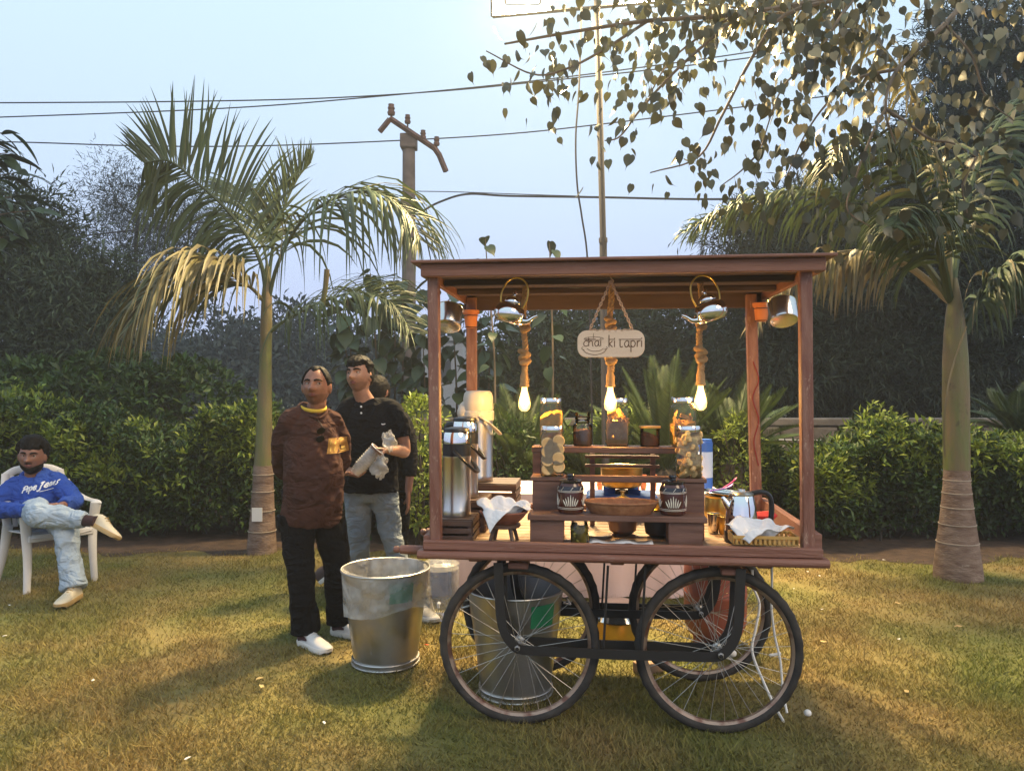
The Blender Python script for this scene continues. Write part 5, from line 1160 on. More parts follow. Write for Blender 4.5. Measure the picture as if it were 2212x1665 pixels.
def hang_kettle(label, u, v, z, flip, tilt):
    t = thing('hanging_kettle', label, 'kettle', group='shiny kettles under the canopy', M=cm(u, v, z) @ Matrix.Rotation(R(180) if flip else 0, 4, 'Z') @ Matrix.Rotation(R(tilt), 4, 'Y') @ Matrix.Scale(1.14, 4))
    k = MB(); k.lathe([(0, 0), (.042, 0), (.050, .004), (.060, .022), (.062, .04), (.054, .062), (.036, .076), (.030, .079)], 36); k.build('kettle_body', M_chrome, t)
    k = MB(); k.lathe([(.033, .079), (.034, .083), (.030, .096), (.016, .106), (.006, .109), (.005, .114), (.010, .119), (.008, .126), (0, .128)], 28); k.build('lid', M_chrome, t)
    k = MB(); k.tube(catmull([(.045, 0, .020), (.075, 0, .026), (.092, 0, .045), (.108, 0, .058)], 10), [.017, .015, .013, .011, .010, .009, .008, .0075, .007, .0065, .006], 12); k.build('spout', M_chrome, t)
    k = MB(); k.tube(catmull([(-.046, 0, .072), (-.052, 0, .11), (-.042, 0, .155), (-.015, 0, .178), (.015, 0, .178), (.042, 0, .155), (.052, 0, .11), (.046, 0, .072)], 24), .0035, 8); k.build('bail_handle', M_brass, t)
hang_kettle('shiny hanging kettle with its spout to the right, left under the canopy', -.488, .13, 1.772, False, 16)
hang_kettle('shiny hanging kettle with its spout to the left, right under the canopy', .42, .13, 1.772, True, 18)

def hang_pot(label, u, v, z, tilt):
    t = thing('hanging_pot', label, 'pot', group='aluminium pots under the canopy', M=cm(u, v, z) @ Matrix.Rotation(R(tilt), 4, 'X'))
    k = MB(); k.lathe([(0, 0), (.052, 0), (.060, .004), (.063, .012), (.063, .10), (.066, .102), (.061, .102), (.060, .014), (0, .006)], 32); k.build('pot_body', M_alu, t)
    k = MB(); k.tube([(0, .062, .088), (.0, .12, .11), (0, .16, .118)], [(.010, .004)] * 3, 8); k.build('handle', M_alu, t)
hang_pot('aluminium pot hung tilted beside the left front post', -.775, .22, 1.76, -28); hang_pot('aluminium pot hung tilted beside the right front post', .745, .25, 1.775, -28)
def clay_cup(label, u, v, z):
    t = at('clay_cup', label, 'cup', u, v, z, group='clay cups in wire rings')
    k = MB(); k.lathe([(.028, 0), (.031, .003), (.040, .078), (.046, .079), (.048, .098), (.043, .1), (.040, .082), (.028, .008), (0, .006)], 26); k.build('cup_body', M_terra, t)
    for zz, r_ in ((.068, .041), (.002, .034)):
        k = MB(); k.tube([(r_ * math.cos(a), r_ * math.sin(a), zz) for a in np.linspace(0, 6.283, 25)[:-1]], .0022, 5, closed=True); k.build('wire_ring', M_black, t)
    k = MB(); k.tube([(.041, 0, .068), (.050, .02, .068), (.055, .03, .03), (.034, 0, .002)], .0022, 5); k.build('wire_bracket', M_black, t)
clay_cup('orange clay cup in a wire ring on the left rear post', -.79, 1.0, 1.815); clay_cup('orange clay cup in a wire ring on the right rear post', .805, 1.0, 1.838); clay_cup('half-hidden orange clay cup behind the left hanging pot', -.90, 1.06, 1.80)

# hanging sign
sg = at('hanging_sign', 'pale wooden sign reading chai ki tapri hung on a chain', 'sign', -.027, .10, 1.672)
ol = []; hw, hh_, rc = .146, .0595, .042
for cx, cz, a0 in ((hw - rc, -hh_ + rc, -90), (hw - rc, hh_ - rc, 0), (-hw + rc, hh_ - rc, 90), (-hw + rc, -hh_ + rc, 180)):
    for i in range(9): a = R(a0 + i * 11.25); ol.append((cx + rc * math.cos(a), cz + rc * math.sin(a)))
k = MB(); k.extrude(ol, -.006, .006, b=.0025); k.build('board', M_signwood, sg, angle=30)
def stroke(name, pts, w, n=16, m=M_ink, parent=sg, y=-.0068, raw=False):
    pts = [Vector((x, 0, z)) for x, z in pts]; pts = catmull(pts, n) if (len(pts) > 2 and not raw) else pts; k = MB(); vs = []; fs = []
    for i, p in enumerate(pts):
        tg = (pts[min(len(pts) - 1, i + 1)] - pts[max(0, i - 1)]).normalized(); nn = Vector((-tg.z, 0, tg.x)) * w * .5
        for q in (p + nn, p - nn): vs += [(q.x, y, q.z), (q.x, y + .0012, q.z)]
    for i in range(len(pts) - 1):
        a, c = 4 * i, 4 * i + 4; fs += [(a, a + 2, c + 2, c), (a + 1, c + 1, c + 3, a + 3), (a, c, c + 1, a + 1), (a + 2, a + 3, c + 3, c + 2)]
    k.add(vs, fs); return k
def glyph(strokes, ox, oz, sx, sz, w, name='letter', parent=sg, m=M_ink, y=-.0072):
    k = MB()
    for st in strokes: q = stroke('', [(ox + x * sx, oz + z * sz) for x, z in st], w, 12, y=y); k.add(q.v, q.f)
    return k.build(name, m, parent, smooth=False)
s_ = .030; B0 = -.010
G = {'c': [[(.8, .85), (.45, 1.0), (.1, .6), (.15, .15), (.5, 0), (.85, .2)]],
     'h': [[(0, 1.5), (0, 0)], [(0, .6), (.3, .95), (.6, .8), (.65, .1), (.8, 0)]],
     'a': [[(.7, .8), (.4, 1.0), (.05, .6), (.15, .1), (.45, 0), (.7, .5)], [(.7, .95), (.7, .2), (.9, 0)]],
     'i': [[(0, 1.0), (0, 0)], [(0, 1.28), (.01, 1.42)]],
     'k': [[(0, 1.9), (0, 0)], [(.5, .95), (.05, .5)], [(.05, .5), (.5, 0)]],
     'T': [[(.15, 1.15), (.15, .2), (.3, 0), (.55, .1)]],
     'p': [[(0, 1.0), (0, -.8)], [(0, .8), (.35, 1.0), (.65, .65), (.55, .15), (.25, 0), (0, .25)]],
     'r': [[(0, 1.0), (0, 0)], [(0, .65), (.25, .95), (.5, .95)]]}
x_ = -.120
for ch, dx in (('c', .024), ('h', .025), ('a', .027), ('i', .010)): glyph(G[ch], x_, B0, s_ * .85, s_ * .82, .0036); x_ += dx
glyph([[(0, 0), (1, 0)]], -.116, B0 + .031, .05, 1, .0026, 'cup_rim'); 
el = [(math.cos(a), math.sin(a)) for a in np.linspace(0, 6.283, 22)]
glyph([el[:]], -.074, B0 + .033, .043, .0075, .0018, 'cup_ellipse'); glyph([[(0, 0), (.3, .6), (0, 1.0), (.25, 1.6)]], -.076, B0 + .034, .006, .014, .002, 'steam')
glyph([[(-1, 0), (-.6, -.75), (0, -1), (.6, -.75), (1, 0)]], -.068, B0 - .010, .036, .012, .002, 'cup_bowl'); glyph([[(-1, .1), (-.7, -.6), (0, -1), (.7, -.6), (1, .2)]], -.070, B0 - .016, .052, .022, .0026, 'saucer'); glyph([[(-1, 1), (-1.15, .2), (-.9, -.4)], [(1, 1), (1.1, .3), (.8, -.3)]], -.070, B0 - .012, .050, .010, .0018, 'saucer_edge')
x_ = -.008
for ch, dx in (('k', .024), ('i', .018)): glyph(G[ch], x_, B0 - .004, s_, s_ * .92, .0040); x_ += dx
glyph([[(0, 0), (1, 0)]], -.010, B0 + .029, .028, 1, .003, 'head_line'); x_ = .036
for ch, dx in (('T', .022), ('a', .029), ('p', .027), ('r', .019), ('i', .01)): glyph(G[ch], x_, B0 - .004, s_ * .95, s_ * .92, .0040); x_ += dx
glyph([[(0, 0), (1, 0)]], .034, B0 + .029, .098, 1, .003, 'head_line')
ch_i = 0
def chain(a, c, sag=0.0):
    global ch_i
    a, c = Vector(a), Vector(c); n = max(4, int((c - a).length / .0125))
    for i in range(n):
        s = (i + .5) / n; p = a.lerp(c, s) + Vector((0, 0, -sag * math.sin(math.pi * s))); d = (c - a).normalized(); q = d.to_track_quat('X', 'Z').to_matrix().to_4x4()
        k = MB(); k.tube([(.0088 * math.cos(t_), .005 * math.sin(t_), 0) for t_ in np.linspace(0, 6.283, 13)[:-1]], .0027, 5, closed=True, M=Matrix.Translation(p) @ q @ Matrix.Rotation(R(90 * (i % 2) + 20), 4, 'X')); k.build('chain_link', M_chain, sg); ch_i += 1
hk = (0.0, 0, .275)
chain((-.092, 0, .062), hk); chain((.094, 0, .062), hk); chain((-.092, 0, .062), (.094, 0, .062), .006)
k = MB(); k.tube(catmull([(0, 0, .328), (0, 0, .29), (.012, 0, .275), (0, 0, .265), (-.01, 0, .275)], 14), .003, 6); k.build('hook', M_chain, sg)

# ---------------------------------------------------------------- under and behind the cart
def bin_(label, x, Y, rz, lugs=True):
    t = thing('steel_bin', label, 'bin', gp(x, Y), rz, 'steel bins')
    k = MB(); k.lathe([(.170, .0), (.176, .004), (.176, .03), (.172, .034), (.172, .045), (.232, .505), (.236, .508)], 48, cap1=False); k.build('bin_body', M_bin, t); k = MB(); k.lathe([(.2315, .505), (.168, .06), (0, .05)], 48, cap0=False); k.build('bin_inside', M_bininside, t)
    for z, r_ in ((.508, .235), (.012, .178), (.036, .176)):
        k = MB(); k.tube([(r_ * math.cos(a), r_ * math.sin(a), z) for a in np.linspace(0, 6.283, 49)[:-1]], .006, 8, closed=True); k.build('rim_bead', M_bin, t)
    k = MB(); n = 10; vs = []
    for i in range(n + 1):
        a = R(-78 + 34 * i / n)
        for z in (.37, .475): rr = .172 + (z - .045) * .1304 + .0025; vs.append((rr * math.cos(a), rr * math.sin(a), z))
    k.add(vs, [(2 * i, 2 * i + 2, 2 * i + 3, 2 * i + 1) for i in range(n)]); k.build('green_sticker', M_green, t)
    for sx in (-1, 1) if lugs else ():
        k = MB(); k.tube(catmull([(sx * .226, -.05, .44), (sx * .26, -.045, .43), (sx * .265, 0, .425), (sx * .26, .045, .43), (sx * .226, .05, .44)], 12), .005, 6); k.build('handle', M_bin, t)
    return t
b1 = bin_('steel waste bin lined with a clear bag in front of the standing men', 833, 4.14, R(2), False); bin_('plain steel bin standing behind the left front wheel', 1114, 3.74, R(6))
bg_ = thing('bin_liner', 'clear plastic bag lining the front steel bin and hanging over its rim', 'bag', b1.location)
k = MB(); n = 96; vs = []; fs = []; rows = []
for i in range(27):
    for a in range(n):
        th = 2 * math.pi * a / n; f1 = math.sin(5 * th + 1) + .6 * math.sin(11 * th) + .4 * math.sin(19 * th + 2)
        if i < 10: s = i / 9; z = .10 + .412 * s; r_ = .172 + (z - .045) * .1304 - .010 - .006 * (1 + f1 * 1.1) * (1 - s * .5) * 2.2 - .004
        else:
            s = (i - 9) / 17; drop = (.22 + .05 * math.sin(2 * th + .9) + .03 * math.sin(th * 3)) * s; z = .514 - drop + .004 * (1 if i == 10 else 0)
            r_ = .172 + (z - .045) * .1304 + .006 + .012 * s * (1 + .6 * f1) + .055 * s * max(0, math.cos(th + .25)) ** 6 * s
        vs.append((r_ * math.cos(th), r_ * math.sin(th), z))
for i in range(26):
    for a in range(n): fs.append((i * n + a, i * n + (a + 1) % n, (i + 1) * n + (a + 1) % n, (i + 1) * n + a))
k.add(vs, fs); k.build('film', M_film, bg_, angle=80)

t = thing('gas_cylinder', 'red gas cylinder standing behind the right wheels', 'gas cylinder', gp(1545, 4.42))
k = MB(); k.lathe([(.12, 0), (.125, .003), (.125, .05)], 32); k.build('foot_ring', M_gas, t)
k = MB(); k.lathe([(.0, .035), (.09, .04), (.15, .075), (.172, .13), (.176, .18), (.176, .29), (.1785, .295), (.1785, .31), (.176, .315), (.176, .42), (.172, .47), (.15, .525), (.09, .56), (.03, .572), (.03, .60), (0, .60)], 40); k.build('tank', M_gas, t)
k = MB(); k.lathe([(.10, .55), (.105, .56), (.105, .68), (.098, .68), (.098, .56)], 32); k.build('collar', M_gas, t)
t = thing('brass_vessel', 'brass vessel with a shiny steel lid on the grass under the cart', 'vessel', gp(1332, 4.42))
k = MB(); k.lathe([(.10, 0), (.125, .008), (.135, .05), (.135, .15), (.14, .155)], 36); k.build('body', M_brass, t)
k = MB(); k.lathe([(.14, .156), (.143, .160), (.13, .19), (.115, .235), (.12, .24), (.112, .243), (0, .235)], 36); k.build('steel_lid', M_chrome, t)
t = thing('wooden_chock', 'pale wooden block on the grass by the rear wheel', 'block', gp(1400, 4.0), R(25))
k = MB(); k.box(-.07, .07, -.04, .04, 0, .055, .004); k.build('block', M_slat, t)

# table with cloth to the ground behind the cart
tb = thing('cloth_table', 'long table under a pinkish white cloth behind the cart', 'table', (0, 0, 0))
k = MB(); X0, X1, Y0, Y1, ZT = -.41, 1.50, 5.35, 6.1, .735; per = []
def edge(n): 
    out = []
    for (ax, ay), (bx, by) in zip(((X0, Y0), (X1, Y0), (X1, Y1), (X0, Y1)), ((X1, Y0), (X1, Y1), (X0, Y1), (X0, Y0))):
        m = int(math.hypot(bx - ax, by - ay) / .04)
        for i in range(m): out.append((ax + (bx - ax) * i / m, ay + (by - ay) * i / m))
    return out
E = edge(0); cx_, cy_ = (X0 + X1) / 2, (Y0 + Y1) / 2; vs = []; fs = []; n = len(E)
for r_ in range(7):
    s = r_ / 6
    for i, (x, y) in enumerate(E):
        w = s * .018 * (math.sin(i * .55) + .6 * math.sin(i * 1.37 + 1)); dx, dy = x - cx_, y - cy_; q = 1.0 / max(abs(dx) / ((X1 - X0) / 2), abs(dy) / ((Y1 - Y0) / 2))
        ux, uy = (math.copysign(1, dx), 0) if abs(dx) / ((X1 - X0) / 2) > abs(dy) / ((Y1 - Y0) / 2) else (0, math.copysign(1, dy))
        vs.append((x + ux * w, y + uy * w, ZT - s * (ZT - .015)))
for r_ in range(6):
    for i in range(n): fs.append((r_ * n + i, (r_ + 1) * n + i, (r_ + 1) * n + (i + 1) % n, r_ * n + (i + 1) % n))
fs.append(tuple(range(n))); k.add(vs, fs); k.build('tablecloth', M_tablecloth, tb, angle=60)
k = MB(); k.box(X0 + .02, X1 - .02, Y0 + .02, Y1 - .02, ZT - .03, ZT - .003); k.build('table_top', M_slat, tb)
for x in (X0 + .06, X1 - .06):
    for y in (Y0 + .06, Y1 - .06): k = MB(); k.box(x - .02, x + .02, y - .02, y + .02, 0, ZT - .031); k.build('leg', M_slat, tb)
t = thing('blue_canister', 'tall blue cylinder with a pale label on the table behind the rusk jar', 'canister', (P(1524, 0, 5.6).x, 5.6, ZT + .002))
k = MB(); k.lathe([(.048, 0), (.052, .004), (.052, .085)], 28); k.build('lower_tube', M_blueplastic, t); k = MB(); k.lathe([(.052, .0855), (.0525, .087), (.0525, .27), (.052, .2715)], 28); k.build('label_wrap', M_label, t)
k = MB(); k.lathe([(.052, .272), (.052, .34), (.047, .345), (.046, .362), (0, .364)], 28); k.build('cap', M_blueplastic, t)
for i, (x, n) in enumerate(((1376, 4), (1390, 4), (1412, 4), (1296, 3))):
    t = thing('clay_cup_stack', ('first', 'second', 'third', 'fourth')[i] + ' stack of small clay cups behind the brass pan', 'cups', (P(x, 0, 5.55).x, 5.55, ZT + .002), 0, 'stacks of clay cups')
    t['label'] = ('stack of small clay cups just right of the brass pan', 'second stack of small clay cups right of the brass pan', 'outermost stack of small clay cups right of the brass pan', 'short stack of clay cups left of the brass pan')[i]
    for q in range(n): k = MB(); k.lathe([(.016, 0), (.022, .034), (.024, .034), (.024, .042), (.02, .042), (.015, .006), (0, .005)], 16, (0, 0, q * .022)); k.build('clay_cup', M_terra, t)
# water jar and blue cool box left of the table
t = thing('water_jar', 'clear plastic water jar with white lid and tap between bin and cart', 'water jar', gp(952, 4.95))
k = MB(); k.lathe([(.10, 0), (.115, .01), (.118, .03), (.118, .30), (.115, .315)], 30); k.build('jar', M_jug, t); k = MB(); k.lathe([(.119, .315), (.121, .32), (.121, .345), (.10, .36), (.03, .375), (0, .376)], 30); k.build('lid', M_jug, t)
k = MB(); k.tube([(0, -.115, .12), (0, -.15, .12), (0, -.152, .10)], [.012, .009, .008], 8); k.build('tap', M_cloth, t)
t = thing('cool_box', 'dark blue cool box with pale lid left of the cloth table', 'box', (-.49, 5.4, 0))
k = MB(); k.box(-.08, .07, -.12, .12, .02, .30, .02); k.build('box_body', M_blue, t); k = MB(); k.box(-.085, .075, -.125, .125, .302, .36, .02); k.build('lid', M_label, t); k = MB(); k.lathe([(.07, .361), (.075, .37), (.07, .45), (.03, .47), (.028, .48)], 20, (-.04, 0, 0)); k.build('bottle_on_lid', M_jug, t); k = MB(); k.lathe([(.034, .48), (.036, .52), (0, .525)], 16, (-.04, 0, 0)); k.build('bottle_cap', M_blueplastic, t)
# ---------------------------------------------------------------- people
M_skinA = mat('skin_brown', (0.28, 0.125, 0.075), 0.42, col2=(0.19, 0.08, 0.045), nscale=18, bump=.12, bscale=60)
M_skinB = mat('skin_tan', (0.36, 0.185, 0.115), 0.45, col2=(0.27, 0.13, 0.08), nscale=18, bump=.12, bscale=60)
M_skinC = mat('skin_warm_brown', (0.22, 0.10, 0.065), 0.48, col2=(0.18, 0.08, 0.05), nscale=18, bump=.12, bscale=60)
M_hair = mat('black_hair', (0.0035, 0.003, 0.003), 0.6, col2=(0.009, 0.007, 0.006), nscale=40, bump=.9, bscale=120, spec=.12)
M_eye = mat('eye_white', (0.40, 0.33, 0.28), 0.3); M_iris = mat('iris', (0.012, 0.008, 0.006), 0.15)
M_lipA = mat('lips', (0.16, 0.045, 0.035), 0.45)
M_sweater = mat('brown_sweater', (0.050, 0.021, 0.016), 0.95, col2=(0.066, 0.029, 0.022), nscale=12, bump=.4, bscale=220, spec=.2, folds=.8)
M_yellow = mat('yellow_tshirt', (0.62, 0.42, 0.04), 0.85, bump=.2, bscale=150)
M_blacktr = mat('black_trousers', (0.006, 0.006, 0.007), 0.9, spec=.15, bump=.3, bscale=90, folds=.8)
M_polo = mat('black_polo', (0.006, 0.006, 0.008), 0.9, spec=.15, bump=.3, bscale=200, folds=.8)
M_jeans = mat('grey_jeans', (0.13, 0.16, 0.19), 0.9, col2=(0.24, 0.27, 0.29), nscale=5, bump=.3, bscale=250, folds=.8)
M_lightjeans = mat('light_jeans', (0.27, 0.34, 0.43), 0.9, col2=(0.38, 0.45, 0.52), nscale=4, bump=.3, bscale=250, folds=.8)
M_hoodie = mat('blue_hoodie', (0.022, 0.062, 0.30), 0.9, col2=(0.028, 0.075, 0.34), nscale=6, bump=.3, bscale=200, spec=.2, folds=.8)
M_shoe = mat('white_shoe', (0.68, 0.65, 0.62), 0.5, bump=.1, bscale=60); M_shoecream = mat('cream_shoe', (0.58, 0.50, 0.36), 0.55, bump=.1, bscale=60)
M_sole = mat('sole', (0.70, 0.66, 0.60), 0.6); M_solebrown = mat('gum_sole', (0.38, 0.25, 0.10), 0.6); M_maroon = mat('maroon_trim', (0.06, 0.022, 0.028), 0.6)
M_darkshoe = mat('dark_shoe', (0.05, 0.028, 0.022), 0.6); M_sock = mat('dark_sock', (0.035, 0.014, 0.016), 0.9)
M_plastic = mat('white_chair_plastic', (0.66, 0.64, 0.63), 0.32, col2=(0.58, 0.56, 0.54), nscale=5)
M_orange = mat('orange_sticker', (0.75, 0.25, 0.02), 0.5); M_patch = mat('ochre_patch', (0.32, 0.165, 0.03), 0.8)
M_print = mat('white_print', (0.72, 0.72, 0.74), 0.7); M_lens = mat('dark_lens', (0.006, 0.006, 0.006), 0.45, spec=.2); M_mark = mat('patch_print', (0.46, 0.30, 0.06), .8)

M_stubble = mat('stubble', (0.02, 0.013, 0.010), .8, alpha=.2, col2=(.03, .02, .015), nscale=90)
CL = {}
def clouds(sz):
    if sz not in CL:
        t = D.textures.new('folds', 'CLOUDS'); t.noise_scale = sz; t.noise_depth = 2; CL[sz] = t
    return CL[sz]
def fuse(o, voxel=.006, smooth=6, folds=0.0, fsize=.12, fac=.5):
    m = o.modifiers.new('fuse', 'REMESH'); m.mode = 'VOXEL'; m.voxel_size = voxel; m.use_smooth_shade = True
    s = o.modifiers.new('soften', 'SMOOTH'); s.iterations = smooth; s.factor = fac
    if folds:
        d = o.modifiers.new('folds', 'DISPLACE'); d.texture = clouds(fsize); d.strength = folds; d.mid_level = .5; d.texture_coords = 'LOCAL'
    return o
def limb(mb, joints, radii, n=14, steps=18, up=None):
    pts = catmull(joints, steps); m = len(joints) - 1; rr = []
    for k in range(steps + 1):
        t = k / steps * m; i = min(int(t), m - 1); u = t - i; u = u * u * (3 - 2 * u) if False else u
        a, c = radii[i], radii[i + 1]
        a = a if isinstance(a, tuple) else (a, a); c = c if isinstance(c, tuple) else (c, c)
        rr.append((a[0] + (c[0] - a[0]) * u, a[1] + (c[1] - a[1]) * u))
    mb.tube(pts, rr, n, up=up)

def hp(az, ph, off=0.0, jaw=.25):
    x, y, z = math.sin(ph) * math.sin(az), -math.sin(ph) * math.cos(az), -math.cos(ph)
    a, b, c = .080, .097, .118; X, Y, Z = a * x, b * y, c * z; t = max(0.0, -z)
    X *= 1 - jaw * t ** 2.2
    Y *= (1 - .06 * t) if y < 0 else (1 - .38 * t)
    if z > 0: X *= 1 + .04 * z
    if y < 0:
        f = (-y) ** 1.5
        g = lambda cx, cz, sx, sz: math.exp(-((X - cx) / sx) ** 2 - ((Z - cz) / sz) ** 2)
        g2 = lambda cx, cz, sx, sz: g(cx, cz, sx, sz) + g(-cx, cz, sx, sz)
        d = .017 * g(0, .006, .010, .020) + .033 * g(0, -.017, .0125, .013) + .014 * g2(.013, -.021, .009, .008)
        d -= .015 * g2(.031, .015, .015, .010)
        d += .008 * g2(.028, .034, .024, .008) + .005 * g2(.047, -.018, .018, .018)
        d += .007 * g(0, -.046, .022, .005) + .008 * g(0, -.057, .019, .006) - .004 * g(0, -.0515, .024, .0022) - .004 * g(0, -.071, .02, .006) + .010 * g(0, -.092, .020, .016)
        Y -= f * d
    v = Vector((X, Y, Z))
    if off: v += Vector((x / a, y / b, z / c)).normalized() * off
    return v
def head_grid(fn, n=56, m=44):
    vs = []; fs = []
    for i in range(m + 1):
        for k in range(n): vs.append(fn(2 * math.pi * k / n, math.pi * i / m))
    for i in range(m):
        for k in range(n): fs.append((i * n + k, i * n + (k + 1) % n, (i + 1) * n + (k + 1) % n, (i + 1) * n + k))
    return vs, fs
def face_pt(x, z, off=.002):
    z = max(-.117, min(.117, z)); ph = math.acos(max(-1, min(1, -z / .118))); t = max(0, -z / .118)
    s = x / (.080 * (1 - .25 * t ** 2.2) * max(.05, math.sin(ph))); return hp(math.asin(max(-1, min(1, s))), ph, off)

def add_head(body_mb, M, neck_to, nr=.056):
    """head and neck into the body mesh"""
    vs, fs = head_grid(lambda a, p: hp(a, p)); body_mb.add(vs, fs, M)
    for sx in (-1, 1):
        body_mb.ball((sx * .082, .012, -.006), (.010, .020, .031), 12, 8, M @ Matrix.Rotation(R(sx * -14), 4, 'Z')); body_mb.ball((sx * .080, .006, -.032), (.008, .010, .012), 10, 6, M)
    a = M @ Vector((0, .020, -.035)); c = M @ Vector((0, .014, -.100)); body_mb.tube([a, c, (c + Vector(neck_to)) / 2, Vector(neck_to)], [nr * .95, nr * .95, nr, nr * 1.15], 16)
def face_parts(body, M, gaze, hairfn, lip=M_lipA, beardfn=None, brow=.0052, hair_seed=0, hairm=None, ntex=.006, stub=None):
    hairm = hairm or M_hair
    for sx in (-1, 1):
        c = Vector((sx * .032, -.0700, .0145)); k = MB(); k.ball(c, .0125, 14, 10, M); e = k.build('eye', M_eye, body)
        g = Vector((gaze[0], -1, gaze[1])).normalized(); k = MB(); k.ball(c + g * .0072, .0066, 12, 8, M); k.build('iris', M_iris, e)
        k = MB(); pts = [face_pt(sx * x, z, .002) for x, z in ((.012, .032), (.024, .0375), (.038, .0375), (.052, .030))]; k.tube(pts, [brow, brow * 1.25, brow, brow * .5], 6, M=M); k.build('eyebrow', hairm, body)
        k = MB(); pts = [face_pt(sx * x, z, .0045) for x, z in ((.017, .015), (.025, .0225), (.036, .023), (.046, .016))]; k.tube(pts, .0022, 6, M=M); k.build('eyelid', body.data.materials[0], body)
    k = MB(); up_l = [face_pt(x, -.0475 + .001 * (abs(x) < .004), .0015) for x in (-.023, -.012, -.004, 0, .004, .012, .023)]; lo_l = [face_pt(x, -.056, .0015) for x in (-.021, -.01, 0, .01, .021)]
    k.tube(up_l, [.0014, .0042, .005, .0042, .005, .0042, .0014], 8, M=M); k.build('upper_lip', lip, body); k = MB(); k.tube(lo_l, [.0012, .005, .0062, .005, .0012], 8, M=M); k.build('lower_lip', lip, body)
    r2 = random.Random(hair_seed); ph_ = [r2.random() * 6 for _ in range(6)]
    def nz(a, p): return .0 * (math.sin(9 * a + 4 * p + ph_[0]) + .7 * math.sin(17 * a - 9 * p + ph_[1]) + .6 * math.sin(29 * a + 13 * p + ph_[2]) + .5 * math.sin(7 * p * 3 + ph_[3]))
    def shell(fn):
        def f(a, p):
            aa = (a + math.pi) % (2 * math.pi) - math.pi; h = fn(aa, -math.cos(p)); return hp(a, p, h + (nz(a, p) if h > .004 else 0) if h > 0 else -.012)
        return f
    k = MB(); vs, fs = head_grid(shell(hairfn), 110, 70); k.add(vs, fs, M); ho_ = k.build('hair', hairm, body, angle=120); dm = ho_.modifiers.new('tufts', 'DISPLACE'); dm.texture = clouds(.022); dm.strength = ntex * 5; dm.mid_level = .5; dm.texture_coords = 'LOCAL'
    if stub: k = MB(); vs, fs = head_grid(shell(stub), 90, 70); k.add(vs, fs, M); k.build('stubble', M_stubble, body, angle=120)
    if beardfn: k = MB(); vs, fs = head_grid(shell(beardfn), 110, 80); k.add(vs, fs, M); k.build('beard', hairm, body, angle=120)
def hand(mb, w, d, pn, thumb_side, curl=.6, s=1.0):
    """w wrist, d direction of the fingers, pn palm normal, curl in radians per joint"""
    w, d, pn = Vector(w), Vector(d).normalized(), Vector(pn); pn = (pn - d * pn.dot(d)).normalized(); sd = d.cross(pn) * thumb_side
    mb.tube([w - d * .02, w + d * .02, w + d * .055, w + d * .092], [(.024 * s, .02 * s), (.036 * s, .016 * s), (.041 * s, .015 * s), (.040 * s, .012 * s)], 12, up=pn)
    for i, (o, l) in enumerate(((.030, .070), (.010, .078), (-.010, .073), (-.029, .058))):
        p = w + d * (.088 * s) + sd * o * s; dr = (d + sd * (o * 2)).normalized(); pts = [p - dr * .02]; 
        for j, f in enumerate((.42, .32, .26)):
            pts.append(p); p = p + dr * l * f * s; dr = (dr * math.cos(curl) + pn * math.sin(curl)).normalized()
        pts.append(p); mb.tube(pts, [.0095 * s, .0095 * s, .009 * s, .008 * s, .0068 * s][:len(pts)], 8)
    p = w + d * .025 * s + sd * .028 * s; dr = (sd * .75 + d * .75 + pn * .35).normalized(); pts = [p - dr * .015, p, p + dr * .035 * s]; dr2 = (d * .8 + sd * .25 + pn * .6).normalized(); pts += [pts[-1] + dr2 * .028 * s, pts[-1] + dr2 * .050 * s]
    mb.tube(pts, [.012 * s, .013 * s, .0115 * s, .0105 * s, .008 * s], 8)
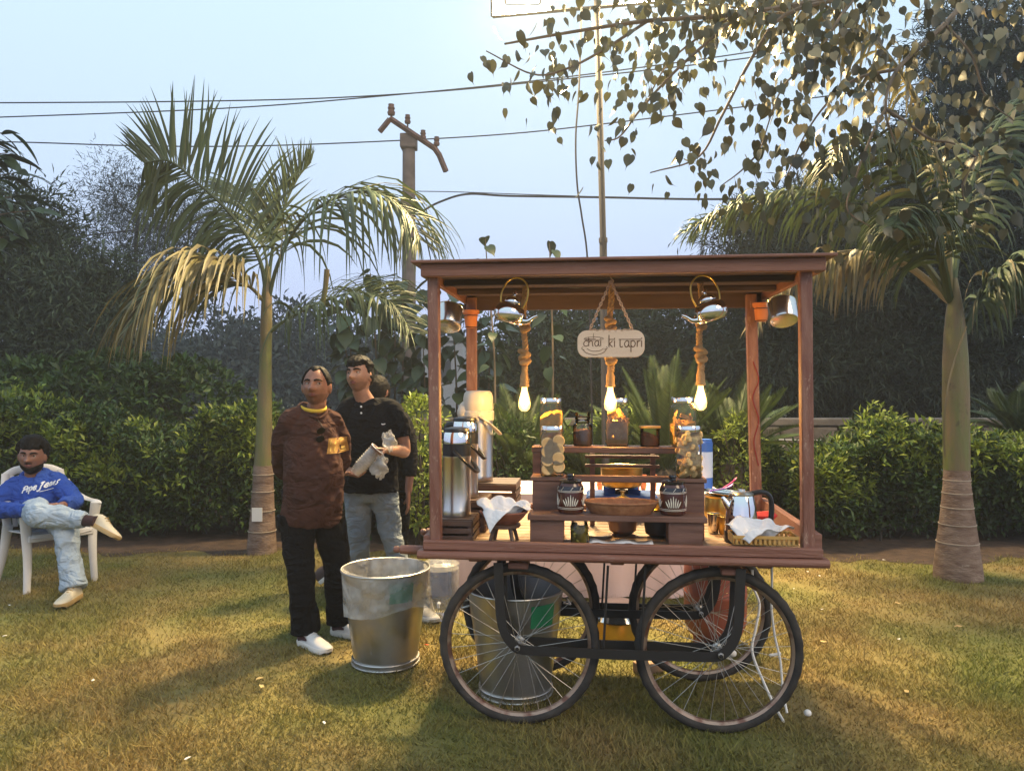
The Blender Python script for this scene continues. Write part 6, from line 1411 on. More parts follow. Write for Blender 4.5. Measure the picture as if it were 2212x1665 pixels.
def shoe(parent, pos, yaw, pitch=0.0, roll=0.0, L=.275, mu=None, ms=None, trim=None, name='shoe'):
    """toe points to -y before the yaw"""
    M = Matrix.Translation(pos) @ Matrix.Rotation(yaw, 4, 'Z') @ Matrix.Rotation(pitch, 4, 'X') @ Matrix.Rotation(roll, 4, 'Y'); k = MB(); vs = []; fs = []; n = 26
    def outline(s): return L * (.155 + .045 * math.sin(s * 3.1 + 2.6)) 
    prof = [(0.0, .030, .075), (.06, .036, .092), (.18, .037, .102), (.32, .037, .098), (.45, .040, .082), (.60, .045, .066), (.75, .046, .055), (.88, .040, .046), (.96, .028, .038), (1.0, .012, .028)]
    for s, w, h in prof:
        y = L * (.28 - s)
        for j in range(13):
            a = math.pi * j / 12; vs.append((w * math.cos(a), y, .024 + (h - .024) * math.sin(a) ** .75))
    m = len(prof)
    for i in range(m - 1):
        for j in range(12): fs.append((i * 13 + j, i * 13 + j + 1, (i + 1) * 13 + j + 1, (i + 1) * 13 + j))
    fs.append(tuple(range(12, -1, -1))); fs.append(tuple((m - 1) * 13 + j for j in range(13))); 
    for i in range(m - 1): fs.append((i * 13, (i + 1) * 13, (i + 1) * 13 + 12, i * 13 + 12))
    k.add(vs, fs, M); up_ = k.build(name, mu, parent, angle=60)
    k = MB(); vs = []; fs = []
    ring = [(w + .004, L * (.28 - s)) for s, w, h in prof]; ring = ring + [(-w, y) for w, y in ring[::-1]]
    nn = len(ring)
    for z, q in ((.0, .96), (.006, 1.0), (.026, 1.0), (.030, .95)): vs += [(x * q, y * (1 if abs(y) < .01 else 1), z + (.012 if y < -L * .6 else 0) * (z < .01)) for x, y in ring]
    for i in range(3):
        for j in range(nn): fs.append((i * nn + j, i * nn + (j + 1) % nn, (i + 1) * nn + (j + 1) % nn, (i + 1) * nn + j))
    fs.append(tuple(range(nn - 1, -1, -1))); fs.append(tuple(3 * nn + j for j in range(nn))); k.add(vs, fs, M); k.build('sole', ms, up_)
    for i in range(4):
        y = L * (.28 - .36 - .075 * i); z = .100 - .012 * i; k = MB(); k.tube([(-.022, y, z - .012), (0, y - .004, z), (.022, y, z - .012)], .0035, 6, M=M); k.build('lace', ms, up_)
    if trim:
        for sx in (-1, 1):
            k = MB(); k.tube([(sx * .0385, L * .20, .040), (sx * .0400, L * .05, .060), (sx * .041, L * -.12, .052)], [(.004, .012), (.004, .020), (.003, .006)], 6, up=(0, 0, 1), M=M); k.build('side_stripe', trim, up_)
    return up_
def drape(o, target, off=.004, axis='Y'):
    m = o.modifiers.new('drape', 'SHRINKWRAP'); m.target = target; m.wrap_method = 'PROJECT'; m.use_project_x = axis == 'X'; m.use_project_y = axis == 'Y'; m.use_negative_direction = True; m.use_positive_direction = True; m.offset = off; m.wrap_mode = 'ABOVE_SURFACE'
def dirs(r): return Vector((math.cos(r), math.sin(r), 0)), Vector((math.sin(r), -math.cos(r), 0)), (-math.sin(r), math.cos(r), 0)

# ---- the man in the brown sweater
YA = 4.43; A = thing('person', 'man in brown sweater and black trousers standing with hands behind his back', 'person', ((672 - 1106) / F_PX * YA, YA, 0))
r = R(33); s, f, u_ = dirs(r)
def V3(x, y, z): return Vector((x, y, z))
HA = Matrix.Translation(V3(.040, -.03, 1.483)) @ Matrix.Rotation(R(-3), 4, 'Z') @ Matrix.Rotation(R(-3), 4, 'X') @ Matrix.Scale(.95, 4)
shR, shL = s * -.155 + V3(0, 0, 1.295), s * .145 + V3(0, 0, 1.295)
elR, wrR = V3(-.182, .08, 1.00), V3(-.07, .19, .90); elL, wrL = V3(.125, .21, 1.02), V3(.03, .23, .91)
bm_ = MB(); add_head(bm_, HA, f * .0 + V3(.01, 0, 1.30), .054)
limb(bm_, [V3(0, 0, .80), V3(0, 0, 1.0), V3(0, 0, 1.2), V3(0, 0, 1.31)], [(.14, .10), (.14, .10), (.15, .09), (.07, .06)], up=u_)
for a, e, w in ((shR, elR, wrR), (shL, elL, wrL)): limb(bm_, [V3(a.x * .7, a.y * .7, a.z - .03), a.lerp(e, .3), e, w], [.035, .036, .036, .026])
hand(bm_, wrR, V3(.8, .15, -.5), V3(0, 1, 0), 1, .5); hand(bm_, wrL, V3(-.8, .1, -.5), V3(0, 1, 0), -1, .5)
body = fuse(bm_.build('body', M_skinA, A), .0045, 1)
def hairA(a, z):
    b_ = abs(a); hl = .74 + .10 * min(1, b_ / .55) - .80 * min(1, max(0, (b_ - .75) / .45)) - .3 * max(0, math.cos(a + math.pi))
    return max(0, min(.010, (z - hl) * .08))
def stubA(a, z): return .0032 * (z < -.30 - .12 * max(0, math.cos(a))) * (z > -.93) * (abs(a) < 1.35)
face_parts(body, HA, (.75, .12), hairA, hair_seed=1, ntex=.0012, brow=.0048, stub=stubA)
k = MB(); limb(k, [V3(0, 0, .72), f * .03 + V3(0, 0, .84), f * .05 + V3(0, 0, .98), f * .028 + V3(0, 0, 1.12), f * .005 + V3(0, 0, 1.255), V3(0, 0, 1.335), V3(.012, -.006, 1.368)], [(.178, .145), (.174, .152), (.170, .152), (.164, .130), (.146, .106), (.096, .080), (.066, .066)], 24, 30, up=u_)
for a, e, w in ((shR, elR, wrR), (shL, elL, wrL)): limb(k, [V3(a.x * .25, a.y * .25, a.z + .025), V3(a.x * .78, a.y * .78, a.z - .002), a.lerp(e, .45) + (V3(-.010, 0, 0) if a is shR else V3(.010, .0, 0)), e, e.lerp(w, .85)], [.045, .062, .062, .056, .042])
sw = fuse(k.build('sweater', M_sweater, A), .008, 4, .030, .085)
k = MB(); pts = [V3(.016, -.012, 1.366) + (s * math.cos(a) * .070 + f * math.sin(a) * .070) + V3(0, 0, -.022 * max(0, math.sin(a))) for a in np.linspace(0, 6.283, 25)[:-1]]; k.tube(pts, [(.0055, .011)] * 24, 8, closed=True); k.build('tshirt_collar', M_yellow, A)
k = MB(); pts = [V3(.012, -.008, 1.350) + (s * math.cos(a) * .078 + f * math.sin(a) * .085) + V3(0, 0, -.045 * max(0, math.sin(a)) ** 2) for a in np.linspace(0, 6.283, 25)[:-1]]; k.tube(pts, .008, 8, closed=True); k.build('sweater_collar', M_sweater, sw)
k = MB(); pn = []
for i in range(9):
    for q in range(9): pn.append((.118 + .066 * i / 8, -.25, 1.105 + .085 * q / 8))
k.add(pn, [(i * 9 + q, (i + 1) * 9 + q, (i + 1) * 9 + q + 1, i * 9 + q + 1) for i in range(8) for q in range(8)]); o = k.build('chest_patch', M_patch, sw); drape(o, sw, .004)
for x, zz in ((.128, 1.168), (.146, 1.168), (.164, 1.168), (.130, 1.128), (.148, 1.128), (.166, 1.128)):
    k = MB(); k.add([(x + i * .005, -.25, zz + (q - 2) * .006) for i in range(2) for q in range(5)], [(q, 5 + q, 6 + q, q + 1) for q in range(4)]); o = k.build('patch_mark', M_mark, sw); drape(o, sw, .0065)
k = MB(); limb(k, [V3(0, 0, .90), V3(0, 0, .84), V3(0, 0, .76), V3(.01, .0, .70)], [(.165, .135), (.17, .14), (.165, .135), (.12, .11)], 20, 14, up=u_)
kR, aR = V3(-.045, -.07, .44), V3(-.025, -.015, .075); kL, aL = V3(.13, .09, .45), V3(.125, .17, .075)
for h_, kn, an in ((s * -.085 + V3(0, 0, .76), kR, aR), (s * .085 + V3(0, 0, .76), kL, aL)): limb(k, [h_, h_.lerp(kn, .5), kn, kn.lerp(an, .6), an + V3(0, 0, .005)], [(.100, .105), .092, .078, .076, (.078, .086)], 18, 24)
fuse(k.build('trousers', M_blacktr, A), .008, 4, .028, .085)
shoe(A, aR + V3(.025, -.03, -.073), R(48), mu=M_shoe, ms=M_sole, trim=M_maroon); shoe(A, aL + V3(.03, -.02, -.073), R(62), mu=M_shoe, ms=M_sole, trim=M_maroon)
sgl = thing('sunglasses', 'dark sunglasses hooked in the neckline of the brown sweater', 'sunglasses', M=Matrix.Translation(A.location + V3(.092, -.150, 1.215)) @ Matrix.Rotation(R(30), 4, 'Z') @ Matrix.Rotation(R(-14), 4, 'X') @ Matrix.Rotation(R(80), 4, 'Y') @ Matrix.Rotation(R(50), 4, 'Z') @ Matrix.Scale(.9, 4))
for x in (-.033, .033): k = MB(); k.lathe([(0, -.002), (.026, -.002), (.027, 0), (.026, .002), (0, .002)], 18, M=Matrix.Translation((x, 0, 0)) @ Matrix.Rotation(R(90), 4, 'X')); k.build('lens', M_lens, sgl)
k = MB(); k.tube([(-.008, 0, .005), (0, 0, .009), (.008, 0, .005)], .002, 6); k.build('bridge', M_lens, sgl)
for x in (-.062, .062): k = MB(); k.tube(catmull([(x, 0, .008), (x * .96, .05, .008), (x * .8, .10, -.006)], 8), .002, 6); k.build('temple', M_lens, sgl)

# ---- the young man in the black polo shirt
YB = 5.02; B = thing('person', 'young man in black polo shirt and grey jeans holding clear plastic cups', 'person', ((800 - 1106) / F_PX * YB, YB, 0))
r = R(-8); s, f, u_ = dirs(r)
HB = Matrix.Translation(V3(-.065, -.03, 1.550)) @ Matrix.Rotation(R(-20), 4, 'Z') @ Matrix.Rotation(R(-6), 4, 'X') @ Matrix.Rotation(R(-4), 4, 'Y') @ Matrix.Scale(.97, 4)
shR, shL = s * -.165 + V3(-.01, 0, 1.345), s * .175 + V3(0, 0, 1.335)
elR, wrR = V3(-.25, -.06, 1.06), V3(-.115, -.245, .965); elL, wrL = V3(.225, -.02, 1.065), V3(.155, -.22, 1.085)
bm_ = MB(); add_head(bm_, HB, V3(-.02, 0, 1.36), .057)
limb(bm_, [V3(0, 0, .85), V3(0, 0, 1.05), V3(0, 0, 1.25), V3(-.015, 0, 1.37)], [(.13, .09), (.13, .09), (.15, .09), (.075, .06)], up=u_)
for a, e, w in ((shR, elR, wrR), (shL, elL, wrL)): limb(bm_, [V3(a.x * .7, a.y * .7, a.z - .03), a.lerp(e, .55), e, e.lerp(w, .35), w], [.035, .042, .040, .040, .026])
hand(bm_, wrR, V3(.85, -.35, -.15), V3(.1, -.5, .9), 1, .55, 1.02); hand(bm_, wrL, V3(-.75, -.5, .1), V3(-.2, -.3, -.9), 1, .6, 1.02)
body = fuse(bm_.build('body', M_skinB, B), .0045, 1)
def hairB(a, z):
    hl = .52 - .10 * math.cos(a * 2) * (abs(a) < .8) - (.85 if abs(a) > 1.15 else 0) * min(1, (abs(a) - 1.15) * 3) - .30 * max(0, math.cos(a + math.pi))
    return max(0, min(.026, (z - hl) * .16)) * (1 if abs(a) < 1.1 or z > .5 else .5)
def beardB(a, z):
    m1 = .0016 * math.exp(-((a) / .30) ** 2) * math.exp(-((z + .335) / .045) ** 2); m2 = .0016 * (z < -.5) * (abs(a) < 1.3) * min(1, (-.5 - z) * 5); return max(m1 - .0007, 0) * 1.6
face_parts(body, HB, (-.35, .05), hairB, hair_seed=3, ntex=.0035, beardfn=beardB, stub=stubA)
k = MB(); limb(k, [V3(0, 0, .80), V3(0, 0, .92), V3(0, 0, 1.08), V3(0, 0, 1.22), V3(-.003, 0, 1.315), V3(-.012, 0, 1.375), V3(-.016, 0, 1.395)], [(.188, .145), (.182, .140), (.176, .126), (.178, .118), (.155, .100), (.098, .078), (.068, .066)], 24, 30, up=u_)
for a, e in ((shR, elR), (shL, elL)): limb(k, [V3(a.x * .25, a.y * .25, a.z + .03), V3(a.x * .80, a.y * .8, a.z + .0), a.lerp(e, .35), a.lerp(e, .66)], [.045, .064, .066, .066])
po = fuse(k.build('polo_shirt', M_polo, B), .008, 4, .022, .085)
for sx in (-1, 1):
    k = MB(); vs = []
    for i in range(7):
        a = R(90 - sx * 8) - sx * R(100) * i / 6 * 1.0 if False else R(-90 + sx * (6 + 26 * i)); c = V3(-.018, -.004, 1.386); d_ = V3(math.cos(a), math.sin(a), 0); w = .046 if i == 0 else .040
        vs += [c + d_ * .064 + V3(0, 0, .016 - (.030 if i == 0 else .012 * (i == 1))), c + d_ * (.092 + .01 * (i == 0)) + V3(0, 0, -.022 - (.038 if i == 0 else 0))]
    k.add(vs, [(2 * i, 2 * i + 2, 2 * i + 3, 2 * i + 1) for i in range(6)]); o = k.build('collar', M_polo, po); o.modifiers.new('t', 'SOLIDIFY').thickness = .004
for z, x in ((1.315, -.035), (1.355, -.04)): k = MB(); k.lathe([(0, -.003), (.0065, -.002), (.0065, .001), (0, .002)], 12, M=Matrix.Translation((x, -.128 + (z - 1.315) * .55, z)) @ Matrix.Rotation(R(90), 4, 'X')); k.build('button', M_print, po)
k = MB(); k.add([(.10 + .013 * math.cos(a), -.25, 1.245 + .008 * math.sin(a)) for a in np.linspace(math.pi, 2 * math.pi, 8)] + [(.10 + .008 * math.cos(a), -.25, 1.247 + .002 * math.sin(a)) for a in np.linspace(math.pi, 2 * math.pi, 8)], [(i, i + 1, 9 + i, 8 + i) for i in range(7)]); o = k.build('chest_logo', M_print, po); drape(o, po, .005)
k = MB(); limb(k, [V3(0, 0, .92), V3(0, 0, .86), V3(0, 0, .80), V3(0, 0, .74)], [(.155, .11), (.165, .12), (.165, .122), (.12, .10)], 20, 12, up=u_)
kR, aR = V3(-.06, -.06, .44), V3(-.07, .03, .085); kL, aL = V3(.16, -.05, .45), V3(.30, -.04, .085)
for h_, kn, an in ((s * -.085 + V3(0, 0, .79), kR, aR), (s * .09 + V3(0, 0, .79), kL, aL)): limb(k, [h_, h_.lerp(kn, .5), kn, kn.lerp(an, .6), an], [(.090, .096), .082, .066, .060, .062], 18, 24)
fuse(k.build('jeans', M_jeans, B), .008, 4, .026, .08)
shoe(B, aL + V3(.03, -.03, -.083), R(40), mu=M_shoe, ms=M_sole, trim=M_maroon); shoe(B, aR + V3(0, -.03, -.083), R(-5), mu=M_shoe, ms=M_sole, trim=M_maroon)
k = MB(); k.tube([(wrR + V3(.0, 0, .0)) + V3(-.008, .004, 0) + V3(0, math.cos(a) * .03, math.sin(a) * .03) for a in np.linspace(0, 6.283, 17)[:-1]], .005, 6, closed=True); k.build('wrist_thread', M_redcloth, B)
# cups and crumpled bag in his hands
p0, p1 = B.location + V3(-.035, -.325, .955), B.location + V3(.085, -.320, 1.085)
cs = thing('cup_stack', 'stack of clear plastic cups held between the hands of the young man', 'cups', p0); ax = (p1 - p0); L_ = ax.length; q = ax.to_track_quat('Z', 'Y').to_matrix().to_4x4()
for i in range(9):
    z = L_ * i / 11; k = MB(); k.lathe([(.034, z), (.042, z + .055), (.045, z + .056), (.045, z + .060), (.041, z + .060)], 22, M=q); k.build('cup', M_cup, cs)
pc = thing('paper_cup', 'brown paper cup with white rim at the end of the clear cup stack', 'cup', p0); k = MB(); k.lathe([(.034, L_ * .80), (.044, L_ * .80 + .06), (.042, L_ * .80 + .058), (0, L_ * .80 + .05)], 22, M=q); k.build('cup_wall', M_copper, pc)
k = MB(); k.tube([q @ Vector((.044 * math.cos(a), .044 * math.sin(a), L_ * .80 + .06)) for a in np.linspace(0, 6.283, 23)[:-1]], .003, 6, closed=True); k.build('white_rim', M_cloth, pc)
def crumple(name, label, loc, sz, seed, elong=1.0):
    t = thing(name, label, 'plastic bag', loc); r2 = random.Random(seed); k = MB(); n, m = 20, 14; vs = []; fs = []; ph = [r2.random() * 6 for _ in range(4)]
    for i in range(m + 1):
        for j in range(n):
            a, p = 2 * math.pi * j / n, math.pi * i / m; rr = sz * (1 + .20 * math.sin(3 * a + ph[0] + 3 * p) + .16 * math.sin(7 * p + ph[1] + 2 * a) + .08 * math.sin(11 * a + 5 * p + ph[2])); vs.append((rr * math.sin(p) * math.cos(a), rr * math.sin(p) * math.sin(a) * .7, -rr * elong * math.cos(p)))
    for i in range(m):
        for j in range(n): fs.append((i * n + j, i * n + (j + 1) % n, (i + 1) * n + (j + 1) % n, (i + 1) * n + j))
    k.add(vs, fs); k.build('film', M_cup, t, angle=60)
crumple('crumpled_bag', 'crumpled clear plastic bag hanging below the held cups', B.location + V3(.115, -.325, 1.0), .052, 2, 1.25); crumple('crumpled_bag', 'crumpled clear plastic sticking up from the raised hand of the young man', B.location + V3(.165, -.27, 1.145), .042, 5, 1.3)

# ---- the person half hidden behind him
YD = 5.65; DD = thing('person', 'person in black seen from behind, mostly hidden by the young man', 'person', ((838 - 1106) / F_PX * YD, YD, 0)); r = R(150); s, f, u_ = dirs(r)
HD = Matrix.Translation(V3(-.075, -.01, 1.445)) @ Matrix.Rotation(R(150), 4, 'Z') @ Matrix.Scale(.97, 4)
shR, shL = s * -.16 + V3(0, 0, 1.245), s * .16 + V3(0, 0, 1.245); bm_ = MB(); add_head(bm_, HD, V3(-.03, 0, 1.27), .055)
limb(bm_, [V3(0, 0, .8), V3(0, 0, 1.0), V3(0, 0, 1.15), V3(-.02, 0, 1.27)], [(.13, .09), (.13, .09), (.15, .09), (.075, .06)], up=u_)
arms = ((shR, shR + V3(.04, -.02, -.30), shR + V3(.03, -.06, -.52)), (shL, shL + V3(-.04, 0, -.30), shL + V3(-.02, .04, -.54)))
for a, e, w in arms: limb(bm_, [V3(a.x * .7, a.y * .7, a.z - .03), a.lerp(e, .4), e, w], [.035, .036, .036, .026]); hand(bm_, w, V3(0, -.1, -1), V3(-.5, 0, 0) if a is shR else V3(.5, 0, 0), 1, .35)
body = fuse(bm_.build('body', M_skinC, DD), .006, 3); face_parts(body, HD, (0, 0), lambda a, z: max(0, min(.010, (z - (.45 if abs(a) < .9 else -.55)) * .03)), hair_seed=5, ntex=.0015)
k = MB(); limb(k, [V3(0, 0, .74), V3(0, 0, .9), V3(0, 0, 1.1), V3(0, 0, 1.2), V3(-.02, 0, 1.27), V3(-.025, 0, 1.29)], [(.175, .125), (.175, .125), (.178, .12), (.15, .10), (.095, .078), (.068, .066)], 22, 24, up=u_)
for a, e, w in arms: limb(k, [V3(a.x * .25, a.y * .25, a.z + .03), V3(a.x * .8, a.y * .8, a.z), a.lerp(e, .5), e, e.lerp(w, .5)], [.045, .064, .066, .058, .05])
fuse(k.build('shirt', M_polo, DD), .009, 5, .015, .1)
k = MB(); limb(k, [V3(0, 0, .86), V3(0, 0, .76), V3(0, 0, .68)], [(.16, .12), (.165, .12), (.12, .10)], 18, 10, up=u_)
for h_, kn, an in ((V3(.08, 0, .74), V3(.09, .0, .42), V3(.09, .05, .085)), (V3(-.08, 0, .74), V3(-.19, -.03, .42), V3(-.42, .02, .16))): limb(k, [h_, h_.lerp(kn, .5), kn, kn.lerp(an, .6), an], [.09, .082, .066, .058, .058], 16, 20)
fuse(k.build('trousers', M_blacktr, DD), .009, 5, .015, .1)
shoe(DD, V3(.09, .04, .002), R(165), mu=M_darkshoe, ms=M_sole); shoe(DD, V3(-.44, .03, .075), R(100), pitch=R(-38), mu=M_darkshoe, ms=M_sole)

# ---- white plastic armchair and the seated man
fl, frr = Vector((-3.465, 5.51, 0)), Vector((-3.20, 5.86, 0)); sv = (frr - fl).normalized(); fv = Vector((sv.y, -sv.x, 0)); mid = (fl + frr) / 2
chM = Matrix(((sv.x, -fv.x, 0, mid.x), (sv.y, -fv.y, 0, mid.y), (0, 0, 1, 0), (0, 0, 0, 1)))    # x along the front edge, y to the back
chair = thing('plastic_armchair', 'white plastic armchair under the seated man', 'chair', M=chM)
hw = .225
k = MB(); nx_, ny_ = 12, 10; vs = []; fs = []
for j in range(ny_ + 1):
    for i in range(nx_ + 1): x = -hw + .02 + (2 * hw - .04) * i / nx_; y = -.02 + .44 * j / ny_; vs.append((x, y, .425 - .02 * math.sin(math.pi * i / nx_) - .02 * j / ny_ - (.03 * (1 - j / 1.5) ** 2 if j < 1.5 else 0)))
for j in range(ny_):
    for i in range(nx_): a = j * (nx_ + 1) + i; fs.append((a, a + 1, a + nx_ + 2, a + nx_ + 1))
k.add(vs, fs); o = k.build('seat', M_plastic, chair); o.modifiers.new('t', 'SOLIDIFY').thickness = .012
def flatleg(name, pts, ws, d=.016): 
    k = MB(); k.tube(catmull(pts, 10), [(ws[0] + (ws[1] - ws[0]) * i / 10, d) for i in range(11)], 4 * 3, up=(0, 1, 0)); return k.build(name, M_plastic, chair)
for sx in (-1, 1):
    flatleg('front_leg', [(sx * (hw + .01), .0, 0), (sx * (hw - .0), .01, .22), (sx * (hw + .005), .02, .42), (sx * (hw + .02), .0, .597)], (.024, .042), .020)
    flatleg('rear_leg', [(sx * (hw + .03), .50, 0), (sx * (hw + .0), .45, .22), (sx * (hw - .02), .42, .44)], (.022, .038), .020)
    k = MB(); k.tube(catmull([(sx * (hw + .02), -.015, .585), (sx * (hw + .03), .03, .603), (sx * (hw + .035), .22, .609), (sx * (hw + .02), .40, .66), (sx * (hw - .0), .46, .74)], 16), [(.032, .010)] * 17, 10, up=(0, 0, 1)); k.build('armrest', M_plastic, chair)
    flatleg('rear_upright', [(sx * (hw - .02), .42, .41), (sx * (hw - .01), .46, .60), (sx * (hw - .03), .50, .82)], (.030, .026))
k = MB(); k.box(-hw, hw, -.012, .006, .36, .41, .006); k.build('front_apron', M_plastic, chair)
for i in range(6): x = -.15 + .06 * i; k = MB(); k.tube(catmull([(x, .43, .42), (x, .47, .62), (x, .505, .80)], 8), [(.018, .007)] * 9, 8, up=(0, 1, 0)); k.build('back_slat', M_plastic, chair)
k = MB(); k.tube(catmull([(-hw + .03, .50, .80), (-.1, .525, .84), (.1, .525, .84), (hw - .03, .50, .80)], 14), [(.03, .010)] * 15, 10, up=(0, 1, 0)); k.build('back_top', M_plastic, chair)
k = MB(); k.lathe([(0, 0), (.017, 0), (.017, .002), (0, .002)], 18, M=Matrix.Translation((-hw - .015, -.021, .565)) @ Matrix.Rotation(R(90), 4, 'X')); k.build('orange_sticker', M_orange, chair)

C0 = Vector((-3.52, 5.80, 0)); C = thing('person', 'bearded man in blue hoodie and pale jeans seated with legs crossed', 'person', C0)
def L3(x, y, Y): return P(x, y, Y) - C0
r = R(14); s, f, u_ = dirs(r)
nk = L3(72, 1030, 5.78); HC = Matrix.Translation(L3(70, 985, 5.72)) @ Matrix.Rotation(R(14), 4, 'Z') @ Matrix.Rotation(R(4), 4, 'X') @ Matrix.Rotation(R(3), 4, 'Y') @ Matrix.Scale(1.06, 4)
shR, shL = L3(22, 1048, 5.74), L3(122, 1034, 5.80); elR, wrR = L3(-14, 1100, 5.66), L3(66, 1104, 5.36); elL, wrL = L3(160, 1083, 5.66), L3(132, 1092, 5.43)
hip = L3(100, 1140, 5.84); hip.z = .50
bm_ = MB(); add_head(bm_, HC, nk + V3(0, 0, -.03), .058); limb(bm_, [hip, hip.lerp(nk, .5), nk + V3(0, 0, -.02)], [(.13, .10), (.14, .10), (.08, .07)], up=u_)
for a, e, w in ((shR, elR, wrR), (shL, elL, wrL)): limb(bm_, [nk.lerp(a, .6), a.lerp(e, .4), e, w], [.035, .036, .036, .027])
hand(bm_, wrL, V3(-1, -.15, .02), V3(0, -.5, -1), 1, .35); hand(bm_, wrR, V3(1, -.1, .05), V3(0, .4, -1), -1, .4)
body = fuse(bm_.build('body', M_skinC, C), .0045, 1)
def hairC(a, z):
    hl = .45 - .9 * (abs(a) > 1.2) * min(1, (abs(a) - 1.2) * 3) - .3 * max(0, math.cos(a + math.pi)); return max(0, min(.036, (z - hl) * .075)) * (1 if z > .3 else .5)
def beardC(a, z):
    edge_ = -.38 - .22 * max(0, math.cos(a)) ** 3; b1 = .012 * min(1, max(0, (edge_ - z) * 6)) * (abs(a) < 1.5) * (1 if z > -.97 else .7); b1 *= 0 if (abs(a) < .26 and -.53 < z < -.36) else 1
    m1 = .0075 * math.exp(-((a) / .36) ** 4) * math.exp(-((z + .325) / .05) ** 2); return max(b1, m1 - .002, 0)
face_parts(body, HC, (.1, -.05), hairC, hair_seed=7, ntex=.003, beardfn=beardC, brow=.005)
k = MB(); limb(k, [hip + V3(0, 0, -.02), hip.lerp(nk, .3) + f * .03, hip.lerp(nk, .6) + f * .02, nk + V3(0, 0, -.10), nk + V3(0, 0, -.035), nk + V3(0, 0, .01)], [(.175, .14), (.19, .15), (.195, .145), (.17, .12), (.11, .095), (.08, .078)], 24, 28, up=u_)
for a, e, w in ((shR, elR, wrR), (shL, elL, wrL)): limb(k, [nk.lerp(a, .35) + V3(0, 0, -.03), nk.lerp(a, .85) + V3(0, 0, -.02), a.lerp(e, .5), e, e.lerp(w, .5), e.lerp(w, .88)], [.06, .075, .070, .062, .056, .046])
ho = fuse(k.build('hoodie', M_hoodie, C), .008, 4, .030, .085)
k = MB(); 
for i in range(3): pts = [nk + V3(0, .02, .012 - .02 * i) + s * math.cos(a) * (.088 + .012 * i) + f * math.sin(a) * (.085 + .01 * i) + V3(0, 0, .035 * max(0, -math.sin(a)) - .02 * max(0, math.sin(a))) for a in np.linspace(0, 6.283, 29)[:-1]]; k.tube(pts, .020, 8, closed=True)
fuse(k.build('hood', M_hoodie, ho), .008, 6, .01, .08)
G2 = {'P': [[(.25, -.1), (.35, .6), (.45, 1.15)], [(.05, .9), (.4, 1.3), (.95, 1.2), (1.0, .75), (.6, .5), (.3, .55)]], 'e': [[(.03, .42), (.55, .52), (.48, .88), (.18, .85), (.0, .42), (.15, .06), (.45, .02), (.72, .25)]], 'p': [[(.1, .8), (.05, -.6)], [(.1, .6), (.4, .9), (.65, .55), (.4, .1), (.1, .25)]],
      'J': [[(.3, 1.15), (.6, 1.32), (.95, 1.28)], [(.72, 1.3), (.62, .5), (.5, -.25), (.2, -.5), (0, -.25)]], 'a': [[(.6, .75), (.3, .9), (.02, .45), (.2, .05), (.5, .3), (.6, .75), (.6, .2), (.85, .1)]], 'n': [[(0, .8), (.05, .1)], [(.05, .5), (.3, .85), (.5, .6), (.5, .15), (.75, .1)]], 's': [[(.55, .8), (.25, .9), (.15, .6), (.5, .35), (.35, .05), (0, .15)]]}
t0 = L3(40, 1066, 5.63); t1 = L3(122, 1046, 5.63); dt = (t1 - t0) / 9.1; sc = .033; adv = 0.0
for ch, w in (('P', 1.15), ('e', .85), ('p', .85), ('e', .95), ('J', 1.15), ('e', .85), ('a', .95), ('n', .9), ('s', .8)):
    k = MB()
    for st in G2[ch]:
        path = catmull([Vector((x, 0, z)) for x, z in st], 14); pts = [t0 + dt * (adv + q.x * .95) + V3(q.z * .006, -.0, q.z * sc) for q in path]; vs = []; fs = []
        for i, p_ in enumerate(pts):
            tg = (pts[min(14, i + 1)] - pts[max(0, i - 1)]); tg.y = 0; tg.normalize(); nn = Vector((-tg.z, 0, tg.x)) * .0042; vs += [p_ + nn, p_ - nn]
        fs = [(2 * i, 2 * i + 1, 2 * i + 3, 2 * i + 2) for i in range(14)]; k.add(vs, fs)
    o = k.build('letter', M_print, ho); drape(o, ho, .004); adv += w
k = MB(); vs = []
for i in range(9): q = t0 + dt * (4.2 + i * .42) + V3(0, 0, -.022); vs += [q + V3(0, 0, .002), q - V3(0, 0, .002)]
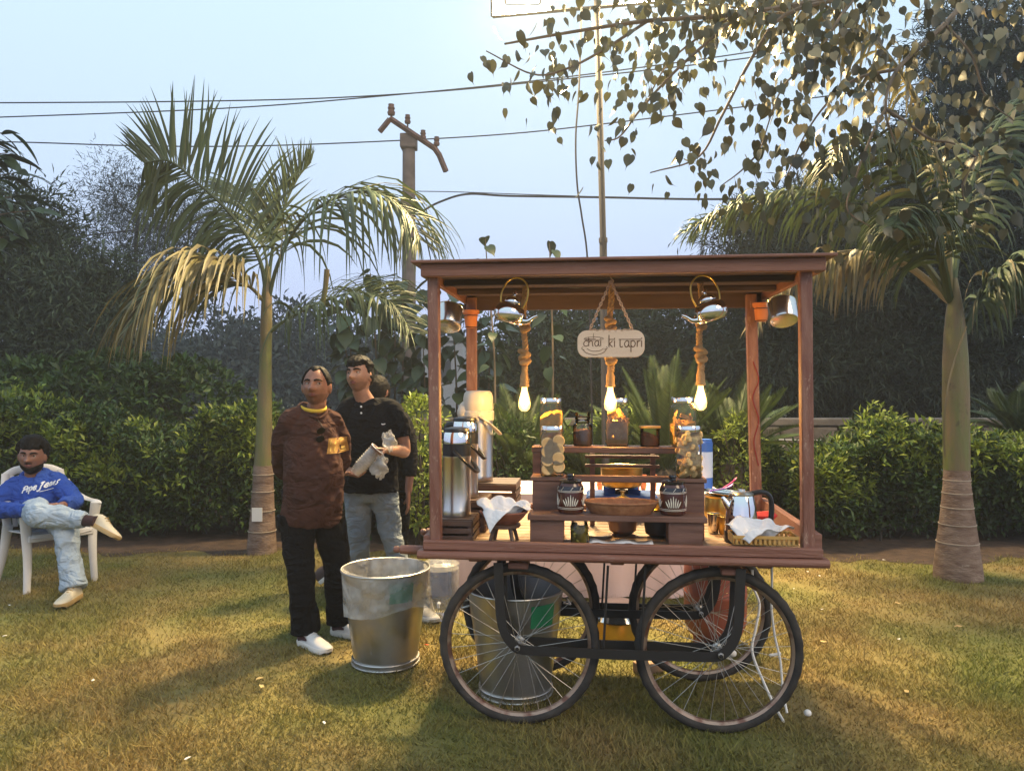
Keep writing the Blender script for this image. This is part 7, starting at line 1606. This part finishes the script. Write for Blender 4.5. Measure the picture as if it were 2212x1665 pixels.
k.add(vs, [(2 * i, 2 * i + 1, 2 * i + 3, 2 * i + 2) for i in range(8)]); o = k.build('underline', M_print, ho); drape(o, ho, .004)
k = MB(); h1, h2 = hip + s * -.08 + V3(0, -.02, 0), hip + s * .09 + V3(0, -.02, -.02)
limb(k, [hip + V3(0, .06, .05), hip + V3(0, 0, 0), hip + V3(.02, -.1, -.01)], [(.165, .12), (.175, .13), (.15, .11)], 18, 10, up=u_)
kX, aX = L3(84, 1112, 5.34), L3(184, 1124, 5.30); kS, aS = L3(140, 1142, 5.40), L3(160, 1272, 5.28)
limb(k, [h1, h1.lerp(kX, .5) + V3(0, 0, .03), kX, kX.lerp(aX, .4) + V3(0, -.0, .005), kX.lerp(aX, .75), aX], [.105, .100, (.085, .090), .080, .066, .058], 18, 30)
limb(k, [h2, h2.lerp(kS, .5), kS, kS.lerp(aS, .5), aS + V3(0, 0, .005)], [.105, .098, .082, .076, (.082, .086)], 18, 28)
fuse(k.build('jeans', M_lightjeans, C), .008, 4, .032, .085)
k = MB(); aX2 = aX + (aX - kX).normalized() * .05; limb(k, [aX - (aX - kX).normalized() * .03, aX2, aX2 + (aX - kX).normalized() * .03], [.040, .037, .040], 14, 6); k.build('sock', M_sock, C)
shoe(C, aS + V3(.005, -.03, -.07), R(4), L=.28, mu=M_shoecream, ms=M_solebrown); shoe(C, aX2 + V3(.03, -.0, -.055), R(72), pitch=R(20), roll=R(28), L=.28, mu=M_shoecream, ms=M_solebrown)

# ---------------------------------------------------------------- evening haze over the whole place
hz_m = D.materials.new('haze_air'); hz_m.use_nodes = True; n = hz_m.node_tree; n.nodes.clear()
vo = n.nodes.new('ShaderNodeVolumePrincipled'); vo.inputs['Color'].default_value = (.80, .87, 1.0, 1); vo.inputs['Density'].default_value = HAZE
vo.inputs['Anisotropy'].default_value = .2; om = n.nodes.new('ShaderNodeOutputMaterial'); n.links.new(vo.outputs[0], om.inputs['Volume'])
hb3 = MB(); hb3.box(-126, 126, -36, 146, -1, 11.5); hz = hb3.build('haze', hz_m, smooth=False); tag(hz, 'thin bluish evening haze', 'haze', kind='stuff')
